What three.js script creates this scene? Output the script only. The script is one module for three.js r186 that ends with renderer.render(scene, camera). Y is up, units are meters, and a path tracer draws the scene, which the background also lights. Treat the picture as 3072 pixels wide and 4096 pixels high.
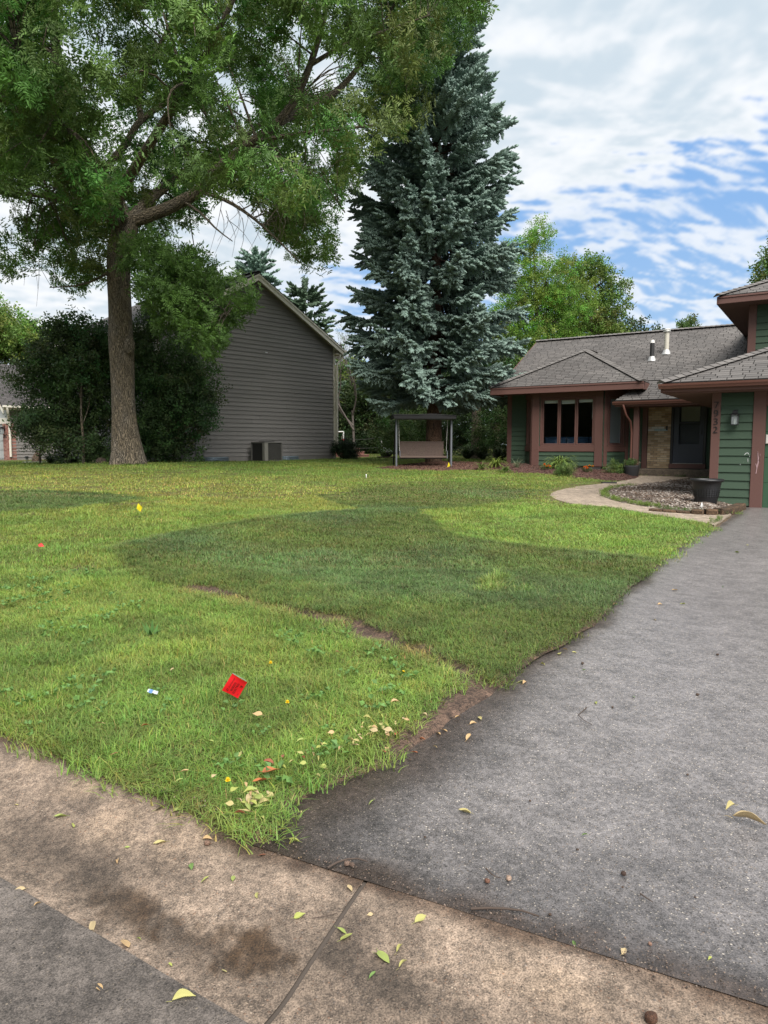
import * as THREE from 'three';
import { mergeGeometries } from 'three/addons/utils/BufferGeometryUtils.js';
import { FontLoader } from 'three/addons/loaders/FontLoader.js';
import { TextGeometry } from 'three/addons/geometries/TextGeometry.js';

// ---------------------------------------------------------------- camera, exposure, sun, sky
const scene = new THREE.Scene();
const FPX = 2840, PITCH = Math.atan(263 / FPX), EYE = 1.55;
const camera = new THREE.PerspectiveCamera(2 * Math.atan(2048 / FPX) * 180 / Math.PI, 3 / 4, 0.1, 2000);
camera.position.set(0, EYE, 0);
camera.rotation.set(-PITCH, 0, 0);
camera.updateMatrixWorld(true);
const renderer = new THREE.WebGLRenderer({ antialias: true });
renderer.setSize(768, 1024);
renderer.toneMapping = THREE.LinearToneMapping;
renderer.toneMappingExposure = 2.05;
renderer.shadowMap.enabled = true;
const SUN_DIR = new THREE.Vector3(0.2, 0.76, 0.62).normalize();
const sun = new THREE.DirectionalLight(new THREE.Color(1, 0.955, 0.88), 3.0);
sun.position.copy(SUN_DIR).multiplyScalar(80); sun.target.position.set(0, 0, -18);
sun.position.add(sun.target.position);
sun.castShadow = true; sun.shadow.radius = 85;
Object.assign(sun.shadow.camera, { left: -45, right: 45, top: 45, bottom: -45, near: 1, far: 200 });
scene.add(sun, sun.target);

// ---------------------------------------------------------------- numbers
const mulberry = (a) => () => { a = (a + 0x6d2b79f5) | 0; let t = Math.imul(a ^ (a >>> 15), 1 | a); t = (t + Math.imul(t ^ (t >>> 7), 61 | t)) ^ t; return ((t ^ (t >>> 14)) >>> 0) / 4294967296; };
let rnd = mulberry(7);
const seed = (n) => { rnd = mulberry(n); };
const R = (a, b) => a + (b - a) * rnd();
const gauss = () => (rnd() + rnd() + rnd() + rnd() - 2);
const clamp = (x, a = 0, b = 1) => Math.min(b, Math.max(a, x));
const mix = (a, b, t) => a + (b - a) * t;
const sstep = (a, b, x) => { const t = clamp((x - a) / (b - a)); return t * t * (3 - 2 * t); };
const hash3 = (x, y, z) => { let h = Math.imul(x, 374761393) ^ Math.imul(y, 668265263) ^ Math.imul(z, 2147483647 ^ 0x5bd1e995); h = Math.imul(h ^ (h >>> 13), 1274126177); return ((h ^ (h >>> 16)) >>> 0) / 4294967296; };
function noise(x, y, z = 0) {
  const X = Math.floor(x), Y = Math.floor(y), Z = Math.floor(z); x -= X; y -= Y; z -= Z;
  const u = x * x * (3 - 2 * x), v = y * y * (3 - 2 * y), w = z * z * (3 - 2 * z);
  const l = (k) => mix(mix(hash3(X, Y, Z + k), hash3(X + 1, Y, Z + k), u), mix(hash3(X, Y + 1, Z + k), hash3(X + 1, Y + 1, Z + k), u), v);
  return w > 0 ? mix(l(0), l(1), w) : l(0);
}
const fbm = (x, y, o = 4, z = 0) => { let a = 0.5, s = 0, n = 0; for (let i = 0; i < o; i++) { s += a * noise(x, y, z); n += a; a *= 0.5; x = x * 2.03 + 17.1; y = y * 2.03 + 5.7; z *= 2.03; } return s / n; };

// ---------------------------------------------------------------- sky: broken bank of cloud overhead, rows of small cloud over blue further out
{
  const w = 3072, h = 1536, d = new Float32Array(w * h * 4);
  for (let j = 0; j < h; j++) {
    const el = ((j + 0.5) / h - 0.5) * Math.PI, sy = Math.sin(el), cy = Math.cos(el);
    if (sy < -0.02 && j % 8) { d.copyWithin(j * w * 4, (j - 1) * w * 4, j * w * 4); continue; }
    for (let i = 0; i < w; i++) {
      const az = ((i + 0.5) / w - 0.5) * 2 * Math.PI, o = (j * w + i) * 4;
      const x = Math.cos(az) * cy, z = Math.sin(az) * cy;
      const up = Math.max(sy, 0.0), k = 1 / (up + 0.05), qx = x * k, qz = -z * k;
      const t = clamp(up / 0.45);
      let r = mix(0.28, 0.095, Math.pow(t, 0.6)), g = mix(0.38, 0.205, Math.pow(t, 0.6)), b = mix(0.465, 0.41, Math.pow(t, 0.6));
      if (sy > -0.02) {
        const F = qz, m = F + 0.73 * qx - 2.85;
        const warp = fbm(qx * 1.1 + 9, qz * 1.1 + 3, 3) - 0.5;
        const ux = qx * 0.8 + qz * 0.25 + warp * 0.5, uz = qz * 1.25 - qx * 0.55 + warp * 0.8;
        const n1 = fbm(ux * 3.0 + 20, uz * 3.0 + 31, 4), n2 = fbm(ux * 13 + 3, uz * 15 + 11, 4);
        const dens = n1 * 0.42 + n2 * 0.58;
        const far = sstep(4.5, 8, Math.hypot(qx, qz));
        const bias = mix(0.34, 0.015, sstep(-0.3, 0.22, m + (n1 - 0.5) * 1.3)) + 0.22 * sstep(0.15, -0.7, qx) + 0.1 * far;
        const cov = sstep(0.42, 0.66, dens + bias) * mix(1, 0.8, sstep(0, 0.5, m));
        const body = fbm(qx * 1.7 + 51, qz * 1.3 + 8, 4), fine = fbm(qx * 10 + 4 + warp * 2, qz * 8 + 77 + warp * 2, 4);
        const thick = sstep(0.36, 0.64, body * 0.5 + fine * 0.5) * sstep(0.5, 0.95, dens + bias);
        const cr = mix(0.475, 0.32, thick), cg = mix(0.488, 0.372, thick), cb = mix(0.505, 0.415, thick);
        r = mix(r, cr, cov); g = mix(g, cg, cov); b = mix(b, cb, cov);
      } else { r = 0.2; g = 0.24; b = 0.18; }
      d[o] = r; d[o + 1] = g; d[o + 2] = b; d[o + 3] = 1;
    }
  }
  const tex = new THREE.DataTexture(d, w, h, THREE.RGBAFormat, THREE.FloatType);
  tex.mapping = THREE.EquirectangularReflectionMapping; tex.magFilter = THREE.LinearFilter; tex.needsUpdate = true;
  scene.background = tex; scene.environment = tex;
}

// ---------------------------------------------------------------- frames: X right and Z forward of the camera in metres; s along the street, t into the plots
const PHI = 32.6 * Math.PI / 180, CE = Math.cos(PHI), SE = Math.sin(PHI), GX = 6.93, GZ = 14.8;
const plan = (s, t) => [GX + s * CE + t * SE, GZ - s * SE + t * CE];
const toST = (X, Z) => [(X - GX) * CE - (Z - GZ) * SE, (X - GX) * SE + (Z - GZ) * CE];
const at = (s, h, t) => { const [X, Z] = plan(s, t); return new THREE.Vector3(X, h, -Z); };
const rayOf = (u, v) => { const a = (u - 1536) / FPX, b = (v - 2048) / FPX; return [a, -b * Math.cos(PITCH) - Math.sin(PITCH), Math.cos(PITCH) - b * Math.sin(PITCH)]; };
const atZ = (u, v, Z) => { const [x, y, z] = rayOf(u, v), k = Z / z; return new THREE.Vector3(x * k, EYE + y * k, -Z); };
const pixelOf = (p) => { const q = p.clone().applyMatrix4(camera.matrixWorldInverse); return [1536 - q.x / q.z * FPX, 2048 + q.y / q.z * FPX, -q.z]; };
camera.matrixWorldInverse.copy(camera.matrixWorld).invert();

// terrain: a thin plate through spot heights
const SPOTS = [[-60, -14.3, .1], [-40, -14.3, .1], [-20, -14.3, .1], [-8, -14.3, .1], [-2, -14.3, .09], [.4, -14.3, .05], [3, -14.3, .04], [7, -14.3, .04],
  [.5, -8, .19], [4, -8, .2], [.5, 0, .33], [6, 0, .35], [-2.9, 7.2, .6], [-5.5, 7.2, .74], [-8, 8, .86], [-10.6, 4.5, .77], [-10.8, 7.6, .88], [-17, 9.5, .95], [-18.5, 1.1, .94],
  [-15.6, -2.6, 1.0], [-34, 4.5, .83], [-20, 16, .93], [-12, 20, .93], [-30, 15, .9], [-45, -3, .7], [-1.4, 3, .47], [0, 8, .6], [6, 8, .5], [-12, 40, 1.3], [-50, 30, 1.0], [-9.5, -5, .62], [-22, 23, 1.12], [-26, 32, 1.3]];
const tps = (() => {
  const n = SPOTS.length, N = n + 3, A = [], U = (r2) => (r2 > 1e-9 ? 0.5 * r2 * Math.log(r2) : 0);
  for (let i = 0; i < N; i++) { A.push(new Float64Array(N + 1)); }
  for (let i = 0; i < n; i++) {
    for (let j = 0; j < n; j++) A[i][j] = U((SPOTS[i][0] - SPOTS[j][0]) ** 2 + (SPOTS[i][1] - SPOTS[j][1]) ** 2) + (i === j ? 2 : 0);
    A[i][n] = A[n][i] = 1; A[i][n + 1] = A[n + 1][i] = SPOTS[i][0]; A[i][n + 2] = A[n + 2][i] = SPOTS[i][1]; A[i][N] = SPOTS[i][2];
  }
  for (let c = 0; c < N; c++) {
    let p = c; for (let r = c + 1; r < N; r++) if (Math.abs(A[r][c]) > Math.abs(A[p][c])) p = r;
    [A[c], A[p]] = [A[p], A[c]];
    for (let r = 0; r < N; r++) if (r !== c) { const k = A[r][c] / A[c][c]; if (k) for (let q = c; q <= N; q++) A[r][q] -= k * A[c][q]; }
  }
  const w = A.map((r, i) => r[N] / r[i]);
  return (s, t) => { let h = w[n] + w[n + 1] * s + w[n + 2] * t; for (let i = 0; i < n; i++) h += w[i] * U((s - SPOTS[i][0]) ** 2 + (t - SPOTS[i][1]) ** 2); return h; };
})();
const H = (s, t) => tps(clamp(s, -60, 8), clamp(t, -14.3, 42));
const HX = (X, Z) => { const [s, t] = toST(X, Z); return H(s, t); };
function ground(u, v, lift = 0) {   // where the ray of a pixel meets the ground: [s, t, Z]
  const [x, y, z] = rayOf(u, v); let lo = 1.2, hi = 1.2;
  const f = (Z) => EYE + y / z * Z - HX(x / z * Z, Z) - lift;
  while (hi < 70 && f(hi) > 0) { lo = hi; hi += 0.25; }
  for (let i = 0; i < 24; i++) { const m = (lo + hi) / 2; if (f(m) > 0) lo = m; else hi = m; }
  const [s, t] = toST(x / z * hi, hi); return [s, t, hi];
}
const gst = (pts) => pts.map(([u, v]) => { const g = ground(u, v); return [g[0], g[1]]; });
const onGround = (u, v, lift = 0) => { const [s, t] = ground(u, v); return at(s, H(s, t) + lift, t); };
const inside = (poly, x, y) => { let c = false; for (let i = 0, j = poly.length - 1; i < poly.length; j = i++) { const [a, b] = poly[i], [p, q] = poly[j]; if ((b > y) !== (q > y) && x < (p - a) * (y - b) / (q - b) + a) c = !c; } return c; };
const distPoly = (poly, x, y) => { let m = 1e9; for (let i = 0, j = poly.length - 1; i < poly.length; j = i++) { const [a, b] = poly[j], [p, q] = poly[i], l = (p - a) ** 2 + (q - b) ** 2, k = l ? clamp(((x - a) * (p - a) + (y - b) * (q - b)) / l) : 0; m = Math.min(m, Math.hypot(x - a - k * (p - a), y - b - k * (q - b))); } return m; };

// ---------------------------------------------------------------- objects, materials
const used = new Map();
const numbered = (n) => { const k = used.get(n) ?? 0; used.set(n, k + 1); return k ? `${n}_${String(k).padStart(3, '0')}` : n; };
const shade = (o) => { o.castShadow = o.receiveShadow = true; return o; };
function tag(o, label, category, group) { o.userData.label = label; o.userData.category = category; if (group) o.userData.group = group; return o; }
function thing(name, label, category, pos, turn = 0, group) { const o = new THREE.Group(); o.name = numbered(name); if (pos) o.position.copy(pos); o.rotation.y = turn; scene.add(o); return tag(o, label, category, group); }
function part(parent, name, geo, m) { const o = shade(new THREE.Mesh(geo, m)); o.name = name; parent.add(o); return o; }
function single(name, label, category, geo, m, group) { const o = shade(new THREE.Mesh(geo, m)); o.name = numbered(name); scene.add(o); return tag(o, label, category, group); }
function structure(name, geo, m) { const o = shade(new THREE.Mesh(geo, m)); o.name = numbered(name); o.userData.kind = 'structure'; scene.add(o); return o; }
function sub(parent, name) { const o = new THREE.Group(); o.name = name; parent.add(o); return o; }
function stuffOf(parent, name, geo, m, mats, cols) {
  const o = new THREE.InstancedMesh(geo, m, mats.length); o.name = name; o.userData.kind = 'stuff'; shade(o);
  mats.forEach((x, i) => o.setMatrixAt(i, x)); if (cols) cols.forEach((c, i) => o.setColorAt(i, c)); parent.add(o); return o;
}
const lin = (r, g, b) => new THREE.Color().setRGB(r, g, b);
const M = (c, rough = 0.7, more = {}) => new THREE.MeshStandardMaterial({ color: Array.isArray(c) ? lin(...c) : new THREE.Color(c), roughness: rough, side: THREE.DoubleSide, ...more });
const leafMat = (c, tr = 0.35, rough = 0.75) => new THREE.MeshPhysicalMaterial({ color: lin(...c), roughness: rough, transmission: tr, thickness: 0, side: THREE.DoubleSide, vertexColors: true, specularIntensity: 0.5 });
const BOX = new THREE.BoxGeometry(1, 1, 1);
function boxg(x0, x1, y0, y1, z0, z1) { const g = new THREE.BoxGeometry(x1 - x0, y1 - y0, z1 - z0); g.translate((x0 + x1) / 2, (y0 + y1) / 2, (z0 + z1) / 2); metreUV(g); return g; }
function metreUV(g) { const p = g.attributes.position, n = g.attributes.normal, uv = new Float32Array(p.count * 2); for (let i = 0; i < p.count; i++) { const ax = Math.abs(n.getX(i)), ay = Math.abs(n.getY(i)), az = Math.abs(n.getZ(i)); if (ay > ax && ay > az) { uv[2 * i] = p.getX(i); uv[2 * i + 1] = p.getZ(i); } else if (ax > az) { uv[2 * i] = p.getZ(i); uv[2 * i + 1] = p.getY(i); } else { uv[2 * i] = p.getX(i); uv[2 * i + 1] = p.getY(i); } } g.setAttribute('uv', new THREE.BufferAttribute(uv, 2)); return g; }
function chamfer(x0, x1, y0, y1, z0, z1, c = 0.008) { const sh = new THREE.Shape(); sh.moveTo(x0 + c, y0 + c); sh.lineTo(x1 - c, y0 + c); sh.lineTo(x1 - c, y1 - c); sh.lineTo(x0 + c, y1 - c); const g = new THREE.ExtrudeGeometry(sh, { depth: z1 - z0 - 2 * c, bevelEnabled: true, bevelSize: c, bevelThickness: c, bevelSegments: 1, steps: 1 }); g.translate(0, 0, z0 + c); return g; }
const polyGeo = (verts, faces) => { const g = new THREE.BufferGeometry(); g.setAttribute('position', new THREE.Float32BufferAttribute(verts.flat(), 3)); g.setIndex(faces.flat()); const n = g.toNonIndexed(); n.computeVertexNormals(); metreUV(n); return n; };
function tubeAlong(pts, radii, sides = 8, wob = 0) {   // a tapered limb through points, uv in metres
  const curve = new THREE.CatmullRomCurve3(pts), n = Math.max(4, Math.round(curve.getLength() / (radii[0] > 0.15 ? 0.25 : 0.35))), fr = curve.computeFrenetFrames(n), pos = [], nor = [], uv = [], idx = [], L = curve.getLength();
  for (let i = 0; i <= n; i++) {
    const k = i / n, c = curve.getPointAt(k), f = k * (radii.length - 1), a = Math.min(Math.floor(f), radii.length - 2), r = mix(radii[a], radii[a + 1], f - a);
    for (let j = 0; j <= sides; j++) {
      const th = j / sides * 2 * Math.PI, d = fr.normals[i].clone().multiplyScalar(Math.cos(th)).addScaledVector(fr.binormals[i], Math.sin(th));
      const q = wob ? 1 + wob * (noise(Math.cos(th) * 1.4 + 5, k * L * 1.1, Math.sin(th) * 1.4 + 3) - 0.5) * 2 : 1;
      pos.push(c.x + d.x * r * q, c.y + d.y * r * q, c.z + d.z * r * q); nor.push(d.x, d.y, d.z); uv.push(j / sides * 2 * Math.PI * radii[0], k * L);
    }
  }
  for (let i = 0; i < n; i++) for (let j = 0; j < sides; j++) { const a = i * (sides + 1) + j, b = a + sides + 1; idx.push(a, a + 1, b, b, a + 1, b + 1); }
  const g = new THREE.BufferGeometry(); g.setAttribute('position', new THREE.Float32BufferAttribute(pos, 3)); g.setAttribute('normal', new THREE.Float32BufferAttribute(nor, 3)); g.setAttribute('uv', new THREE.Float32BufferAttribute(uv, 2)); g.setIndex(idx); return g;
}

// ---------------------------------------------------------------- textures
function texture(w, h, f, srgb = true) {   // f(x, y) gives [r, g, b] 0..255
  const d = new Uint8Array(w * h * 4);
  for (let y = 0; y < h; y++) for (let x = 0; x < w; x++) { const c = f(x, y), o = (y * w + x) * 4; d[o] = clamp(c[0], 0, 255); d[o + 1] = clamp(c[1], 0, 255); d[o + 2] = clamp(c[2], 0, 255); d[o + 3] = 255; }
  const t = new THREE.DataTexture(d, w, h); t.wrapS = t.wrapT = THREE.RepeatWrapping; t.magFilter = THREE.LinearFilter; if (srgb) t.colorSpace = THREE.SRGBColorSpace; t.needsUpdate = true; return t;
}
function tiled(n, cells) { const v = new Float32Array(cells * cells).map(() => rnd()); return (x, y) => { const fx = x / n * cells, fy = y / n * cells, X = Math.floor(fx), Y = Math.floor(fy), a = fx - X, b = fy - Y, u = a * a * (3 - 2 * a), w = b * b * (3 - 2 * b), q = (i, j) => v[((Y + j) % cells) * cells + (X + i) % cells]; return mix(mix(q(0, 0), q(1, 0), u), mix(q(0, 1), q(1, 1), u), w); }; }
function aggregate(n, stones, base, tones, contrast, rmin, rmax) {   // bitumen or cement with stones set in it: colour and height
  const c = new Float32Array(n * n * 3), hgt = new Float32Array(n * n), lo = tiled(n, 12), mid = tiled(n, 60), hi = tiled(n, 340);
  for (let y = 0; y < n; y++) for (let x = 0; x < n; x++) { const k = 1 + contrast * ((lo(x, y) - 0.5) * 0.5 + (mid(x, y) - 0.5) * 0.6 + (hi(x, y) - 0.5) * 1.1), o = y * n + x; for (let q = 0; q < 3; q++) c[o * 3 + q] = base[q] * k; hgt[o] = hi(x, y) * 70 + mid(x, y) * 40; }
  for (let i = 0; i < stones; i++) {
    const cx = rnd() * n, cy = rnd() * n, r = rmin + (rmax - rmin) * rnd() ** 2.2, sq = R(0.6, 1), th = rnd() * 3.14, tone = tones[Math.floor(rnd() * tones.length)], b = R(0.8, 1.15), ct = Math.cos(th), st = Math.sin(th);
    for (let y = -Math.ceil(r); y <= r; y++) for (let x = -Math.ceil(r); x <= r; x++) {
      const p = (x * ct + y * st) / r, q = (y * ct - x * st) / (r * sq), e = p * p + q * q; if (e > 1) continue;
      const o = ((Math.floor(cy + y) + n) % n) * n + (Math.floor(cx + x) + n) % n, a = Math.min(1, (1 - e) * 2.2) * 0.85;
      for (let k = 0; k < 3; k++) c[o * 3 + k] = mix(c[o * 3 + k], tone[k] * b, a); hgt[o] = Math.max(hgt[o], 90 + 120 * Math.sqrt(1 - e));
    }
  }
  return [texture(n, n, (x, y) => { const o = (y * n + x) * 3; return [c[o], c[o + 1], c[o + 2]]; }), texture(n, n, (x, y) => { const v = hgt[y * n + x]; return [v, v, v]; }, false)];
}

// ================================================================ ground
const EDGE_PTS = gst([[1090, 3330], [1120, 3230], [1300, 3130], [1560, 3050], [1700, 2960], [1850, 2850], [1990, 2770], [2060, 2690], [2240, 2590], [2390, 2490], [2500, 2370], [2620, 2270], [2700, 2200], [2790, 2140], [2870, 2105], [2940, 2060]]).sort((a, b) => a[1] - b[1]);
const driveEdge = (t) => { const E = EDGE_PTS; if (t <= E[0][1]) return E[0][0]; for (let i = 1; i < E.length; i++) if (t < E[i][1]) { const k = (t - E[i - 1][1]) / (E[i][1] - E[i - 1][1]); return mix(E[i - 1][0], E[i][0], k); } return Math.max(0.45, E[E.length - 1][0]); };
const CURB = -14.3, GUT = -14.92, curbAt = (s) => CURB + 0.1 * clamp(s - 0.3, 0, 4);   // the curb line swings in along the driveway
const edgeWob = (x) => (noise(x * 2.3, 3.3) - 0.5) * 0.08 + (noise(x * 9, 7.7) - 0.5) * 0.035;
// zones of the lawn, read from the photograph
const ZONES = {
  sod: gst([[445, 2204], [740, 2130], [1037, 2083], [1400, 2050], [1650, 2045], [1720, 2080], [1760, 2130], [1900, 2170], [2200, 2210], [2600, 2240], [2660, 2290], [2480, 2430], [2260, 2610], [2010, 2735], [1852, 2675], [1630, 2580], [1407, 2500], [1130, 2440], [926, 2390], [700, 2350], [555, 2305]]),
  upper: gst([[1260, 1985], [1444, 1952], [1700, 1928], [1950, 1932], [2150, 1966], [2080, 2000], [1850, 2035], [1500, 2055], [1330, 2015]]),
  leftSod: gst([[-300, 1962], [200, 1965], [450, 1980], [600, 2000], [350, 2030], [0, 2055], [-400, 2075]]),
  soil: gst([[1860, 2690], [1960, 2735], [2020, 2740], [1990, 2790], [1850, 2860], [1700, 2975], [1560, 3065], [1500, 3020], [1600, 2930], [1690, 2850], [1800, 2760]]),
  tuft: gst([[1850, 2390], [1930, 2330], [2060, 2320], [2140, 2350], [2050, 2410], [1930, 2420]]),
};
const bareSpots = [[300, 2285, 0.16], [370, 2265, 0.13], [450, 2290, 0.1], [560, 2165, 0.16], [640, 2150, 0.12], [1210, 2475, 0.1], [1290, 2500, 0.13], [1400, 2530, 0.16], [1480, 2560, 0.16], [1570, 2595, 0.12], [520, 2020, 0.3], [640, 2012, 0.25], [1660, 2070, 0.2], [90, 2062, 0.25], [250, 2050, 0.25]].map(([u, v, r]) => [...ground(u, v), r]);
const SEAM = gst([[760, 2358], [860, 2372], [926, 2392], [1130, 2443], [1270, 2478], [1407, 2505], [1530, 2548], [1630, 2586], [1760, 2640], [1870, 2690]]);
const seamDist = (s, t) => { let m = 9; for (let i = 1; i < SEAM.length; i++) { const [a, b] = SEAM[i - 1], [p, q] = SEAM[i], l = (p - a) ** 2 + (q - b) ** 2, k = clamp(((s - a) * (p - a) + (t - b) * (q - b)) / l); m = Math.min(m, Math.hypot(s - a - k * (p - a), t - b - k * (q - b))); } return m; };
const soilness = (s, t) => { let k = seamDist(s, t) < 0.03 + 0.05 * sstep(0.3, 0.6, noise(s * 5, t * 5)) ? 1 : 0; k = Math.max(k, inside(ZONES.soil, s, t) ? 1 : 0); for (const [a, b, , r] of bareSpots) { const d = Math.hypot((s - a), (t - b)); k = Math.max(k, sstep(r, r * 0.5, d + (noise(s * 11, t * 11) - 0.5) * r)); } return k; };

// walk, beds
const WALK = { outer: [[2857, 2106], [2831, 2096], [2713, 2079], [2590, 2057], [2437, 2031], [2324, 2021], [2268, 2014], [2227, 2001], [2201, 1986], [2206, 1973], [2242, 1960], [2304, 1949], [2406, 1937], [2467, 1929], [2540, 1916], [2560, 1904]], inner: [[2925, 2060], [2918, 2059], [2764, 2052], [2647, 2038], [2560, 2027], [2490, 2014], [2450, 2003], [2421, 1993], [2406, 1980], [2406, 1974], [2420, 1964], [2445, 1955], [2530, 1944], [2600, 1935], [2700, 1922], [2821, 1904]] };
const walkO = gst(WALK.outer), walkI = gst(WALK.inner);
const walkPoly = [...walkO, ...[...walkI].reverse()];
const rockPoly = [...walkI.slice(1, 15), ...gst([[2770, 1914], [2836, 1912]]), [0.0, 0.0], ...gst([[2960, 2030]])];
const mulchPoly = [...gst([[1930, 1866], [2040, 1893], [2150, 1897], [2260, 1905], [2400, 1923], [2467, 1929], [2540, 1916], [2560, 1904]]), [-3.6, 7.4], [-3.6, 8.3], [-8.1, 8.3], [-9.0, 8.4]];
const swingPoly = gst([[1500, 1877], [1650, 1884], [1850, 1884], [2040, 1882], [2030, 1862], [1900, 1856], [1760, 1853], [1620, 1862]]);
const bedness = (s, t) => (inside(walkPoly, s, t) || inside(rockPoly, s, t) || inside(mulchPoly, s, t));

function sheet(ss, ts, point, colour, uvScale = 1) {   // a grid over (s, t)
  const pos = [], col = [], uv = [], idx = [], n = ss.length;
  for (let j = 0; j < ts.length; j++) for (let i = 0; i < n; i++) { const [s, h, t] = point(ss[i], ts[j]), p = at(s, h, t); pos.push(p.x, p.y, p.z); const c = colour(s, t); col.push(c[0], c[1], c[2]); uv.push(s * uvScale, t * uvScale); }
  for (let j = 0; j < ts.length - 1; j++) for (let i = 0; i < n - 1; i++) { const a = j * n + i; idx.push(a, a + 1, a + n, a + 1, a + n + 1, a + n); }
  const g = new THREE.BufferGeometry(); g.setAttribute('position', new THREE.Float32BufferAttribute(pos, 3)); g.setAttribute('color', new THREE.Float32BufferAttribute(col, 3)); g.setAttribute('uv', new THREE.Float32BufferAttribute(uv, 2)); g.setIndex(idx); g.computeVertexNormals(); return g;
}
const steps = (...runs) => { const o = []; for (const [a, b, d] of runs) { const n = Math.max(1, Math.round((b - a) / d)); for (let i = 0; i < n; i++) o.push(a + (b - a) * i / n); } o.push(runs[runs.length - 1][1]); return o; };

seed(11);
const [asphaltMap, asphaltBump] = aggregate(1024, 12000, [108, 105, 105], [[172, 164, 154], [144, 138, 132], [192, 184, 172], [90, 87, 86], [128, 116, 106], [72, 70, 70]], 0.46, 1.0, 4.2);
const [streetMap, streetBump] = aggregate(1024, 7000, [128, 122, 118], [[150, 140, 130], [120, 112, 106], [170, 160, 146], [82, 78, 76]], 0.5, 1.1, 4.2);
const [gutterMap, gutterBump] = aggregate(1024, 9000, [160, 146, 131], [[192, 176, 155], [132, 114, 100], [208, 194, 175], [104, 94, 86], [168, 138, 116], [152, 144, 137]], 0.5, 1.1, 4.2);
for (const x of [asphaltMap, asphaltBump, streetMap, streetBump, gutterMap, gutterBump]) x.repeat.set(1 / 1.1, 1 / 1.1);
const soilMap = (() => { const [a] = aggregate(512, 5000, [140, 122, 110], [[185, 165, 148], [90, 76, 67], [200, 186, 170], [112, 94, 82]], 1.0, 1, 3.5); a.repeat.set(1.4, 1.4); return a; })();

// lawn: soil and thatch under the blades
{
  const us = steps([0, 0.02, 0.005], [0.02, 0.1, 0.008], [0.1, 0.4, 0.02], [0.4, 1, 0.06]);
  const g = (() => {
    const pos = [], col = [], uv = [], idx = [], ts = steps([CURB, -10, 0.06], [-10, 0, 0.14], [0, 14, 0.4], [14, 60, 2.5]), ss = steps([0, 3.5, 0.06], [3.5, 9, 0.14], [9, 22, 0.4], [22, 90, 3]);
    for (const t of ts) for (const q of ss) {
      const e = driveEdge(t) + edgeWob(t) * 0.7, s = e - q, so = soilness(s, t);
      const rim = sstep(0, 0.05, q) * sstep(CURB, CURB + 0.06, t);
      let h = H(s, t) + mix(-0.03, 0.012, rim) + (noise(s * 1.7, t * 1.7) - 0.5) * 0.03 * rim - so * 0.012;
      if (inside(ZONES.sod, s, t)) h += 0.032 * sstep(0, 0.06, distPoly(ZONES.sod, s, t));
      if (bedness(s, t)) h -= 0.05 * sstep(0, 0.1, distPoly(walkPoly, s, t));
      const p = at(s, h, t); pos.push(p.x, p.y, p.z); uv.push(s, t);
      const n = fbm(s * 3, t * 3, 3), bare = Math.max(so, 1 - sstep(0.03, 0.12, q));
      col.push(mix(0.28 + 0.1 * n, 0.27, bare), mix(0.34 + 0.14 * n, 0.23, bare), mix(0.14, 0.205, bare));
    }
    const n = ss.length; for (let j = 0; j < ts.length - 1; j++) for (let i = 0; i < n - 1; i++) { const a = j * n + i; idx.push(a, a + n, a + 1, a + 1, a + n, a + n + 1); }
    const g = new THREE.BufferGeometry(); g.setAttribute('position', new THREE.Float32BufferAttribute(pos, 3)); g.setAttribute('color', new THREE.Float32BufferAttribute(col, 3)); g.setAttribute('uv', new THREE.Float32BufferAttribute(uv, 2)); g.setIndex(idx); g.computeVertexNormals(); return g;
  })();
  structure('lawn', g, M([1, 1, 1], 0.95, { vertexColors: true, map: soilMap }));
}
// driveway
{
  const ts = steps([CURB + 0.004, -10, 0.05], [-10, 0.02, 0.2]), qs = steps([-0.12, 3.2, 0.05], [3.2, 6.5, 0.25]);
  const g = sheet(qs, ts, (q, t0) => { const s = driveEdge(t0) + q, t = t0 + (curbAt(s) - CURB) * sstep(-10, CURB, t0); return [s, H(s, t) - 0.018 + (noise(s * 0.9, t * 0.9) - 0.5) * 0.012, t]; }, (s, t) => {
    const n = fbm(s * 1.1 + 4, t * 0.7, 4), f = fbm(s * 5, t * 5, 3), dx = s - driveEdge(t);
    let k = 1.0 + 0.26 * (n - 0.5) + 0.14 * (f - 0.5);
    const tc = t - curbAt(s), seal = sstep(0.75, 0.12, tc + (f - 0.5) * 0.5) * 0.62 + sstep(0.6, 0.05, dx + (f - 0.5) * 0.35) * 0.7 * sstep(-11.5, -13, t); // newer, darker bitumen along the joints
    k *= 1 - 0.5 * clamp(seal);
    const mud = Math.max(sstep(0.34, 0.02, dx + (n - 0.5) * 0.5) * sstep(-11.2, -12.2, t) * 0.75, sstep(0.14, 0.0, dx + (f - 0.5) * 0.16) * 0.65, sstep(0.17, 0.02, tc + (f - 0.5) * 0.22 + (noise(s * 23, t * 23) - 0.5) * 0.05) * 0.85);
    const c = [k, k * 0.985, k * 0.985]; return [mix(c[0], 0.26, mud), mix(c[1], 0.19, mud), mix(c[2], 0.145, mud)];
  });
  structure('driveway', g, M([1, 1, 1], 0.36, { vertexColors: true, map: asphaltMap, bumpMap: asphaltBump, bumpScale: 0.0018 }));
}
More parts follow.
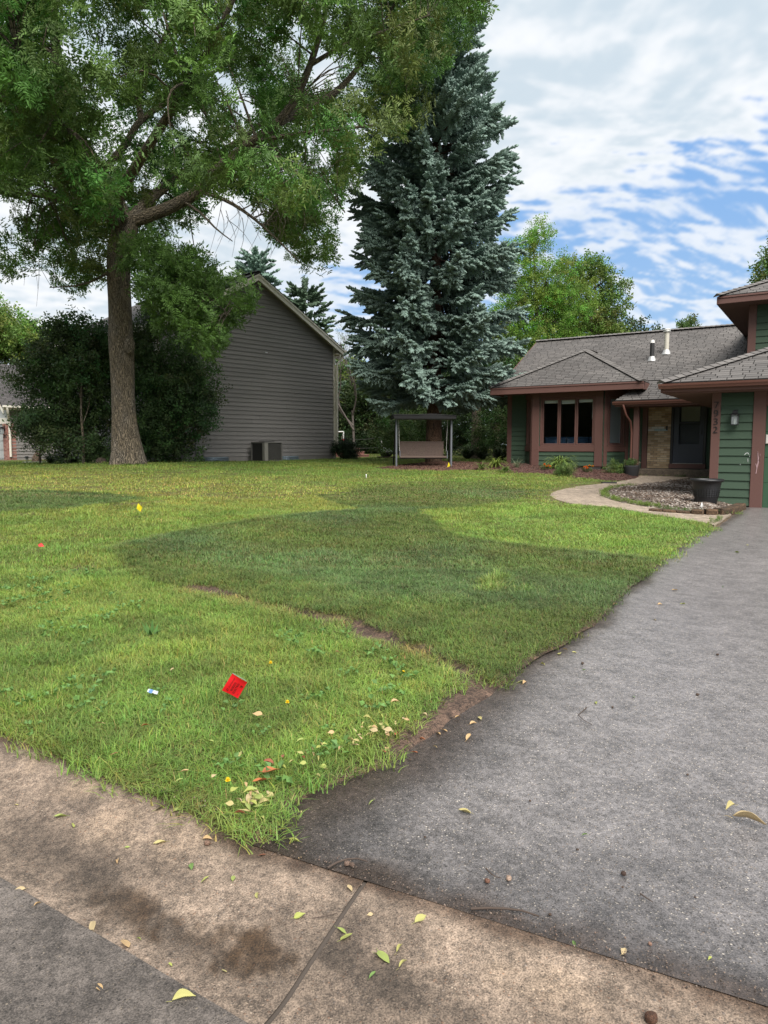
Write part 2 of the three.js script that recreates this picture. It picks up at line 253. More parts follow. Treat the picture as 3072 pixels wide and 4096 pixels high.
// concrete gutter with a rolled back, and its joint
const gutterH = (s, t) => { const k = clamp((t - GUT) / (curbAt(s) - GUT)), lip = mix(0.07, 0.022, sstep(-0.45, 0.35, s)); return 0.004 - 0.012 * Math.exp(-(((k - 0.2) / 0.16) ** 2)) + lip * sstep(0.3, 1, k); };
{
  const JOINT = gst([[1400, 3570], [1050, 4050]]);
  const js = (t) => mix(JOINT[1][0], JOINT[0][0], (t - JOINT[1][1]) / (JOINT[0][1] - JOINT[1][1]));
  const oil = [[870, 3680, 0.14], [760, 3610, 0.1], [560, 3560, 0.12], [1010, 3770, 0.07], [960, 3700, 0.07]].map(([u, v, r]) => [...ground(u, v), r]);
  const pale = [[330, 3140, 0.12], [110, 3060, 0.12], [2200, 3880, 0.16], [2050, 3850, 0.12], [470, 3260, 0.2], [700, 3330, 0.25]].map(([u, v, r]) => [...ground(u, v), r]);
  const panel = (s0, s1, fine) => sheet(fine ? steps([s0, s1, 0.022]) : steps([s0, s1, 0.3]), steps([GUT, CURB + 0.015, 0.022]), (s, t) => {
    const off = js(t) - js(-14.6), sj = s + (fine ? off * sstep(1.5, 0, Math.min(Math.abs(s - s0), Math.abs(s - s1))) : 0);
    const tt = GUT + (t - GUT) * (curbAt(sj) - GUT) / (CURB - GUT); return [sj, gutterH(sj, tt) + (noise(sj * 4, tt * 4) - 0.5) * 0.005, tt];
  }, (s, t) => {
    const k = clamp((t - GUT) / (curbAt(s) - GUT)), n = fbm(s * 2.2, t * 2.2, 4), f = fbm(s * 9, t * 9, 3), st = fbm(s * 0.8 + 4, t * 5, 3);
    let v = 0.62 + (n - 0.5) * 0.5 + (f - 0.5) * 0.45;
    const wet = Math.exp(-(((k - 0.36 + (n - 0.5) * 0.3) / 0.2) ** 2)) * sstep(0.35, 0.6, st) * 0.55;
    v *= 1 - wet; let c = [v, v * 0.95, v * 0.9];
    for (const [a, b, , r] of oil) { const w = sstep(r, 0, Math.hypot((s - a) * 0.6, (t - b) * 1.3) + (f - 0.5) * 0.3 + (noise(s * 40, t * 40) - 0.5) * 0.12) * 0.5; c = [mix(c[0], 0.12, w), mix(c[1], 0.075, w), mix(c[2], 0.03, w)]; }
    for (const [a, b, , r] of pale) { const w = sstep(r, 0, Math.hypot(s - a, t - b) + (f - 0.5) * 0.2) * 0.5; c = c.map((x, q) => mix(x, [0.95, 0.88, 0.78][q], w)); }
    const dirt = sstep(0.1, 0, curbAt(s) + 0.015 - t + (f - 0.5) * 0.12) * 0.8; c = [mix(c[0], 0.2, dirt), mix(c[1], 0.145, dirt), mix(c[2], 0.11, dirt)];
    return c;
  });
  const mg = M([0.86, 0.84, 0.86], 0.86, { vertexColors: true, map: gutterMap, bumpMap: gutterBump, bumpScale: 0.0025 });
  const j0 = js(-14.6);
  const gut = new THREE.Group(); gut.name = 'gutter'; gut.userData.kind = 'structure'; scene.add(gut);
  for (const [a, b, fine] of [[-60, j0 - 3.05, 0], [j0 - 3.04, j0 - 0.008, 1], [j0 + 0.008, j0 + 3.04, 1], [j0 + 3.05, 40, 0]]) part(gut, 'gutter_panel', panel(a, b, fine), mg);
  structure('gutter_bed', sheet(steps([-60, -4, 8], [-4, 4, 0.2], [4, 40, 6]), steps([GUT - 0.02, CURB + 0.012, 0.03]), (s, t0) => { const t = GUT + (t0 - GUT) * (curbAt(s) - GUT) / (CURB - GUT); return [s, gutterH(s, t) - 0.008, t]; }, () => [0.2, 0.17, 0.15]), M([0.4, 0.38, 0.36], 0.95, { vertexColors: true }));
}
// street
structure('street', sheet(steps([-60, -4, 4], [-4, 5, 0.05], [5, 60, 4]), steps([-26, -17.5, 1], [-17.5, GUT + 0.012, 0.05]), (s, t) => [s, 0.006 + 0.02 * (GUT - t) * 0.6 + (noise(s * 3, t * 3) - 0.5) * 0.006 + 0.004, t], (s, t) => { const n = fbm(s * 1.6, t * 1.6 + 8, 4), f = fbm(s * 8, t * 8, 3); const k = 0.42 + (n - 0.5) * 0.35 + (f - 0.5) * 0.3; return [k, k * 0.95, k * 0.91]; }), M([1, 1, 1], 0.84, { vertexColors: true, map: streetMap, bumpMap: streetBump, bumpScale: 0.003 }));
// open ground to the horizon
structure('ground', (() => { const g = new THREE.CircleGeometry(900, 48); g.rotateX(-Math.PI / 2); g.translate(0, -0.14, 0); return g; })(), M([0.06, 0.085, 0.03], 0.95));
structure('far_lawn', sheet(steps([-90, 60, 10]), steps([42, 140, 14]), (s, t) => [s, 1.2, t], () => [1, 1, 1]), M([0.06, 0.1, 0.03], 0.95, { vertexColors: true }));

// concrete walk in slabs
{
  const con = M([0.66, 0.63, 0.6], 0.9, { vertexColors: true, map: gutterMap, bumpMap: gutterBump, bumpScale: 0.0008 });
  const walk = new THREE.Group(); walk.name = 'walkway'; walk.userData.kind = 'structure'; scene.add(walk);
  const cuts = [0, 3, 5.2, 7.2, 8.3, 10.5, 12.5, 15], lerpP = (A, k) => { const i = Math.min(A.length - 2, Math.floor(k)), f = k - i; return [mix(A[i][0], A[i + 1][0], f), mix(A[i][1], A[i + 1][1], f)]; };
  for (let c = 0; c < cuts.length - 1; c++) {
    const n = 8, m = 8, pos = [], col = [], uv = [], idx = [], tone = R(0.9, 1.1), tl = R(-0.004, 0.004);
    const put = (k, w, dy) => { const a = lerpP(walkO, k), b = lerpP(walkI, k), s = mix(a[0], b[0], w), t = mix(a[1], b[1], w), p = at(s, H(s, t) + 0.016 + dy, t); pos.push(p.x, p.y, p.z); const v = tone * (0.95 + 0.35 * (fbm(s * 1.5, t * 1.5) - 0.5) + 0.2 * (noise(s * 12, t * 12) - 0.5)); col.push(v * 1.3, v * 1.34, v * 1.38); uv.push(s, t); };
    for (let i = 0; i <= n; i++) for (let j = 0; j <= m; j++) put(mix(cuts[c] + 0.012, cuts[c + 1] - 0.012, i / n), j / m, tl);
    for (let i = 0; i < n; i++) for (let j = 0; j < m; j++) { const a = i * (m + 1) + j; idx.push(a, a + 1, a + m + 1, a + 1, a + m + 2, a + m + 1); }
    const rim = []; for (let i = 0; i <= n; i++) rim.push([i, 0]); for (let j = 1; j <= m; j++) rim.push([n, j]); for (let i = n - 1; i >= 0; i--) rim.push([i, m]); for (let j = m - 1; j > 0; j--) rim.push([0, j]);
    const b0 = pos.length / 3; for (const [i, j] of rim) { put(mix(cuts[c] + 0.012, cuts[c + 1] - 0.012, i / n), j / m, tl - 0.1); } for (let q = 0; q < rim.length; q++) { const r = (q + 1) % rim.length, A = rim[q][0] * (m + 1) + rim[q][1], B = rim[r][0] * (m + 1) + rim[r][1]; idx.push(A, B, b0 + q, B, b0 + r, b0 + q); }
    let g = new THREE.BufferGeometry(); g.setAttribute('position', new THREE.Float32BufferAttribute(pos, 3)); g.setAttribute('color', new THREE.Float32BufferAttribute(col, 3)); g.setAttribute('uv', new THREE.Float32BufferAttribute(uv, 2)); g.setIndex(idx); g = g.toNonIndexed(); g.computeVertexNormals();
    part(walk, 'slab', g, con);
  }
}
function bedSheet(name, poly, mound, m, colour) {   // a bed filled over its outline, heaped towards its middle
  let s0 = 1e9, s1 = -1e9, t0 = 1e9, t1 = -1e9; for (const [s, t] of poly) { s0 = Math.min(s0, s); s1 = Math.max(s1, s); t0 = Math.min(t0, t); t1 = Math.max(t1, t); }
  const ns = 70, nt = 70, pos = [], col = [], uv = [], idx = [], ok = [];
  for (let j = 0; j <= nt; j++) for (let i = 0; i <= ns; i++) { const s = mix(s0, s1, i / ns), t = mix(t0, t1, j / nt), ins = inside(poly, s, t), d = distPoly(poly, s, t); ok.push(ins); const p = at(s, mound(s, t, ins ? d : -d), t); pos.push(p.x, p.y, p.z); const c = colour(s, t); col.push(...c); uv.push(s, t); }
  for (let j = 0; j < nt; j++) for (let i = 0; i < ns; i++) { const a = j * (ns + 1) + i, q = [a, a + 1, a + ns + 1, a + ns + 2]; if (q.some((x) => ok[x])) idx.push(a, a + 1, a + ns + 1, a + 1, a + ns + 2, a + ns + 1); }
  const g = new THREE.BufferGeometry(); g.setAttribute('position', new THREE.Float32BufferAttribute(pos, 3)); g.setAttribute('color', new THREE.Float32BufferAttribute(col, 3)); g.setAttribute('uv', new THREE.Float32BufferAttribute(uv, 2)); g.setIndex(idx); g.computeVertexNormals(); return structure(name, g, m);
}
const mulchH = (s, t, d) => H(s, t) + 0.005 + 0.09 * sstep(-0.05, 0.5, d) + (noise(s * 6, t * 6) - 0.5) * 0.05;
const rockH = (s, t, d) => { const up = 0.1 * sstep(3.2, -0.5, t); return H(s, t) + 0.008 + (0.02 + up) * sstep(-0.02, 0.55, d) + (noise(s * 5, t * 5) - 0.5) * 0.05; };
bedSheet('mulch_bed', mulchPoly, mulchH, M([1, 1, 1], 0.95, { vertexColors: true }), (s, t) => { const n = noise(s * 14, t * 14); return [0.06 + 0.04 * n, 0.03 + 0.02 * n, 0.024 + 0.014 * n]; });
bedSheet('mulch_bed', swingPoly, (s, t, d) => H(s, t) + 0.02 + 0.06 * sstep(-0.05, 0.5, d) + (noise(s * 5, t * 5) - 0.5) * 0.05, M([1, 1, 1], 0.95, { vertexColors: true }), (s, t) => { const n = noise(s * 12, t * 12); return [0.085 + 0.05 * n, 0.042 + 0.03 * n, 0.03 + 0.02 * n]; });
bedSheet('rock_bed', rockPoly, rockH, M([1, 1, 1], 0.95, { vertexColors: true }), (s, t) => { const n = noise(s * 10, t * 10); return [0.09 + 0.06 * n, 0.07 + 0.05 * n, 0.058 + 0.04 * n]; });

// ================================================================ houses
// each house is a Group whose own axes are x = along its front, y = up, z = out of its front
seed(21);
const woodTone = (c, n, v) => Array.from({ length: n }, () => { const k = R(1 - v, 1 + v); return M(c.map((x) => x * k), 0.68); });
function boardGeo(b0, b1, t0, t1, h, proud = 0.034, top = 0.004) {   // one lapped board: bottom from b0 to b1, top from t0 to t1
  return polyGeo([[b0, 0, 0], [b1, 0, 0], [b1, 0, proud], [b0, 0, proud], [t0, h, 0], [t1, h, 0], [t1, h, top], [t0, h, top]],
    [[0, 1, 2], [0, 2, 3], [3, 2, 6], [3, 6, 7], [4, 7, 6], [4, 6, 5], [0, 3, 7], [0, 7, 4], [1, 5, 6], [1, 6, 2]]);
}
const unitBoard = new Map();
function wallPanel(house, p0, p1, y0, y1, o = {}) {   // p0, p1 in (x, z) as seen from outside, left to right
  const L = Math.hypot(p1[0] - p0[0], p1[1] - p0[1]), g = sub(house, 'wall'), lap = o.lap ?? 0.17;
  g.position.set(p0[0], 0, p0[1]); g.rotation.y = Math.atan2(-(p1[1] - p0[1]), p1[0] - p0[0]);
  const holes = o.holes ?? [], ends = o.ends ?? (() => [0, L]);
  if (!o.noCore) {
    const sh = new THREE.Shape(); const eb = ends(y0), et = ends(y1);
    if (o.peak) { sh.moveTo(eb[0], y0); sh.lineTo(eb[1], y0); sh.lineTo(L, o.eave); sh.lineTo(o.peak[0], o.peak[1]); sh.lineTo(0, o.eave); } else { sh.moveTo(eb[0], y0); sh.lineTo(eb[1], y0); sh.lineTo(et[1], y1); sh.lineTo(et[0], y1); }
    for (const [a, b, c, d] of holes) { const h = new THREE.Path(); h.moveTo(a, c); h.lineTo(a, d); h.lineTo(b, d); h.lineTo(b, c); sh.holes.push(h); }
    const core = new THREE.ExtrudeGeometry(sh, { depth: 0.14, bevelEnabled: false }); core.translate(0, 0, -0.14);
    part(g, 'sheathing', core, o.core);
  }
  if (o.boards) for (let y = o.first ?? y0, k = 0; y < y1 - 0.02; y += lap, k++) {
    const h = Math.min(lap + 0.012, y1 - y); let runs = [[...ends(y), ...ends(Math.min(y + h, y1))]];
    for (const [a, b, c, d] of holes) if (c < y + lap * 0.75 && d > y + lap * 0.25) runs = runs.flatMap(([x0, x1, u0, u1]) => [[x0, Math.min(x1, a), u0, Math.min(u1, a)], [Math.max(x0, b), x1, Math.max(u0, b), u1]].filter((r) => r[1] - r[0] > 0.03));
    const cut = o.cutEvery ? runs.flatMap((r) => { if (r[1] - r[0] < o.cutEvery) return [r]; const m = mix(r[0], r[1], R(0.25, 0.75)); return [[r[0], m - 0.0015, r[2], m - 0.0015], [m + 0.0015, r[1], m + 0.0015, r[3]]]; }) : runs;
    for (const r of cut) {
      const key = r.concat(h).map((x) => x.toFixed(3)).join(); if (!unitBoard.has(key)) unitBoard.set(key, boardGeo(r[0], r[1], r[2], r[3], h));
      const m = part(g, 'siding_board', unitBoard.get(key), o.boards[Math.floor(rnd() * o.boards.length)]); m.position.set(0, y, 0.001); m.rotation.x = R(-0.004, 0.004);
    }
  }
  return g;
}
const rotTo = (g, p0, p1) => { g.position.set(p0[0], 0, p0[1]); g.rotation.y = Math.atan2(-(p1[1] - p0[1]), p1[0] - p0[0]); return g; };
const glass = new THREE.MeshPhysicalMaterial({ color: lin(0.93, 0.96, 0.95), roughness: 0.02, transmission: 1, thickness: 0, ior: 1.5, side: THREE.DoubleSide });
function windowUnit(house, p0, p1, x0, x1, y0, y1, lights, m, o = {}) {   // casement lights between x0 and x1 along p0-p1
  const w = rotTo(sub(house, 'window'), p0, p1), f = o.frame ?? 0.055, z = o.z ?? 0.012;
  part(w, 'frame', mergeGeometries([chamfer(x0 - f, x1 + f, y0 - f, y0, -0.1, z + 0.03), chamfer(x0 - f, x1 + f, y1, y1 + f, -0.1, z + 0.03), chamfer(x0 - f, x0, y0, y1, -0.1, z + 0.028), chamfer(x1, x1 + f, y0, y1, -0.1, z + 0.028)]), m);
  const step = (x1 - x0) / lights;
  for (let i = 0; i < lights; i++) {
    const a = x0 + i * step + 0.006, b = x0 + (i + 1) * step - 0.006, r = o.sash ?? 0.045;
    part(w, 'sash', mergeGeometries([chamfer(a, b, y0 + 0.004, y0 + r, -0.07, z, 0.005), chamfer(a, b, y1 - r, y1 - 0.004, -0.07, z, 0.005), chamfer(a, a + r, y0 + r, y1 - r, -0.07, z - 0.002, 0.005), chamfer(b - r, b, y0 + r, y1 - r, -0.07, z - 0.002, 0.005)]), m);
    const pane = new THREE.PlaneGeometry(b - a - 2 * r, y1 - y0 - 2 * r); pane.translate((a + b) / 2, (y0 + y1) / 2, -0.035); part(w, 'pane', pane, glass);
    if (o.blind) { const d = o.blind[i] ?? 0; const gs = []; for (let y = y1 - r - 0.02; y > y1 - r - d; y -= 0.032) { const s = new THREE.BoxGeometry(b - a - 2 * r, 0.03, 0.004); s.rotateX(0.5); s.translate((a + b) / 2, y, -0.09); gs.push(s); } if (gs.length) { const q = part(w, 'blind', mergeGeometries(gs), o.blindMat); q.userData.kind = 'stuff'; } }
  }
  return w;
}
// shingled roof planes
const SHINGLE = new THREE.BoxGeometry(1, 1, 1);
function roofPlane(house, corners, o = {}) {   // corners: eave left, eave right, then round; all in house axes
  const P = corners.map((c) => new THREE.Vector3(...c)), u = P[1].clone().sub(P[0]).normalize(), n = u.clone().cross(P[P.length - 1].clone().sub(P[0])).normalize(); if (n.y < 0) n.negate();
  const w = n.clone().cross(u).normalize(); if (w.y < 0) w.negate();
  const flat = P.map((p) => { const d = p.clone().sub(P[0]); return [d.dot(u), d.dot(w)]; });
  const g = sub(house, 'roof'), th = 0.05, verts = [...P.map((p) => p.toArray()), ...P.map((p) => p.clone().addScaledVector(n, -th).toArray())], k = P.length, faces = [];
  const tri = THREE.ShapeUtils.triangulateShape(flat.map(([x, y]) => new THREE.Vector2(x, y)), []);
  for (const [a, b, c] of tri) faces.push([a, b, c], [k + a, k + c, k + b]);
  for (let i = 0; i < k; i++) { const j = (i + 1) % k; faces.push([i, k + i, j], [j, k + i, k + j]); }
  part(g, 'deck', polyGeo(verts, faces), o.deck);
  const ex = o.exposure ?? 0.135, top = Math.max(...flat.map((f) => f[1])), list = [];
  for (let y = 0, row = 0; y < top; y += ex, row++) {
    const ym = y + ex * 0.5, xs = []; for (let i = 0; i < k; i++) { const [a, b] = flat[i], [c, d] = flat[(i + 1) % k]; if ((b > ym) !== (d > ym)) xs.push(a + (c - a) * (ym - b) / (d - b)); } xs.sort((a, b) => a - b);
    for (let q = 0; q + 1 < xs.length; q += 2) for (let x = xs[q] - R(0, 0.25); x < xs[q + 1];) {
      const wd = R(0.2, 0.36), a = Math.max(x, xs[q]), b = Math.min(x + wd, xs[q + 1]); x += wd; if (b - a < 0.03) continue;
      const mat = new THREE.Matrix4().makeBasis(u, w, n), pos = P[0].clone().addScaledVector(u, (a + b) / 2).addScaledVector(w, y + ex * 0.47).addScaledVector(n, 0.012 + R(0, 0.003));
      const tilt = new THREE.Matrix4().makeRotationX(0.04), m = new THREE.Matrix4().setPosition(pos).multiply(mat).multiply(tilt).multiply(new THREE.Matrix4().makeScale(b - a - 0.02, ex - 0.03, 0.01));  // widened gaps bare the near-black deck as painted shadow lines and printed bands
      list.push({ g, m, mat: o.mats[Math.floor(clamp(0.5 * rnd() + 0.5 * fbm(a * 0.7 + o.mats.length, y * 0.7 + P[0].x, 3) * 1.3 - 0.05, 0, 0.999) * o.mats.length)], size: b - a, pos });
    }
  }
  (house.userData.pieces ??= []).push(...list); return g;
}
function hipCaps(house, a, b, mats) {   // bent cap shingles along a hip or ridge
  const A = new THREE.Vector3(...a), B = new THREE.Vector3(...b), d = B.clone().sub(A), L = d.length(); d.normalize();
  const side = d.clone().cross(new THREE.Vector3(0, 1, 0)).normalize(), n = side.clone().cross(d).normalize(), g = sub(house, 'ridge'), geo = polyGeo([[-0.15, -0.05, -0.1], [0, 0.008, -0.1], [0.15, -0.05, -0.1], [-0.15, -0.036, 0.1], [0, 0.026, 0.1], [0.15, -0.036, 0.1], [-0.15, -0.05, 0.1], [0.15, -0.05, 0.1]], [[0, 3, 1], [1, 3, 4], [1, 4, 2], [2, 4, 5], [3, 6, 4], [4, 6, 7], [4, 7, 5]]);
  for (let x = 0.07; x < L; x += 0.17) { const m = part(g, 'cap_shingle', geo, mats[Math.floor(mats.length * R(0.5, 1))]); m.quaternion.setFromRotationMatrix(new THREE.Matrix4().makeBasis(side, n, d.clone().negate())); m.position.copy(A).addScaledVector(d, x).addScaledVector(n, 0.055); }
}
function finishRoof(house, most) {   // the shingles that show largest become parts, the others are joined plane by plane
  house.updateMatrixWorld(true);
  const list = house.userData.pieces; for (const s of list) { const [u, v, z] = pixelOf(s.pos.clone().applyMatrix4(house.matrixWorld)); s.rank = z > 0 && u > -50 && u < 3122 && v > 0 && v < 4096 ? s.size / z : 0; }
  list.sort((a, b) => b.rank - a.rank);
  list.slice(0, most).forEach((s) => { const m = part(s.g, 'shingle', SHINGLE, s.mat); m.applyMatrix4(s.m); });
  const rest = new Map(); list.slice(most).forEach((s) => { const k = rest.get(s.g) ?? rest.set(s.g, new Map()).get(s.g); (k.get(s.mat) ?? k.set(s.mat, []).get(s.mat)).push(s.m); });
  for (const [g, byMat] of rest) { const gs = [], mats = []; for (const [mt, ms] of byMat) { const q = ms.map((m) => SHINGLE.clone().applyMatrix4(m)); gs.push(mergeGeometries(q)); mats.push(mt); } const o = part(g, 'shingle_field', mergeGeometries(gs, true), mats); o.userData.kind = 'stuff'; }
  delete house.userData.pieces;
}
const Bx = (p, name, m, x0, x1, y0, y1, z0, z1, c = 0.008) => part(p, name, chamfer(x0, x1, y0, y1, z0, z1, c), m);

// ---------------------------------------------------------------- the green house
const houseGreen = thing('green_house', 'dark green lap-sided house with brown trim, bay window and brick porch', 'house', at(0, 0, 0), -PHI);
{
  const h = houseGreen, trim = M([0.125, 0.06, 0.05], 0.65), trimDark = trim, green = woodTone([0.042, 0.077, 0.047], 6, 0.13), core = M([0.042, 0.077, 0.047], 0.8), inner = M([0.3, 0.28, 0.25], 0.9), soffit = M([0.125, 0.062, 0.052], 0.85), gut = M([0.15, 0.066, 0.052], 0.4), concrete = M([0.3, 0.29, 0.275], 0.9, { map: gutterMap }), white = M([0.75, 0.74, 0.72], 0.7);
  const shing = [[0.078, 0.072, 0.069], [0.092, 0.085, 0.082], [0.103, 0.096, 0.093], [0.116, 0.107, 0.103], [0.132, 0.122, 0.117], [0.152, 0.141, 0.135]].map((c) => M(c, 0.92)), deck = M([0.022, 0.02, 0.019], 0.95);  // deck near black: shadow lines between courses put into its colour
  const wp = (a, b, y0, y1, o) => wallPanel(h, [a[0], -a[1]], [b[0], -b[1]], y0, y1, { core, boards: green, ...o });
  const z = (t) => -t;
  // garage front
  wp([0.02, 0], [0.64, 0], 0.3, 2.64, { first: 0.34 });
  Bx(h, 'corner_trim', trim, -0.14, 0.03, 0.3, 2.66, -0.1, 0.045); Bx(h, 'door_trim', trim, 0.63, 0.86, 0.27, 2.66, -0.1, 0.05); Bx(h, 'door_header', trim, 0.86, 6.0, 2.36, 2.66, -0.1, 0.045);
  part(h, 'garage_core', boxg(-0.1, 6.2, 0.25, 2.64, -8.05, -0.16), core);
  const gd = sub(h, 'garage_door'), gdm = M([0.04, 0.1, 0.055], 0.5);
  for (let r = 0; r < 4; r++) { const y0 = 0.3 + r * 0.515; Bx(gd, 'door_section', gdm, 0.86, 5.9, y0, y0 + 0.508, -0.09, -0.05, 0.004); for (let c = 0; c < 6; c++) Bx(gd, 'raised_panel', gdm, 0.97 + c * 0.82, 1.67 + c * 0.82, y0 + 0.09, y0 + 0.42, -0.055, -0.036, 0.012); }
  Bx(h, 'keypad', M([0.7, 0.68, 0.63], 0.5), 0.87, 0.94, 1.6, 1.78, -0.04, 0.0, 0.01);
  // chalk scribbles left on the wall and trim
  const chalk = M([0.75, 0.76, 0.78], 1), pink = M([0.55, 0.38, 0.4], 1);
  const stroke = (pts, m, r) => part(h, 'chalk_mark', tubeAlong(pts.map(([x, y]) => new THREE.Vector3(x, y, 0.016 + (m === pink ? 0.036 : 0.01))), [r, r * 0.6], 5), m);
  stroke([[0.5, 1.36], [0.54, 1.42], [0.58, 1.4], [0.6, 1.34]], chalk, 0.008); stroke([[0.57, 1.3], [0.575, 1.22]], chalk, 0.005); stroke([[0.43, 1.17], [0.47, 1.22], [0.5, 1.23]], chalk, 0.005);
  stroke([[0.73, 1.0], [0.76, 1.3], [0.74, 1.45], [0.78, 1.2], [0.79, 1.4]], pink, 0.006); stroke([[0.72, 1.2], [0.75, 1.1], [0.77, 1.33]], pink, 0.005);
  // bay and front walls
  wp([-8, 8.2], [-7.4, 8.2], 0.86, 3.45, { first: 0.9 });
  const bL = [[-7.4, 8.2], [-6.85, 7.4]], bF = [[-6.85, 7.4], [-4.45, 7.4]], bR = [[-4.45, 7.4], [-3.84, 8.2]], LL = Math.hypot(0.55, 0.8), LR = Math.hypot(0.61, 0.8);
  wp(...bL, 0.86, 3.45, { first: 0.9, holes: [[0.2, LL - 0.18, 1.57, 3.18]] });
  wp(...bF, 0.86, 3.45, { first: 0.9, holes: [[0.31, 2.13, 1.57, 3.18]] });
  wp(...bR, 0.86, 3.45, { first: 0.9, holes: [[0.2, LR - 0.16, 1.57, 3.18]] });
  wp([-3.84, 8.2], [-3.2, 8.2], 0.62, 3.6, { first: 0.75 });
  const rot = (n, pq, x0, x1, y0, y1, z0, z1, m = trim) => rotTo(Bx(h, n, m, x0, x1, y0, y1, z0, z1), [pq[0][0], -pq[0][1]], [pq[1][0], -pq[1][1]]);
  Bx(h, 'corner_trim', trim, -8.12, -7.95, 0.86, 3.4, -8.3, -8.155);
  for (const [pq, L] of [[bL, LL], [bF, 2.4], [bR, LR]]) {
    const e = pq === bF ? 0.24 : 0.03; rot('sill_band', pq, e, L - e, 1.37, 1.545, -0.05, 0.05); rot('header_band', pq, e, L - e, 3.21, 3.38, -0.05, 0.05);
  }
  rot('bay_post', bF, -0.012, 0.245, 0.88, 3.4, -0.05, 0.062); rot('bay_post', bF, 2.155, 2.412, 0.88, 3.4, -0.05, 0.062);
  rot('bay_post', bL, LL - 0.16, LL - 0.03, 0.88, 3.4, -0.05, 0.058, trimDark); rot('bay_post', bR, 0.03, 0.16, 0.88, 3.4, -0.05, 0.058, trimDark); rot('bay_post', bR, LR - 0.12, LR, 0.88, 3.4, -0.05, 0.056, trimDark);
  const blindMat = M([0.62, 0.66, 0.66], 0.8), grey = M([0.3, 0.33, 0.36], 0.85);
  windowUnit(h, [bF[0][0], -bF[0][1]], [bF[1][0], -bF[1][1]], 0.33, 2.11, 1.6, 3.15, 3, trim, { blind: [0.1, 0.12, 0.1], blindMat });
  windowUnit(h, [bL[0][0], -bL[0][1]], [bL[1][0], -bL[1][1]], 0.24, LL - 0.22, 1.6, 3.15, 1, trim, { blind: [1.45], blindMat: grey });
  windowUnit(h, [bR[0][0], -bR[0][1]], [bR[1][0], -bR[1][1]], 0.24, LR - 0.2, 1.6, 3.15, 1, trim, { blind: [1.45], blindMat: grey });
  Bx(h, 'blind_wand', white, -4.83, -4.818, 2.45, 3.02, z(7.5), z(7.488), 0.003);
  part(h, 'bay_soffit', polyGeo([[-7.5, 3.4, -8.3], [-6.85, 3.4, -7.35], [-4.45, 3.4, -7.35], [-3.7, 3.4, -8.3], [-7.5, 3.5, -8.3], [-6.85, 3.5, -7.35], [-4.45, 3.5, -7.35], [-3.7, 3.5, -8.3]], [[0, 2, 1], [0, 3, 2], [4, 5, 6], [4, 6, 7], [0, 1, 5], [0, 5, 4], [1, 2, 6], [1, 6, 5], [2, 3, 7], [2, 7, 6]]), soffit);
  part(h, 'bay_floor', polyGeo([[-7.4, 0.82, -8.3], [-6.82, 0.82, -7.42], [-4.48, 0.82, -7.42], [-3.84, 0.82, -8.3], [-7.4, 1.3, -8.3], [-6.82, 1.3, -7.42], [-4.48, 1.3, -7.42], [-3.84, 1.3, -8.3]], [[0, 2, 1], [0, 3, 2], [4, 5, 6], [4, 6, 7]]), inner);
  // foundation
  Bx(h, 'foundation', white, -6.8, -4.5, 0.66, 0.9, z(7.56), z(7.44), 0.004); Bx(h, 'foundation', M([0.25, 0.25, 0.26], 0.9), -8, -3.3, 0.55, 0.88, z(8.5), z(8.24), 0.004); Bx(h, 'foundation', M([0.22, 0.22, 0.23], 0.9), -4.5, -3.9, 0.6, 0.9, z(8.22), z(7.6), 0.004);
  // porch: brick wall, door, slab, post
  const bricks = [[0.46, 0.34, 0.21], [0.52, 0.4, 0.27], [0.4, 0.29, 0.18], [0.56, 0.45, 0.31], [0.33, 0.24, 0.15], [0.49, 0.37, 0.24], [0.1, 0.075, 0.06]].map((c) => M(c, 0.85)), odd = [M([0.6, 0.58, 0.53], 0.85), M([0.36, 0.48, 0.5], 0.85)];
  const bw = sub(h, 'brick_wall'); part(bw, 'mortar', boxg(-3.2, -2.48, 0.78, 3.5, z(8.34), z(8.2)), M([0.34, 0.31, 0.27], 0.95));
  const bg = chamfer(-0.098, 0.098, -0.03, 0.03, -0.02, 0.02, 0.004), hb = chamfer(-0.046, 0.046, -0.03, 0.03, -0.02, 0.02, 0.004);
  for (let r = 0, y = 0.87; y < 3.3; y += 0.071, r++) for (let x = -3.19 + (r % 2 ? 0 : -0.1), k = 0; x < -2.5; x += 0.206, k++) {
    const a = Math.max(x, -3.19), b = Math.min(x + 0.196, -2.49); if (b - a < 0.05) continue; const half = b - a < 0.15;
    const o = part(bw, 'brick', half ? hb : bg, r === 17 && k < 3 ? odd[k === 2 || k === 1 ? 1 : 0] : r === 18 && k > 0 && k < 3 ? odd[0] : bricks[Math.floor(rnd() * (rnd() < 0.2 ? 7 : 6))]); o.position.set((a + b) / 2, y, z(8.2) + R(-0.003, 0.004)); o.rotation.y = R(-0.012, 0.012);
  }
  part(h, 'porch_backing', boxg(-3.3, -2.5, 0.7, 3.6, z(8.5), z(8.36)), core); part(h, 'porch_backing', boxg(-2.5, 0, 3.0, 3.7, z(8.4), z(8.2)), core); part(h, 'porch_backing', boxg(-1.42, 0, 0.7, 3.7, z(8.4), z(8.2)), core);
  Bx(h, 'porch_slab', concrete, -3.25, -0.16, 0.5, 0.83, z(8.2), z(7.25), 0.015);
  const porch = at(-3.3, 0, 7.1); Bx(h, 'porch_post', trim, -3.39, -3.22, 0.55, 3.0, z(7.18), z(7.02), 0.012); Bx(h, 'wall_trim', trim, -3.36, -3.2, 0.75, 3.5, z(8.22), z(8.13)); 
  const dr = sub(h, 'front_door'), navy = M([0.035, 0.042, 0.062], 0.42), black = M([0.02, 0.02, 0.024], 0.4);
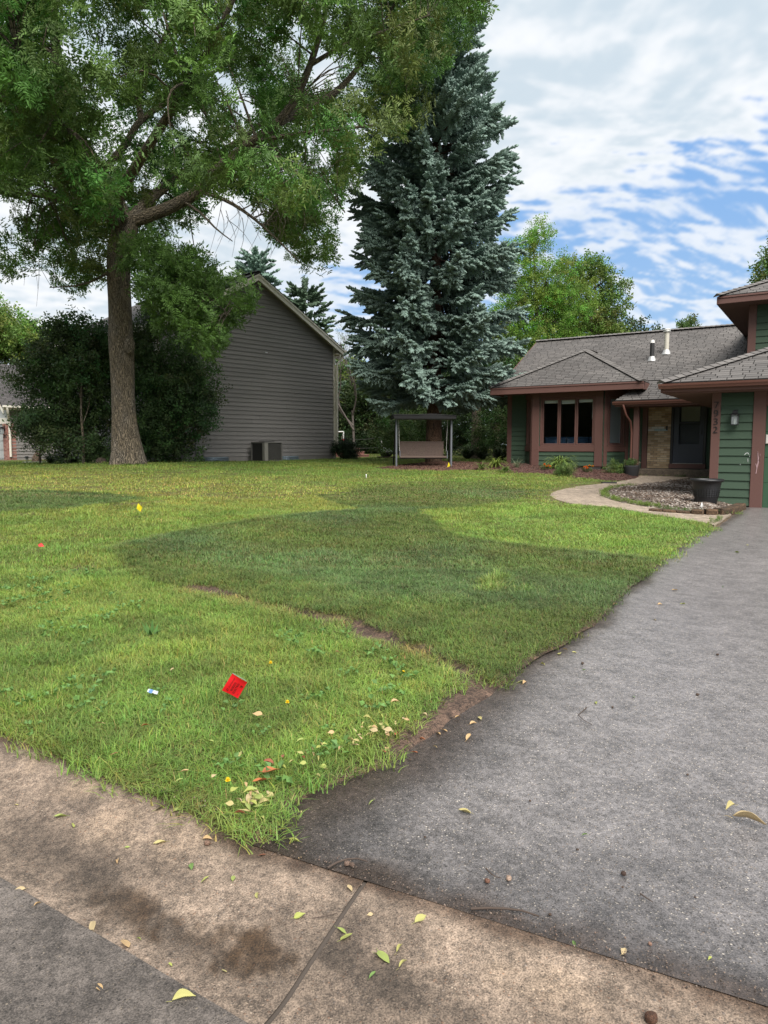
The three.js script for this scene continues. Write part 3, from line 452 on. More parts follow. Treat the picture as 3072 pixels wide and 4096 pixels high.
  part(dr, 'door_frame', mergeGeometries([chamfer(-2.48, -2.4, 0.84, 3.08, z(8.3), z(8.14)), chamfer(-1.5, -1.42, 0.84, 3.08, z(8.3), z(8.14)), chamfer(-2.4, -1.5, 3.02, 3.08, z(8.3), z(8.14))]), black);
  Bx(dr, 'threshold', trimDark, -2.5, -1.4, 0.84, 0.99, z(8.3), z(8.1)); Bx(dr, 'sill_strip', M([0.5, 0.5, 0.5], 0.3, { metalness: 0.8 }), -2.4, -1.5, 0.992, 1.006, z(8.25), z(8.12), 0.003);
  const sh = new THREE.Shape(); sh.moveTo(-2.4, 1.008); sh.lineTo(-1.5, 1.008); sh.lineTo(-1.5, 3.02); sh.lineTo(-2.4, 3.02); for (const [a, b] of [[1.62, 2.28], [2.31, 2.9]]) { const q = new THREE.Path(); q.moveTo(-2.24, a); q.lineTo(-2.24, b); q.lineTo(-1.62, b); q.lineTo(-1.62, a); sh.holes.push(q); }
  const leafG = new THREE.ExtrudeGeometry(sh, { depth: 0.03, bevelEnabled: true, bevelSize: 0.006, bevelThickness: 0.006, bevelSegments: 1 }); leafG.translate(0, 0, z(8.22)); part(dr, 'storm_door', leafG, navy);
  for (const [a, b] of [[1.62, 2.28], [2.31, 2.9]]) { const g = new THREE.PlaneGeometry(0.62, b - a); g.translate(-1.93, (a + b) / 2, z(8.205)); part(dr, 'pane', g, glass); }
  part(dr, 'inner_door', boxg(-2.4, -1.5, 1.0, 3.02, z(8.38), z(8.33)), M([0.03, 0.032, 0.045], 0.5));
  { const gs = []; for (let i = 0; i < 24; i++) { const x = -2.2 + i * 0.025; gs.push(boxg(x, x + 0.017, 2.34, 2.88, z(8.32), z(8.31))); } const c = part(dr, 'curtain', mergeGeometries(gs), M([0.42, 0.44, 0.38], 0.9)); c.userData.kind = 'stuff'; }
  const hd = new THREE.CapsuleGeometry(0.014, 0.1, 4, 8); hd.translate(-1.56, 1.98, z(8.15)); part(dr, 'handle', hd, black); const lk = new THREE.CylinderGeometry(0.022, 0.022, 0.03, 14); lk.rotateX(Math.PI / 2); lk.translate(-1.56, 2.09, z(8.16)); part(dr, 'lock', lk, black);
  Bx(h, 'doorbell', black, -2.63, -2.58, 2.07, 2.2, z(8.18), z(8.14), 0.006);
  // rooms behind the glass
  part(h, 'room_wall', boxg(-8, 0, 0.7, 3.5, z(13.3), z(13.2)), inner); part(h, 'room_wall', boxg(-8.0, -7.9, 0.8, 3.44, z(13.2), z(8.36)), inner); part(h, 'room_wall', boxg(-2.9, -2.8, 0.8, 3.44, z(13.2), z(8.52)), inner); part(h, 'room_floor', boxg(-7.9, 0, 0.95, 1.02, z(13.2), z(8.4)), M([0.2, 0.14, 0.09], 0.7)); part(h, 'room_ceiling', boxg(-7.9, 0, 3.45, 3.5, z(13.2), z(8.36)), inner);
  // roof planes
  const z68 = (t) => -t, sl = 0.545, main = (t) => 2.97 + sl * (t - 6.7);
  roofPlane(h, [[-8.4, main(7.95), -7.95], [-0.03, main(7.95), -7.95], [-0.03, main(11.8), -11.8], [-8.4, main(11.8), -11.8]], { mats: shing, deck });
  roofPlane(h, [[-3.9, main(6.7), -6.7], [-0.16, main(6.7), -6.7], [-0.16, main(7.94), -7.94], [-3.25, main(7.94), -7.94]], { mats: shing, deck });
  roofPlane(h, [[-0.03, main(6.7), -16.9], [-8.4, main(6.7), -16.9], [-8.4, main(11.8), -11.81], [-0.03, main(11.8), -11.81]], { mats: shing, deck });
  part(h, 'rake_board', polyGeo([[-8.44, main(7.9) - 0.2, -7.9], [-8.44, main(11.8) - 0.2, -11.8], [-8.44, main(11.8) + 0.01, -11.8], [-8.44, main(7.9) + 0.01, -7.9], [-8.402, main(7.9) - 0.2, -7.9], [-8.402, main(11.8) - 0.2, -11.8], [-8.402, main(11.8) + 0.01, -11.8], [-8.402, main(7.9) + 0.01, -7.9]], [[0, 1, 2], [0, 2, 3], [4, 6, 5], [4, 7, 6], [3, 2, 6], [3, 6, 7], [0, 5, 1], [0, 4, 5]]), trim);
  part(h, 'gable_wall', polyGeo([[-8, 0.8, -8.2], [-8, 0.8, -15], [-8, 3.9, -15], [-8, 5.55, -11.8], [-8, 3.7, -8.2]], [[0, 1, 2], [0, 2, 3], [0, 3, 4]]), core);
  hipCaps(h, [-8.4, main(11.8) + 0.01, -11.8], [-0.05, main(11.8) + 0.01, -11.8], shing);
  // hip over the bay
  const e = 3.56, t0 = 6.85, xl = -8.2, xr = -3.1, xm = -5.65, ta = 9.4, ya = e + sl * 2.55, tb = ta + (ya - main(ta)) / sl;
  roofPlane(h, [[xl, e, -t0], [xr, e, -t0], [xm, ya, -ta]], { mats: shing, deck });
  const tr = 6.7 + (e - 2.97) / sl;
  roofPlane(h, [[xr, e, -t0], [xr, e, -tr], [xm, ya, -tb], [xm, ya, -ta]], { mats: shing, deck });
  roofPlane(h, [[xl, e, -tr], [xl, e, -t0], [xm, ya, -ta], [xm, ya, -tb]], { mats: shing, deck });
  hipCaps(h, [xl, e + 0.005, -t0], [xm, ya + 0.005, -ta], shing); hipCaps(h, [xr, e + 0.005, -t0], [xm, ya + 0.005, -ta], shing); hipCaps(h, [xm, ya + 0.005, -ta], [xm, ya + 0.005, -tb], shing);
  Bx(h, 'fascia', trim, xl - 0.02, xr + 0.02, 3.32, 3.5, -t0 - 0.03, -t0 + 0.012); Bx(h, 'drip_board', trimDark, xl - 0.03, xr + 0.03, 3.5, 3.552, -t0 - 0.03, -t0 + 0.03); Bx(h, 'fascia', trim, xr - 0.02, xr + 0.02, 3.32, 3.54, -tr - 0.05, -t0 - 0.032); Bx(h, 'fascia', trim, xl - 0.02, xl + 0.02, 3.32, 3.54, -tr - 0.2, -t0 - 0.032);
  part(h, 'eave_soffit', boxg(xl + 0.03, xr - 0.03, 3.385, 3.395, -8.2, -t0 - 0.035), soffit);
  // porch eave: gutter, fascia, soffit, downspout
  const gutter = (p, x0, x1, y, zf, m) => { const s = new THREE.Shape(); s.moveTo(0, 0); s.lineTo(0.075, 0); s.lineTo(0.09, 0.03); s.lineTo(0.115, 0.06); s.lineTo(0.125, 0.1); s.lineTo(0.112, 0.1); s.lineTo(0.1, 0.06); s.lineTo(0.07, 0.012); s.lineTo(0.01, 0.012); s.lineTo(0.01, 0.1); s.lineTo(0, 0.1); const g = new THREE.ExtrudeGeometry(s, { depth: x1 - x0, bevelEnabled: false }); g.rotateY(-Math.PI / 2); g.scale(1, 1, 1); g.translate(x1, y, zf); return part(p, 'gutter', g, m); };
  Bx(h, 'fascia', trim, -3.9, -0.16, 2.78, 2.95, -6.74, -6.7); gutter(h, -3.95, -0.17, 2.84, -6.695, gut); part(h, 'porch_soffit', boxg(-3.85, -0.16, 2.8, 2.82, -8.2, -6.75), soffit);
  part(h, 'downspout', tubeAlong([[-3.62, 2.84, -6.62], [-3.62, 2.7, -6.62], [-3.55, 2.52, -6.75], [-3.46, 2.3, -7.0], [-3.44, 2.1, -7.04], [-3.44, 1.2, -7.05], [-3.44, 0.6, -7.05]].map((p) => new THREE.Vector3(...p)), [0.035, 0.035], 8), gut);
  // garage hip roof
  const ge = 2.85, gs = 0.417, gx = -1.04, gt = -0.5, gw = 8.1, gap = (gw - gx) / 2, gy = ge + gs * gap;
  roofPlane(h, [[gx, ge, -gt], [gw, ge, -gt], [gx + gap, gy, -(gt + gap)]], { mats: shing, deck });
  roofPlane(h, [[gx, ge, -8.1], [gx, ge, -gt], [gx + gap, gy, -(gt + gap)], [gx + gap, gy, -8.1]], { mats: shing, deck });
  hipCaps(h, [gx, ge + 0.005, -gt], [gx + gap, gy + 0.005, -(gt + gap)], shing);
  Bx(h, 'fascia', trim, gx, gw, 2.66, 2.83, -gt - 0.03, -gt); gutter(h, gx - 0.06, gw, 2.73, -gt + 0.003, gut); Bx(h, 'fascia', trim, gx - 0.03, gx, 2.66, 2.83, -8.0, -gt); part(h, 'eave_soffit', boxg(gx, gw, 2.645, 2.66, -8.0, -gt - 0.035), soffit);
  // upper storey
  wp([0, 5], [6, 5], 3.0, 5.22, { first: 3.05 }); Bx(h, 'corner_trim', trim, -0.05, 0.14, 3.0, 5.24, -5.1, -4.95); part(h, 'upper_core', boxg(-0.02, 6, 2.9, 5.22, -12.9, -5.16), core);
  const ue = 5.42, ux = -0.72, ut = 4.35, ug = 3.6; roofPlane(h, [[ux, ue, -ut], [7, ue, -ut], [ux + ug, ue + gs * ug, -(ut + ug)]], { mats: shing, deck }); roofPlane(h, [[ux, ue, -13.5], [ux, ue, -ut], [ux + ug, ue + gs * ug, -(ut + ug)], [ux + ug, ue + gs * ug, -10]], { mats: shing, deck }); hipCaps(h, [ux, ue + 0.005, -ut], [ux + ug, ue + gs * ug, -(ut + ug)], shing);
  Bx(h, 'fascia', trim, ux, 7, 5.22, 5.36, -ut - 0.03, -ut); Bx(h, 'drip_board', trimDark, ux - 0.02, 7, 5.36, 5.41, -ut - 0.03, -ut + 0.02); Bx(h, 'fascia', trim, ux - 0.03, ux, 5.22, 5.4, -13.4, -ut); part(h, 'eave_soffit', boxg(ux, 7, 5.225, 5.24, -13.4, -ut - 0.035), soffit);
  // pipes on the roof
  const pipe = (s, t, hgt, r, m, cap, name) => { const g = sub(h, name), y = main(t); const c = new THREE.CylinderGeometry(r, r, hgt, 16); c.translate(s, y + hgt / 2, -t); part(g, 'pipe', c, m); const b = new THREE.CylinderGeometry(r * 1.15, r * 2.0, 0.16, 16); b.translate(s, y + 0.05, -t); part(g, 'flashing', b, M([0.5, 0.5, 0.5], 0.5, { metalness: 0.4 })); cap(g, s, y + hgt, -t); };
  const met = M([0.5, 0.5, 0.48], 0.5, { metalness: 0.3 });
  pipe(-3.42, 9.45, 0.6, 0.075, M([0.02, 0.02, 0.022], 0.6), (g, x, y, zz) => { const c = new THREE.CylinderGeometry(0.06, 0.078, 0.1, 16); c.translate(x, y + 0.03, zz); part(g, 'cap', c, white); }, 'vent_pipe');
  pipe(-3.05, 9.9, 0.74, 0.08, M([0.52, 0.49, 0.42], 0.6), (g, x, y, zz) => { for (let i = 0; i < 2; i++) { const c = new THREE.CylinderGeometry(0.11, 0.13, 0.035, 18); c.translate(x, y + 0.02 + i * 0.055, zz); part(g, 'cap', c, met); } const c = new THREE.CylinderGeometry(0.07, 0.07, 0.1, 12); c.translate(x, y + 0.03, zz); part(g, 'neck', c, met); }, 'flue_pipe');
  finishRoof(h, 290);
}
// furniture seen through the bay
{
  const sofa = thing('sofa', 'blue sofa behind the bay window glass', 'sofa', at(-5.7, 1.02, 9.1), -PHI), blue = M([0.045, 0.1, 0.19], 0.95);
  Bx(sofa, 'seat', blue, -1.2, 1.2, 0.1, 0.42, -0.45, 0.42, 0.05); for (let i = 0; i < 3; i++) Bx(sofa, 'back_cushion', blue, -1.2 + i * 0.8, -0.42 + i * 0.8, 0.4, 0.86, 0.18, 0.42, 0.06); Bx(sofa, 'base', M([0.05, 0.04, 0.035], 0.8), -1.15, 1.15, 0, 0.1, -0.4, 0.38); for (const x of [-1.36, 1.2]) Bx(sofa, 'armrest', blue, x, x + 0.16, 0.06, 0.62, -0.45, 0.42, 0.04);
  const bay = at(-5.55, 1.303, 7.75), pile = [[0, 0, 0.25, 0.035, 0.2, 0], [0.01, 0.036, 0.24, 0.03, 0.19, 0.06], [0.0, 0.068, 0.26, 0.035, 0.2, -0.05], [0.02, 0.105, 0.22, 0.03, 0.18, 0.1]];
  pile.forEach(([x, y, w, hh, d, r], i) => { const b = thing('book', ['white bound book at the bottom of the pile in the bay window', 'pale book second in the pile in the bay window', 'pale book third in the pile in the bay window', 'small white book on top of the pile in the bay window'][i], 'book', bay.clone().add(new THREE.Vector3(x, y + 0.14, 0)), -PHI + r, 'books in the bay window'); Bx(b, 'cover', M([0.6, 0.62, 0.6], 0.6), -w / 2, w / 2, 0, hh, -d / 2, d / 2, 0.004); Bx(b, 'pages', M([0.75, 0.72, 0.65], 0.9), -w / 2 + 0.01, w / 2 - 0.004, 0.005, hh - 0.005, -d / 2 - 0.003, d / 2 + 0.003, 0.002); });
  const bench = thing('window_box', 'pale low box under the books in the bay window', 'box', bay, -PHI); Bx(bench, 'body', M([0.3, 0.28, 0.26], 0.8), -0.3, 0.3, 0, 0.13, -0.14, 0.14, 0.01); Bx(bench, 'lid', M([0.35, 0.33, 0.3], 0.8), -0.31, 0.31, 0.13, 0.139, -0.15, 0.15, 0.002);
}
// wall lanterns
function lantern(parentPos, turn, label, scale = 1) {
  const l = thing('wall_lantern', label, 'lantern', parentPos, turn), k = M([0.03, 0.03, 0.032], 0.45, { metalness: 0.4 }), fg = new THREE.MeshPhysicalMaterial({ color: lin(0.8, 0.86, 0.88), roughness: 0.35, transmission: 0.8, thickness: 0, side: THREE.DoubleSide });
  Bx(l, 'back_plate', k, -0.04, 0.04, -0.05, 0.13, 0, 0.015, 0.004); Bx(l, 'arm', k, -0.012, 0.012, 0.07, 0.095, 0.01, 0.1, 0.003); Bx(l, 'finial', k, -0.045, 0.045, 0.06, 0.1, 0.06, 0.15, 0.004);
  const roof = new THREE.CylinderGeometry(0.06, 0.135, 0.035, 4); roof.rotateY(Math.PI / 4); roof.translate(0, 0.042, 0.105); part(l, 'roof', roof, k);
  for (const [x, y] of [[-0.06, 0.045], [0.06, 0.045], [-0.06, 0.165], [0.06, 0.165]]) Bx(l, 'corner_bar', k, x - 0.006, x + 0.006, -0.17, 0.03, y - 0.006, y + 0.006, 0.002);
  for (const [w, x, zz, r] of [[0.11, 0, 0.165, 0], [0.11, 0, 0.045, 0], [0.11, -0.06, 0.105, 1.5708], [0.11, 0.06, 0.105, 1.5708]]) { const g = new THREE.PlaneGeometry(w, 0.19); g.rotateY(r); g.translate(x, -0.07, zz); part(l, 'pane', g, fg); }
  Bx(l, 'base', k, -0.067, 0.067, -0.185, -0.168, 0.038, 0.172, 0.003); Bx(l, 'bulb_socket', M([0.7, 0.68, 0.6], 0.6), -0.014, 0.014, -0.165, -0.06, 0.09, 0.118, 0.004);
  l.scale.setScalar(scale); return l;
}
lantern(at(0.31, 2.16, -0.03), -PHI, 'black lantern with frosted glass on the green siding beside the garage door');
lantern(at(-2.82, 3.0, 8.175), -PHI, 'black lantern high on the tan brick wall of the porch', 0.9);
// house number
const font = await new FontLoader().loadAsync('fonts/droid/droid_sans_regular.typeface.json');
{
  const m = M([0.012, 0.012, 0.014], 0.5); [...'7932'].forEach((c, i) => { const g = new TextGeometry(c, { font, size: 0.128, depth: 0.012, curveSegments: 8, bevelEnabled: false }); g.computeBoundingBox(); const b = g.boundingBox; g.translate(-(b.min.x + b.max.x) / 2 - 0.055, 2.335 - i * 0.17, 0.05); const o = part(houseGreen, 'number', g, m); o.userData.label = `black numeral ${c} on the corner trim`; });
}

// ---------------------------------------------------------------- the grey house next door: x along its gable wall, z out of it
seed(31);
const GTURN = Math.atan2(6.3, 5.79), GL = Math.hypot(5.79, 6.3);
const houseGrey = thing('grey_house', 'tall grey lap-sided house with its blank gable wall and cream rake boards', 'house', new THREE.Vector3(-8.05, 0, -25.7), GTURN);
const greyAt = (x, y, z) => new THREE.Vector3(x, y, z).applyAxisAngle(new THREE.Vector3(0, 1, 0), GTURN).add(new THREE.Vector3(-8.05, 0, -25.7));
{
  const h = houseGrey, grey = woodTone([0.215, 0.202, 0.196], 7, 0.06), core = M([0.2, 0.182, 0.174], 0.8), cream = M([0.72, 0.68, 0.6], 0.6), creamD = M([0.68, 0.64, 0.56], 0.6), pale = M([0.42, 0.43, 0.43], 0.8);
  const shing = [[0.05, 0.046, 0.048], [0.065, 0.06, 0.06], [0.08, 0.073, 0.073], [0.095, 0.088, 0.088]].map((c) => M(c, 0.92)), deck = M([0.02, 0.018, 0.018], 0.95);  // near-black deck colour paints the shadow lines between shingle courses
  const EV = 5.95, SL = 0.537, PK = EV + SL * GL / 2, D = 9, ends = (y) => { const k = Math.max(0, (y - EV) / SL); return [Math.min(k, GL / 2 - 0.02), Math.max(GL - k, GL / 2 + 0.02)]; };
  wallPanel(h, [0, 0], [GL, 0], 1.15, PK - 0.12, { core, boards: grey, lap: 0.165, ends, peak: [GL / 2, PK], eave: EV, cutEvery: 5 });
  Bx(h, 'skirt_board', grey[0], 0, GL, 0.75, 1.16, -0.1, 0.018);
  wallPanel(h, [0, -D], [0, -0.02], 1.15, EV - 0.1, { core, boards: grey, lap: 0.165 });
  Bx(h, 'skirt_board', grey[1], -0.02, 0.1, 0.75, 1.16, -D, -0.15);
  part(h, 'body', boxg(0.2, GL - 0.02, 0.7, EV - 0.05, -D, -0.16), core);
  part(h, 'far_gable', polyGeo([[0, EV - 0.1, -D], [GL, EV - 0.1, -D], [GL / 2, PK, -D]], [[0, 1, 2]]), core);
  Bx(h, 'corner_trim', cream, GL - 0.02, GL + 0.1, 0.95, EV - 0.05, -0.1, 0.05); Bx(h, 'corner_trim', cream, -0.1, 0.03, 0.95, EV - 0.05, -0.1, 0.045);
  const ov = 0.42, z1 = 0.32, ye = EV - SL * ov;
  roofPlane(h, [[-ov, ye + 0.1, -D - 0.3], [-ov, ye + 0.1, z1], [GL / 2, PK + 0.1, z1], [GL / 2, PK + 0.1, -D - 0.3]], { mats: shing, deck });
  roofPlane(h, [[GL + ov, ye + 0.1, z1], [GL + ov, ye + 0.1, -D - 0.3], [GL / 2, PK + 0.1, -D - 0.3], [GL / 2, PK + 0.1, z1]], { mats: shing, deck });
  hipCaps(h, [GL / 2, PK + 0.11, -D], [GL / 2, PK + 0.11, z1], shing);
  const rake = (sgn) => { const X = (k) => GL / 2 + sgn * k, w = GL / 2 + ov, y = (k) => PK + 0.045 - SL * k, q = []; for (const zz of [z1 - 0.035, z1 + 0.004]) q.push([X(0), y(0) - 0.24, zz], [X(w), y(w) - 0.24, zz], [X(w), y(w), zz], [X(0), y(0), zz]); return polyGeo(q, [[0, 1, 2], [0, 2, 3], [4, 6, 5], [4, 7, 6], [3, 2, 6], [3, 6, 7], [0, 5, 1], [0, 4, 5], [1, 5, 6], [1, 6, 2]]); };
  const rake2 = (sgn) => { const X = (k) => GL / 2 + sgn * k, w = GL / 2 + ov, y = (k) => PK + 0.046 - SL * k, q = []; for (const zz of [z1 + 0.006, z1 + 0.03]) q.push([X(0), y(0) - 0.07, zz], [X(w), y(w) - 0.07, zz], [X(w), y(w), zz], [X(0), y(0), zz]); return polyGeo(q, [[0, 1, 2], [0, 2, 3], [4, 6, 5], [4, 7, 6], [3, 2, 6], [3, 6, 7], [0, 5, 1], [0, 4, 5], [1, 5, 6], [1, 6, 2]]); };
  const under = (sgn) => { const X = (k) => GL / 2 + sgn * k, w = GL / 2 + ov, y = (k) => PK - 0.06 - SL * k; return polyGeo([[X(0), y(0), 0.02], [X(w), y(w), 0.02], [X(w), y(w), z1 - 0.04], [X(0), y(0), z1 - 0.04]], [[0, 1, 2], [0, 2, 3]]); };
  for (const s of [-1, 1]) { part(h, 'rake_board', rake(s), cream); part(h, 'rake_moulding', rake2(s), creamD); part(h, 'rake_soffit', under(s), creamD); }
  for (const [x0, x1] of [[-ov - 0.02, -ov + 0.02], [GL + ov - 0.02, GL + ov + 0.02]]) Bx(h, 'fascia', cream, x0, x1, ye - 0.1, ye + 0.08, -D, z1);
  for (const [x0, x1] of [[-ov, 0.02], [GL - 0.02, GL + ov]]) Bx(h, 'eave_return', creamD, x0, x1, ye - 0.14, ye - 0.1, -D, z1 - 0.04);
  Bx(h, 'eave_end', cream, GL + 0.1, GL + ov - 0.02, ye - 0.095, ye + 0.2, 0.05, 0.09);
  // rear gutter and its downspout, front gutter
  for (const x of [-ov - 0.12, GL + ov + 0.02]) Bx(h, 'gutter', cream, x, x + 0.1, ye - 0.03, ye + 0.08, -D, z1 + 0.03);
  const spout = (pts, r = 0.042) => part(h, 'downspout', tubeAlong(pts.map((p) => new THREE.Vector3(...p)), [r, r], 8), cream);
  spout([[GL + ov + 0.06, ye, 0.2], [GL + ov + 0.04, ye - 0.16, 0.2], [GL + ov - 0.1, ye - 0.3, 0.17], [GL + 0.2, ye - 0.36, 0.14], [GL + 0.13, ye - 0.5, 0.12], [GL + 0.12, ye - 1, 0.12], [GL + 0.12, 1.3, 0.12], [GL + 0.13, 1.1, 0.14], [GL + 0.25, 1.0, 0.28]], 0.055);
  spout([[-ov - 0.06, ye, 0.15], [-ov, ye - 0.2, 0.14], [-0.1, ye - 0.45, 0.1], [-0.08, ye - 0.7, 0.1], [-0.08, 1.0, 0.1]]);
  Bx(h, 'wall_patch', M([0.65, 0.66, 0.68], 0.6), 4.77, 4.89, 5.31, 5.35, 0.02, 0.035, 0.004);
  // garage wing with its gable to the street
  const gx = 0.6, gz = -16, gz2 = -22.4, gm = (gz + gz2) / 2, ge = 3.72, gp = 6.05;
  wallPanel(h, [gx, gz], [7, gz], 0.8, ge, { core, boards: grey, lap: 0.165 });
  part(h, 'garage_body', boxg(gx + 0.2, 7, 0.7, ge, gz2, gz - 0.16), core); part(h, 'garage_gable', polyGeo([[gx, 2.95, gz2], [gx, 2.95, gz], [gx, ge, gz], [gx, gp - 0.1, gm], [gx, ge, gz2]], [[0, 1, 2], [0, 2, 3], [0, 3, 4]]), pale);
  Bx(h, 'header_band', cream, gx - 0.04, gx + 0.05, 2.72, 3.02, gz2, gz + 0.02);
  const gd = sub(h, 'garage_door'); for (let r = 0; r < 4; r++) { Bx(gd, 'door_section', pale, gx + 0.05, gx + 0.1, 0.85 + r * 0.47, 1.31 + r * 0.47, gz2 + 0.6, gz - 0.62, 0.004); for (let c = 0; c < 7; c++) Bx(gd, 'raised_panel', pale, gx + 0.03, gx + 0.06, 0.92 + r * 0.47, 1.24 + r * 0.47, gz - 1.3 - c * 0.72, gz - 0.7 - c * 0.72, 0.01); }
  const red = [[0.3, 0.13, 0.1], [0.36, 0.17, 0.14], [0.25, 0.11, 0.09], [0.4, 0.22, 0.18]].map((c) => M(c, 0.85)), pil = sub(h, 'brick_pillar'); part(pil, 'mortar', boxg(gx - 0.06, gx + 0.3, 0.8, 2.72, gz - 0.6, gz + 0.01), M([0.42, 0.36, 0.32], 0.95));
  const bf = chamfer(-0.02, 0.02, -0.032, 0.032, -0.098, 0.098, 0.004), bs = chamfer(-0.098, 0.098, -0.032, 0.032, -0.02, 0.02, 0.004);
  for (let r = 0, y = 0.86; y < 2.72; y += 0.076, r++) { for (let k = 0; k < 3; k++) { const b = part(pil, 'brick', bf, red[Math.floor(rnd() * 4)]); b.position.set(gx - 0.06 + R(-0.002, 0.003), y, gz - 0.5 + k * 0.205 + (r % 2 ? 0.0 : -0.0)); } for (let k = 0; k < 2; k++) { const b = part(pil, 'brick', bs, red[Math.floor(rnd() * 4)]); b.position.set(gx + 0.03 + k * 0.205, y, gz + 0.01); } }
  const porchBrick = sub(h, 'brick_pillar'); part(porchBrick, 'mortar', boxg(2.6, 2.95, 0.8, 2.6, -11.0, -10.6), M([0.42, 0.36, 0.32], 0.95)); for (let r = 0, y = 0.86; y < 2.6; y += 0.076, r++) { const b = part(porchBrick, 'brick', bf, red[Math.floor(rnd() * 4)]); b.position.set(2.6, y, -10.8); const c = part(porchBrick, 'brick', bs, red[Math.floor(rnd() * 4)]); c.position.set(2.72, y, -10.6); }
  const gr = (p) => roofPlane(h, p, { mats: shing, deck }); const oz = 0.4, gl = (gp - ge) / 3.2;
  gr([[gx - 0.35, ge - gl * oz + 0.05, gz + oz], [7.2, ge - gl * oz + 0.05, gz + oz], [7.2, gp, gm], [gx - 0.35, gp, gm]]); gr([[7.2, ge - gl * oz + 0.05, gz2 - oz], [gx - 0.35, ge - gl * oz + 0.05, gz2 - oz], [gx - 0.35, gp, gm], [7.2, gp, gm]]);
  for (const sg of [-1, 1]) { const zz = (k) => gm + sg * k, w = 3.2 + oz, y = (k) => gp - 0.05 - gl * k; part(h, 'rake_board', polyGeo([[gx - 0.36, y(0) - 0.2, zz(0)], [gx - 0.36, y(w) - 0.2, zz(w)], [gx - 0.36, y(w), zz(w)], [gx - 0.36, y(0), zz(0)], [gx - 0.33, y(0) - 0.2, zz(0)], [gx - 0.33, y(w) - 0.2, zz(w)], [gx - 0.33, y(w), zz(w)], [gx - 0.33, y(0), zz(0)]], [[0, 1, 2], [0, 2, 3], [4, 6, 5], [4, 7, 6], [0, 5, 1], [0, 4, 5]]), cream); }
  Bx(h, 'fascia', cream, gx - 0.35, 7.2, ge - 0.3, ge - 0.1, gz + oz - 0.02, gz + oz + 0.02); Bx(h, 'gutter', cream, gx - 0.4, 7.2, ge - 0.2, ge - 0.1, gz + oz + 0.02, gz + oz + 0.13); part(h, 'eave_soffit', boxg(gx - 0.33, 7.2, ge - 0.31, ge - 0.3, gz, gz + oz), creamD);
  spout([[gx - 0.2, ge - 0.2, gz + 0.5], [gx - 0.15, ge - 0.5, gz + 0.45], [gx + 0.0, ge - 0.8, gz + 0.12], [gx + 0.02, ge - 1.1, gz + 0.09], [gx + 0.02, 1.0, gz + 0.09]], 0.06);
  finishRoof(h, 150);
  [...'7931'].forEach((c, i) => { const g = new TextGeometry(c, { font, size: 0.15, depth: 0.012, curveSegments: 6, bevelEnabled: false }); g.rotateY(-Math.PI / 2); g.translate(gx - 0.085, 1.98, gz - 0.52 + i * 0.125); part(h, 'number', g, M([0.02, 0.018, 0.018], 0.6)); });
}
lantern(greyAt(0.51, 2.42, -16.3), GTURN - Math.PI / 2, 'black lantern on the red brick pillar of the grey house', 1.35);
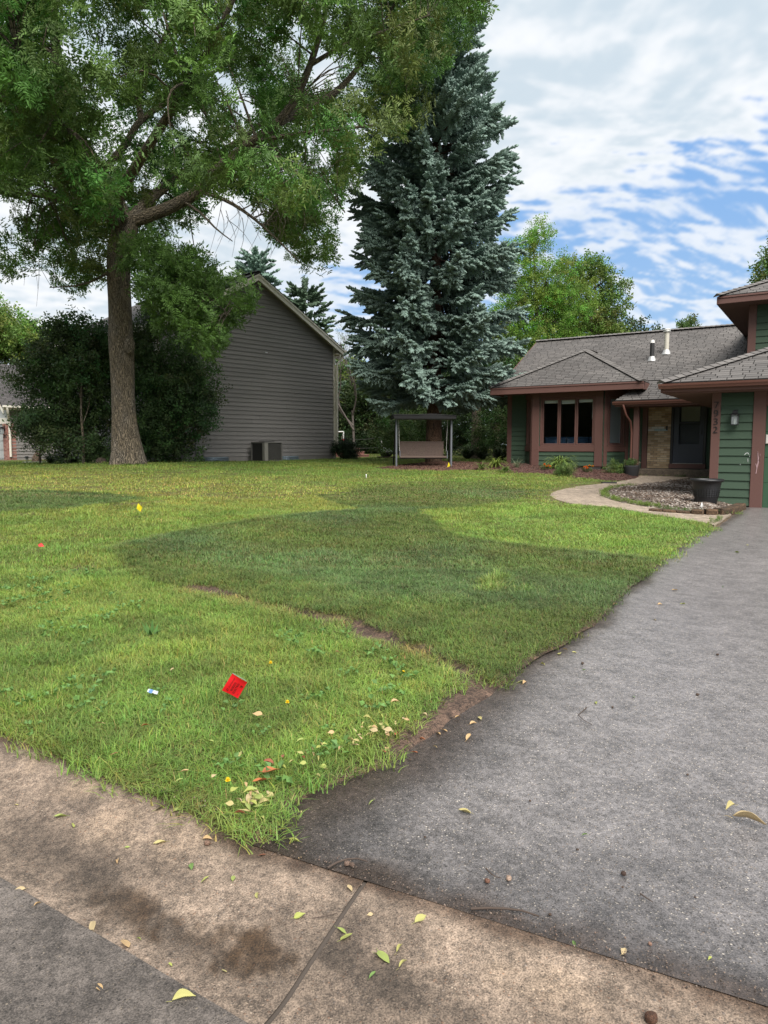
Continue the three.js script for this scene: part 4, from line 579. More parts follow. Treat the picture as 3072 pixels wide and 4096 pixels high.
// along the gable wall
{
  const g0 = HX(-5, 28), ac = thing('air_conditioner', 'dark grey air conditioner cabinet standing against the grey gable wall', 'air conditioner', greyAt(4.2, 0.93, 0.75), GTURN), body = M([0.16, 0.155, 0.145], 0.55, { metalness: 0.2 }), dark = M([0.025, 0.025, 0.025], 0.7);
  part(ac, 'coil', boxg(-0.4, 0.4, 0.06, 0.74, -0.4, 0.4), dark); Bx(ac, 'base_pan', body, -0.44, 0.44, 0, 0.06, -0.44, 0.44); Bx(ac, 'top_panel', body, -0.44, 0.44, 0.74, 0.79, -0.44, 0.44, 0.015); for (const [x, z] of [[-0.44, -0.44], [0.4, -0.44], [-0.44, 0.4], [0.4, 0.4]]) Bx(ac, 'corner_post', body, x, x + 0.04, 0.06, 0.74, z, z + 0.04, 0.005); Bx(ac, 'service_panel', M([0.24, 0.23, 0.21], 0.5), -0.452, -0.28, 0.06, 0.74, 0.3, 0.452, 0.006);
  for (let i = 0; i < 17; i++) { const y = 0.085 + i * 0.038; part(ac, 'louvre', mergeGeometries([boxg(-0.28, 0.4, y, y + 0.014, 0.41, 0.425), boxg(0.41, 0.425, y, y + 0.014, -0.4, 0.4)]), body); }
  const fan = new THREE.TorusGeometry(0.3, 0.012, 6, 28); fan.rotateX(Math.PI / 2); fan.translate(0, 0.805, 0); part(ac, 'fan_guard', fan, dark);
  const well = (x, w, label) => { const t = thing('window_well', label, 'window well', greyAt(x, 0.9, 0.05), GTURN, 'window wells'), m = M([0.2, 0.25, 0.3], 0.45, { metalness: 0.6 }); for (let i = 0; i < 4; i++) { const c = new THREE.TorusGeometry(w / 2, 0.03, 6, 20, Math.PI); c.rotateX(Math.PI / 2); c.scale(1, 1, 0.7); c.translate(0, 0.03 + i * 0.055, 0); part(t, 'corrugation', c, m); } const lid = new THREE.CylinderGeometry(w / 2, w / 2, 0.02, 20, 1, false, -Math.PI / 2, Math.PI); lid.scale(1, 1, 0.7); lid.translate(0, 0.23, 0); part(t, 'cover', lid, M([0.2, 0.24, 0.27], 0.3)); };
  well(5.85, 1.0, 'corrugated metal window well between the air conditioner and the house corner'); well(2.2, 1.2, 'low covered window well beside the utility pipes on the grey wall');
  const box = (name, label, x, y, w, hh, d, c) => { const t = thing(name, label, 'utility box', greyAt(x, y, 0.03), GTURN); Bx(t, 'case', M(c, 0.6), -w / 2, w / 2, 0, hh, 0, d, 0.012); Bx(t, 'cover', M(c.map((q) => q * 1.15), 0.55), -w / 2 + 0.015, w / 2 - 0.015, 0.02, hh - 0.02, d, d + 0.012, 0.005); Bx(t, 'latch', M([0.4, 0.4, 0.4], 0.4), -0.02, 0.02, 0.01, 0.035, d + 0.004, d + 0.018, 0.003); return t; };
  box('utility_box', 'grey utility box on the wall above two thin pipes', 1.42, 1.85, 0.22, 0.32, 0.13, [0.11, 0.1, 0.095]);
  box('utility_box', 'small pale junction box on the pipes of the grey wall', 1.78, 1.42, 0.12, 0.12, 0.09, [0.4, 0.4, 0.39]);
  const mt = thing('electric_meter', 'round glass electric meter on a dark post by the grey wall', 'meter', greyAt(0.78, 1.0, 0.1), GTURN); Bx(mt, 'post', M([0.09, 0.085, 0.08], 0.7), -0.1, 0.1, -0.05, 0.95, -0.04, 0.06); Bx(mt, 'socket_box', M([0.12, 0.115, 0.11], 0.6), -0.16, 0.16, 0.9, 1.3, -0.06, 0.08); const ring = new THREE.TorusGeometry(0.09, 0.018, 8, 20); ring.translate(0, 1.15, 0.11); part(mt, 'ring', ring, M([0.6, 0.6, 0.6], 0.3, { metalness: 0.8 })); const dome = new THREE.SphereGeometry(0.085, 16, 10, 0, Math.PI * 2, 0, Math.PI / 2); dome.rotateX(Math.PI / 2); dome.translate(0, 1.15, 0.1); part(mt, 'glass_dome', dome, glass); Bx(mt, 'dial', M([0.6, 0.6, 0.58], 0.7), -0.05, 0.05, 1.11, 1.19, 0.085, 0.1, 0.003);
  const pipe = (label, pts, r, c) => single('wall_pipe', label, 'pipe', tubeAlong(pts.map((p) => greyAt(...p)), [r, r], 8), M(c, 0.5, { metalness: 0.3 }), 'pipes on the grey wall');
  pipe('grey conduit running from the utility box down to the soil', [[1.42, 1.85, 0.08], [1.42, 1.4, 0.08], [1.43, 1.1, 0.09], [1.43, 0.9, 0.09]], 0.018, [0.3, 0.3, 0.3]); pipe('bent gas pipe beside the conduit at the grey wall', [[1.4, 1.5, 0.1], [1.55, 1.5, 0.12], [1.68, 1.45, 0.12], [1.7, 1.2, 0.13], [1.7, 0.9, 0.14]], 0.02, [0.22, 0.22, 0.22]);
}

// ================================================================ trees and shrubs
const V3 = (x, y, z) => new THREE.Vector3(x, y, z);
const UPV = V3(0, 1, 0);
function aim(pos, dir, roll, scale) {   // +y of the sprig along dir
  const y = dir.clone().normalize(), x = y.clone().cross(Math.abs(y.y) > 0.95 ? V3(1, 0, 0) : UPV).normalize(), z = x.clone().cross(y), q = new THREE.Quaternion().setFromRotationMatrix(new THREE.Matrix4().makeBasis(x, y, z)).multiply(new THREE.Quaternion().setFromAxisAngle(UPV, roll));
  return new THREE.Matrix4().compose(pos, q, V3(scale, scale, scale));
}
class Leaves { constructor() { this.p = []; this.c = []; }
  leaf(base, dir, side, len, wid, tone, fold = 0.25, curl = 0.15) {   // two faces folded on the midrib, tip bent down
    const n = dir.clone().cross(side).normalize(), tip = base.clone().addScaledVector(dir, len).addScaledVector(n, -curl * len), mid = base.clone().addScaledVector(dir, len * 0.45), l = mid.clone().addScaledVector(side, wid / 2).addScaledVector(n, fold * wid), r = mid.clone().addScaledVector(side, -wid / 2).addScaledVector(n, fold * wid);
    for (const v of [base, tip, l, base, r, tip]) { this.p.push(v.x, v.y, v.z); this.c.push(tone[0], tone[1], tone[2]); } }
  tri(a, b, c, tone) { for (const v of [a, b, c]) { this.p.push(v.x, v.y, v.z); this.c.push(...tone); } }
  build() { const g = new THREE.BufferGeometry(); g.setAttribute('position', new THREE.Float32BufferAttribute(this.p, 3)); g.setAttribute('color', new THREE.Float32BufferAttribute(this.c, 3)); g.computeVertexNormals(); return g; } }
const rdir = () => { const z = R(-1, 1), a = R(0, 6.283), r = Math.sqrt(1 - z * z); return V3(r * Math.cos(a), z, r * Math.sin(a)); };
function compoundSprig(leaves, leaflets, len, wid, spread) {   // a shoot with feathered leaves
  const L = new Leaves();
  for (let i = 0; i < leaves; i++) {
    const a = i * 2.4 + R(-0.3, 0.3), h = i / leaves * 0.3, d = V3(Math.cos(a) * spread, R(0.05, 0.5), Math.sin(a) * spread).normalize(), s = d.clone().cross(UPV).normalize(), base = V3(0, h, 0), nrm = s.clone().cross(d);
    const rl = len * leaflets * 0.26, k = R(0.75, 1.25);
    for (let j = 0; j < leaflets; j++) {
      const f = (Math.floor(j / 2) + 1) / (leaflets / 2 + 0.5), at0 = base.clone().addScaledVector(d, rl * f).addScaledVector(UPV, -0.22 * rl * f * f), sg = j % 2 ? 1 : -1, last = j === leaflets - 1;
      const dd = last ? d.clone() : d.clone().multiplyScalar(0.5).addScaledVector(s, sg * 0.9).addScaledVector(UPV, R(-0.35, 0.05)); dd.normalize(); const sd = dd.clone().cross(nrm).normalize().addScaledVector(nrm, R(-0.4, 0.4)).normalize(), t = k * R(0.85, 1.15);
      L.leaf(at0, dd, sd, len * R(0.85, 1.15), wid, [t, t, t * R(0.85, 1.1)]);
    }
  }
  return L.build();
}
function simpleSprig(n, len, wid, reach) {   // a shoot with single leaves
  const L = new Leaves();
  for (let i = 0; i < n; i++) { const a = i * 2.4 + R(-0.4, 0.4), h = i / n * reach, d = V3(Math.cos(a), R(-0.25, 0.7), Math.sin(a)).normalize(), s = d.clone().cross(rdir()).normalize(), t = R(0.75, 1.25); L.leaf(V3(R(-0.03, 0.03), h, R(-0.03, 0.03)).addScaledVector(d, 0.02), d, s, len * R(0.8, 1.2), wid * R(0.85, 1.15), [t, t, t * R(0.8, 1.1)], 0.2); }
  return L.build();
}
seed(41);
const ASH = [compoundSprig(5, 7, 0.125, 0.05, 1), compoundSprig(6, 7, 0.115, 0.046, 1.2), compoundSprig(4, 9, 0.12, 0.046, 0.9)];
const BROAD = [simpleSprig(14, 0.13, 0.075, 0.45), simpleSprig(16, 0.12, 0.07, 0.5)];
const SMALL = [simpleSprig(16, 0.075, 0.042, 0.3), simpleSprig(18, 0.07, 0.04, 0.32)];
const BIG = [simpleSprig(16, 0.3, 0.18, 0.9)];
const barkTex = (() => { const f = tiled(512, 26), q = tiled(512, 90), l = tiled(512, 5); const hgt = (x, y) => { const w = (x + 22 * (f(x, y * 0.3) - 0.5) * 2 + 1024) % 512, r = Math.abs(Math.sin(w / 512 * Math.PI * 13 + 2.2 * f(x, y) * 2)); return clamp(r * 0.7 + q(x, y) * 0.35 + (Math.abs(Math.sin(y / 512 * Math.PI * 9 + 5 * f((x * 1.7) % 512, y))) < 0.25 ? -0.18 : 0)); }; return [texture(512, 512, (x, y) => { const h = hgt(x, y), t = 0.4 + 0.65 * h, w = l(x, y); return [200 * t, mix(188, 182, w) * t, mix(172, 154, w) * t]; }), texture(512, 512, (x, y) => { const h = hgt(x, y) * 255; return [h, h, h]; }, false)]; })();
for (const t of barkTex) t.repeat.set(0.9, 0.55);
const barkMat = M([0.5, 0.485, 0.465], 0.95, { map: barkTex[0], bumpMap: barkTex[1], bumpScale: 0.06 }), barkDark = barkMat;
const tone = (c, v) => { const k = R(1 - v, 1 + v), w = R(-0.1, 0.1) * v; return lin(clamp(c[0] * k * (1 + w)), clamp(c[1] * k), clamp(c[2] * k)); };
function clumpOf(mats, cols, c, r, n, col, droop, sc, keep) {   // sprigs through one leafy clump
  for (let i = 0; i < n; i++) { const d = rdir(), p = c.clone().add(V3(d.x * r, d.y * r * 0.62, d.z * r).multiplyScalar(Math.cbrt(R(0.08, 1)))); if (keep && !keep(p)) continue; const o = d.clone().add(V3(0, R(-0.2, 0.5) - droop, 0)).add(rdir().multiplyScalar(0.6)); mats.push(aim(p, o, R(0, 6.28), sc * R(0.75, 1.25))); cols.push(tone(col, 0.22)); }
}
// leafy tree: crown as a heap of lobes, each lobe of clumps; limbs run to the lobes
function leafyTree(name, label, o) {   // o: foot (Vector3), lobes [[x, y, z, r]...] relative to foot, sprig, colour, per m3
  const t = thing(name, label, o.category ?? 'tree', o.foot, 0, o.group), mats = [], cols = [], limbs = [];
  const top = o.lobes.reduce((a, b) => (b[1] > a[1] ? b : a)), fork = V3(0, o.fork ?? 0.3 * top[1], 0), r0 = o.trunk ?? 0.14;
  for (const [x, y, z, r, n] of o.lobes) {
    const c = V3(x, y, z), k = n ?? Math.max(3, Math.round(4.2 * r * r * (o.density ?? 1)));
    for (let i = 0; i < k; i++) { const d = rdir(), p = c.clone().addScaledVector(d, r * Math.cbrt(R(0.12, 1))); p.y = c.y + (p.y - c.y) * 0.85; clumpOf(mats, cols, p, (o.clump ?? 0.42) * R(0.75, 1.3), o.sprigs ?? 14, [o.colour[0] * (1 + 0.25 * gauss()), o.colour[1] * (1 + 0.2 * gauss()), o.colour[2]], o.droop ?? 0.2, o.scale ?? 1); if (i % 2 === 0 && !o.noLimbs) limbs.push(tubeAlong([c, c.clone().lerp(p, 0.5).add(rdir().multiplyScalar(0.1 * r)), p], [r0 * 0.16, r0 * 0.05], 5)); }
    if (!o.noLimbs) limbs.push(tubeAlong([fork.clone().multiplyScalar(R(0.7, 1)), fork.clone().lerp(c, 0.45).add(V3(R(-0.3, 0.3), -0.1, R(-0.3, 0.3))), c], [r0 * 0.5, r0 * 0.16], 6));
  }
  if (!o.noTrunk) part(t, 'trunk', tubeAlong([V3(0, -0.25, 0), V3(R(-0.04, 0.04), fork.y * 0.5, R(-0.04, 0.04)), fork, V3(top[0] * 0.6, top[1] * 0.8, top[2] * 0.6)], [r0 * 1.25, r0, r0 * 0.85, r0 * 0.3], 9, 0.06), o.bark ?? barkDark);
  if (limbs.length) { const l = part(t, 'branches', mergeGeometries(limbs), o.bark ?? barkDark); l.userData.kind = 'stuff'; }
  const by = o.sprig.map(() => [[], []]); mats.forEach((m, i) => { const q = by[i % o.sprig.length]; q[0].push(m); q[1].push(cols[i]); });
  o.sprig.forEach((g, i) => by[i][0].length && stuffOf(t, 'crown', g, o.mat, by[i][0], by[i][1]));
  return t;
}
const foliage = leafMat([1, 1, 1], 0.42, 0.6), foliageBright = leafMat([1, 1, 1], 0.48, 0.7);

// ---------------------------------------------------------------- the big ash
{
  seed(51);
  const foot = atZ(512, 1858, 21), Fy = foot.y, px = (u, v, Z) => atZ(u, v, Z), loc = (p) => p.clone().sub(foot);
  const tree = thing('ash_tree', 'large ash tree with thick furrowed trunk and spreading leafy limbs', 'tree', foot);
  const tp = [[512, 1875, 21], [511, 1830, 21], [502, 1740, 21], [494, 1600, 21], [489, 1450, 21], [484, 1350, 21], [478, 1200, 21], [474, 1080, 21], [480, 990, 21], [498, 930, 21], [505, 880, 21]].map((p) => loc(px(...p)));
  const tg = tubeAlong(tp, [0.5, 0.42, 0.345, 0.325, 0.335, 0.35, 0.325, 0.315, 0.32, 0.34, 0.34], 40, 0.05);
  { const P = tg.attributes.position; for (let i = 0; i < P.count; i++) { const y = P.getY(i), a = Math.atan2(P.getZ(i), P.getX(i)), f = Math.exp(-Math.max(0, y) * 3.2), k = 1 + f * (0.1 + 0.1 * Math.cos(a * 5 + 1) + 0.06 * Math.cos(a * 3)); P.setX(i, P.getX(i) * k); P.setZ(i, P.getZ(i) * k); } tg.computeVertexNormals(); }
  part(tree, 'trunk', tg, barkMat);
  const burl = (u, v, rx, ry) => { const g = new THREE.SphereGeometry(1, 14, 10); g.scale(rx, ry, rx * 0.8); const p = loc(px(u, v, 20.75)); g.translate(p.x, p.y, p.z); part(tree, 'burl', g, barkMat); }; burl(518, 1382, 0.16, 0.26); burl(470, 1312, 0.14, 0.1);
  const LIMBS = [
    [[[505, 890, 21], [580, 868, 21], [690, 825, 20.8], [800, 760, 20.5], [850, 700, 20.3], [920, 640, 20], [1010, 565, 19.6], [1100, 500, 19.4], [1180, 400, 19.2], [1240, 260, 19], [1290, 100, 18.8], [1340, -120, 18.5]], 0.195, 0.045],
    [[[1100, 500, 19.4], [1230, 430, 19.8], [1340, 370, 20.2], [1440, 260, 20.5], [1520, 120, 20.8], [1620, -60, 21]], 0.11, 0.03],
    [[[500, 890, 21], [450, 780, 21], [380, 660, 21], [300, 520, 21], [260, 400, 20.8], [230, 250, 20.5], [215, 80, 20], [200, -200, 19.5]], 0.26, 0.07],
    [[[480, 900, 21], [380, 800, 20.6], [260, 690, 20], [160, 560, 19.4], [60, 440, 18.8], [-120, 300, 18]], 0.2, 0.05],
    [[[470, 880, 21], [360, 820, 21.8], [220, 790, 22.5], [90, 775, 23], [-120, 760, 23.6]], 0.13, 0.03],
    [[[520, 880, 21], [620, 780, 22], [760, 680, 23], [900, 600, 24], [1080, 470, 25], [1200, 380, 25.6]], 0.17, 0.04],
    [[[400, 700, 21], [500, 580, 21.5], [565, 480, 21.8], [700, 390, 22.2], [820, 310, 22.6], [940, 240, 23]], 0.12, 0.03],
    [[[565, 480, 21.8], [555, 360, 21.8], [620, 220, 21.8], [700, 60, 21.8], [760, -150, 22]], 0.1, 0.03],
    [[[500, 900, 21], [470, 800, 19.8], [560, 640, 18.4], [700, 420, 17], [860, 150, 15.8], [1000, -150, 15]], 0.16, 0.04],
    [[[480, 900, 21], [430, 830, 19.6], [330, 640, 18], [200, 420, 16.6], [60, 180, 15.6]], 0.15, 0.04],
    [[[810, 770, 20.5], [900, 800, 20.2], [1010, 870, 20], [1110, 960, 19.8], [1200, 1050, 19.7]], 0.06, 0.015],
    [[[740, 810, 20.6], [800, 850, 20.3], [870, 920, 20.1], [930, 965, 20]], 0.045, 0.012],
    [[[470, 1060, 21], [400, 1110, 20.7], [320, 1140, 20.4], [200, 1150, 20]], 0.05, 0.012],
    [[[490, 1040, 20.9], [580, 1060, 20.3], [700, 1100, 19.7], [820, 1180, 19.3], [920, 1260, 19.2]], 0.06, 0.012],
    [[[900, 650, 20], [1000, 620, 19.2], [1140, 640, 18.7], [1280, 720, 18.4], [1380, 850, 18.2]], 0.07, 0.015],
    [[[1010, 565, 19.6], [1160, 540, 19.2], [1330, 520, 19], [1500, 500, 18.8], [1650, 480, 18.6]], 0.07, 0.015],
    [[[1240, 260, 19], [1380, 180, 18.4], [1550, 120, 18], [1720, 60, 17.8]], 0.06, 0.015],
  ];
  const nodes = [], branchGeos = [];
  for (const [pts, a, b] of LIMBS) { const P = pts.map((p) => loc(px(...p))); part(tree, 'limb', tubeAlong(P, [a, mix(a, b, 0.45), b], a > 0.12 ? 14 : 8, 0.05), barkMat); const c = new THREE.CatmullRomCurve3(P); for (let k = 0.12; k <= 1; k += 0.02) nodes.push([c.getPoint(k), mix(a, b, k)]); }
  const SIL = [[-900, 1300], [-900, -2500], [2000, -2500], [1990, -120], [1950, 20], [1890, 130], [1800, 230], [1730, 330], [1720, 430], [1700, 480], [1600, 540], [1530, 590], [1460, 650], [1460, 760], [1400, 800], [1345, 960], [1325, 1050], [1240, 1110], [1160, 1050], [1090, 940], [1010, 860], [960, 830], [920, 940], [830, 880], [700, 940], [600, 1000], [560, 1080], [440, 1110], [380, 1180], [200, 1185], [0, 1215]];
  const LOW = [[520, 1010], [620, 960], [800, 1020], [920, 1080], [1000, 1150], [1010, 1240], [940, 1300], [900, 1350], [860, 1430], [770, 1400], [640, 1320], [560, 1200]];
  const HOLES = [[1000, 880, 70], [900, 330, 45], [980, 430, 60], [1180, 130, 40], [760, 470, 40], [440, 420, 40], [640, 760, 45], [900, 820, 60], [380, 590, 30], [1300, 640, 45]];
  const keep = (p) => { const [u, v] = pixelOf(p.clone().add(foot)); if (v < -60 || u < -60) return true; if (!inside(SIL, u, v) && !inside(LOW, u, v)) return false; for (const [a, b, r] of HOLES) if (Math.hypot(u - a, v - b) < r * (0.7 + 0.6 * noise(u * 0.03, v * 0.03))) return false; return true; };
  const mats = [], cols = [], C = V3(1.6, 0, -0.6);
  let made = 0, tries = 0;
  while (made < 600 && tries++ < 30000) {
    const a = R(0, 6.283), r = Math.sqrt(rnd()), x = C.x + Math.cos(a) * r * 9.6, z = C.z + Math.sin(a) * r * 7.6, yb = 5.4 - Fy + 1.4 * r + noise(x * 0.4, z * 0.4) * 1.5, yt = 10.5 - Fy + 8 * Math.sqrt(1 - r * r * 0.96);
    const y = mix(yb, yt, Math.pow(rnd(), 0.8)), p = V3(x, y, z), [u, v] = pixelOf(p.clone().add(foot)); if (!keep(p)) continue; if (noise(x * 0.55 + 3, y * 0.7, z * 0.55) < 0.43) continue; if (v < -700 && rnd() < 0.4) continue;
    let best = 1e9, bn = null; for (const n of nodes) { const d = n[0].distanceToSquared(p) + (n[0].y > p.y + 0.5 ? 2 : 0); if (d < best) { best = d; bn = n; } } if (best > 22) continue;
    made++; const q = bn[0], mid = q.clone().lerp(p, 0.55).add(V3(0, 0.18 * Math.sqrt(best), 0)).add(rdir().multiplyScalar(0.12 * Math.sqrt(best)));
    branchGeos.push(tubeAlong([q, mid, p], [Math.min(bn[1] * 0.5, 0.012 + 0.012 * Math.sqrt(best)), 0.007], 5));
    const cr = R(0.5, 0.95), col = [0.125 * R(0.8, 1.3), 0.235 * R(0.85, 1.2), 0.052]; clumpOf(mats, cols, p, cr, Math.round(17 * cr / 0.7), col, 0.35, 0.92, keep);
    for (let k = 0; k < 2; k++) clumpOf(mats, cols, q.clone().lerp(p, R(0.4, 0.9)), 0.35, 2, col, 0.3, 0.85, keep);
  }
  for (let i = 0, n = 0; n < 46 && i < 4000; i++) { const u = R(530, 1000), v = R(980, 1420); if (!inside(LOW, u, v)) continue; n++; const Z = R(18.6, 20.6), p = loc(px(u, v, Z)); let best = 1e9, bq = null; for (const [q] of nodes) { const d = q.distanceToSquared(p); if (d < best) { best = d; bq = q; } } branchGeos.push(tubeAlong([bq, bq.clone().lerp(p, 0.5).add(V3(0, 0.2, 0)), p], [0.02, 0.006], 5)); clumpOf(mats, cols, p, 0.55, 15, [0.125, 0.235, 0.052], 0.3, 0.85, keep); }
  // bare hanging shoots under the right limb and at the left
  for (let i = 0; i < 46; i++) { const lft = i > 30, u = lft ? R(0, 230) : R(880, 1230), v = lft ? R(760, 1000) : R(780, 900), Z = R(19.4, 20.6), p = loc(px(u, v, Z)), q = p.clone().add(V3(R(-0.5, 0.7), -R(0.5, 1.5), R(-0.4, 0.4))); branchGeos.push(tubeAlong([p, p.clone().lerp(q, 0.5).add(V3(R(0, 0.25), 0.1, 0)), q], [0.009, 0.003], 4)); }
  const br = part(tree, 'branches', mergeGeometries(branchGeos), barkMat); br.userData.kind = 'stuff';
  for (let k = 0; k < 3; k++) stuffOf(tree, 'crown', ASH[k], foliage, mats.filter((_, i) => i % 3 === k), cols.filter((_, i) => i % 3 === k));
  console.log('ash sprigs', mats.length, 'clumps', made);
}

// ---------------------------------------------------------------- spruces
function needleSpray(fingers, len, fin, rad) {   // a flat branchlet set with bushy shoots
  const L = new Leaves();
  const shoot = (b, d, l, r, t) => {
    const s = d.clone().cross(Math.abs(d.y) > 0.9 ? V3(1, 0, 0) : UPV).normalize(), n = s.clone().cross(d).normalize(), ring = (k, rr) => { const o = [], off = R(0, 1); for (let j = 0; j < 6; j++) { const a = (j + off) / 6 * 6.283, q = rr * R(0.65, 1.35); o.push(b.clone().addScaledVector(d, l * (k + R(-0.04, 0.04))).addScaledVector(s, Math.cos(a) * q).addScaledVector(n, Math.sin(a) * q)); } return o; };
    const r1 = ring(0.12, r), r2 = ring(0.6, r * 0.95), tip = b.clone().addScaledVector(d, l * 1.08);
    for (let j = 0; j < 6; j++) { const k = (j + 1) % 6, rr = R(0.85, 1.15), c = t.map((x) => x * rr); L.tri(b, r1[k], r1[j], c); L.tri(r1[j], r1[k], r2[j], c); L.tri(r1[k], r2[k], r2[j], c); L.tri(r2[j], r2[k], tip, c); }
  };
  for (let i = 0; i < fingers; i++) { const k = i / (fingers - 1), sg = i % 2 ? 1 : -1, b = V3(0, len * k, 0), d = i === fingers - 1 ? V3(0, 1, 0) : V3(sg * R(0.6, 0.95), R(0.5, 0.85), R(-0.25, 0.55)).normalize(); shoot(b, d, fin * R(0.8, 1.25) * (1 - 0.25 * k), rad * R(0.85, 1.15), [1, 1, 1]); }
  return L.build();
}
seed(61);
const SPRAY = [needleSpray(17, 0.46, 0.16, 0.034), needleSpray(15, 0.42, 0.17, 0.035), needleSpray(19, 0.5, 0.15, 0.032)];
const needleMat = new THREE.MeshStandardMaterial({ color: lin(1, 1, 1), roughness: 0.85, side: THREE.DoubleSide, vertexColors: true });
function spruce(name, label, foot, prof, o) {   // prof: [height above foot, radius] pairs
  const t = thing(name, label, 'tree', foot, 0, o.group), top = prof[prof.length - 1][0], rad = (y) => { for (let i = 1; i < prof.length; i++) if (y <= prof[i][0]) return mix(prof[i - 1][1], prof[i][1], (y - prof[i - 1][0]) / (prof[i][0] - prof[i - 1][0])); return 0.1; };
  part(t, 'trunk', tubeAlong([V3(0, -0.3, 0), V3(0, 0.4, 0), V3(0.02, top * 0.5, 0.02), V3(0, top, 0)], [o.trunk * 1.5, o.trunk, o.trunk * 0.85, o.trunk * 0.45, 0.02], 14, 0.05), o.bark);
  const mats = [[], [], []], cols = [[], [], []], limbs = [];
  const put = (p, d, roll, s, c) => { const k = Math.floor(rnd() * 3); mats[k].push(aim(p, d, roll, s)); cols[k].push(c); };
  for (let y = prof[0][0], w = 0; y < top - 0.15; y += o.step * R(0.8, 1.2), w++) {
    const n = o.arms + (rnd() < 0.5 ? 1 : 0), off = R(0, 6.28);
    for (let i = 0; i < n; i++) {
      if (rnd() < 0.06) continue;
      const a = off + i / n * 6.283 + R(-0.3, 0.3), yy = y + R(-0.12, 0.12), k = (y - prof[0][0]) / (top - prof[0][0]), r = rad(y) * R(0.72, 1.12), el = mix(-0.32, 0.55, Math.pow(k, 1.3)) + R(-0.1, 0.1), out = V3(Math.cos(a), 0, Math.sin(a)), side = V3(-Math.sin(a), 0, Math.cos(a));
      const at0 = (q) => out.clone().multiplyScalar(r * q).add(V3(0, yy + r * (el * q - 0.24 * q * (1 - k) + 0.3 * q * q * q * (1 - k * 0.5)), 0)).addScaledVector(side, 0.06 * r * Math.sin(q * 3 + i));
      limbs.push(tubeAlong([at0(0), at0(0.35), at0(0.7), at0(0.97)], [0.028 + 0.01 * r, 0.006], 5));
      const m = Math.max(3, Math.round(r * o.fill));
      for (let j = 0; j < m; j++) {
        const q = mix(r > 1.5 ? 0.2 : 0.12, 1, Math.pow((j + rnd()) / m, 0.75)), p = at0(q), sg = j % 2 ? 1 : -1, kk = R(0.78, 1.25), c = lin(...o.colour.map((x) => x * kk));
        const d = out.clone().multiplyScalar(R(0.35, 0.9)).addScaledVector(side, sg * R(0.35, 1.0) * (1.15 - q)).add(V3(0, R(-0.42, 0.18) + (k > 0.6 ? 0.3 : 0), 0));
        put(p.clone().addScaledVector(side, sg * R(0, 0.18) * (1 - q)), d, R(-0.5, 0.5) + (rnd() < 0.5 ? 0 : Math.PI), o.size * R(0.75, 1.25), c);
        if (rnd() < 0.45 && k < 0.75) put(p, V3(out.x * 0.25 + R(-0.2, 0.2), -1, out.z * 0.25 + R(-0.2, 0.2)), R(0, 6.28), o.size * R(0.5, 0.85), c.clone());
      }
      put(at0(0.98), out.clone().add(V3(0, 0.25 + k * 0.4, 0)), R(-0.4, 0.4), o.size * 1.1, lin(...o.colour.map((x) => x * 1.15)));
    }
  }
  for (let j = 0; j < 5; j++) put(V3(0, top - 0.35 + j * 0.07, 0), V3(R(-0.25, 0.25), 1, R(-0.25, 0.25)), R(0, 6), o.size * 0.8, lin(...o.colour));
  const l = part(t, 'branches', mergeGeometries(limbs), o.bark); l.userData.kind = 'stuff';
  for (let k = 0; k < 3; k++) stuffOf(t, 'needles', SPRAY[k], needleMat, mats[k], cols[k]);
  console.log(name, mats[0].length * 3); return t;
}
{
  const foot = atZ(1735, 1853, 27);
  spruce('blue_spruce', 'tall blue spruce with silvery needles behind the garden swing', foot, [[3.0, 2.3], [3.5, 2.75], [5.1, 2.9], [7.8, 2.75], [9.6, 2.6], [11.2, 2.3], [12.9, 1.9], [14.5, 1.35], [15.7, 0.75], [16.8, 0.2]], { trunk: 0.23, step: 0.36, arms: 7, fill: 16, size: 1.0, colour: [0.168, 0.238, 0.205], bark: M([0.28, 0.2, 0.17], 0.95, { map: barkTex[0], bumpMap: barkTex[1], bumpScale: 0.02 }) });
  seed(63);
  const far = { trunk: 0.15, step: 0.6, arms: 5, fill: 4, size: 1.7, colour: [0.12, 0.19, 0.15], bark: barkDark };
  spruce('spruce_tree', 'pale spruce top rising behind the ridge of the grey house', V3(atZ(1022, 1030, 46).x, 0.9, -46), [[4, 2.0], [8, 1.3], [11, 0.55], [12.4, 0.1]], far);
  spruce('spruce_tree', 'thin dark spruce top showing past the rake of the grey house', V3(atZ(1222, 1150, 44).x, 0.9, -44), [[4, 1.9], [7, 1.3], [9.2, 0.6], [10.2, 0.1]], { ...far, colour: [0.06, 0.1, 0.06], arms: 4 });
}

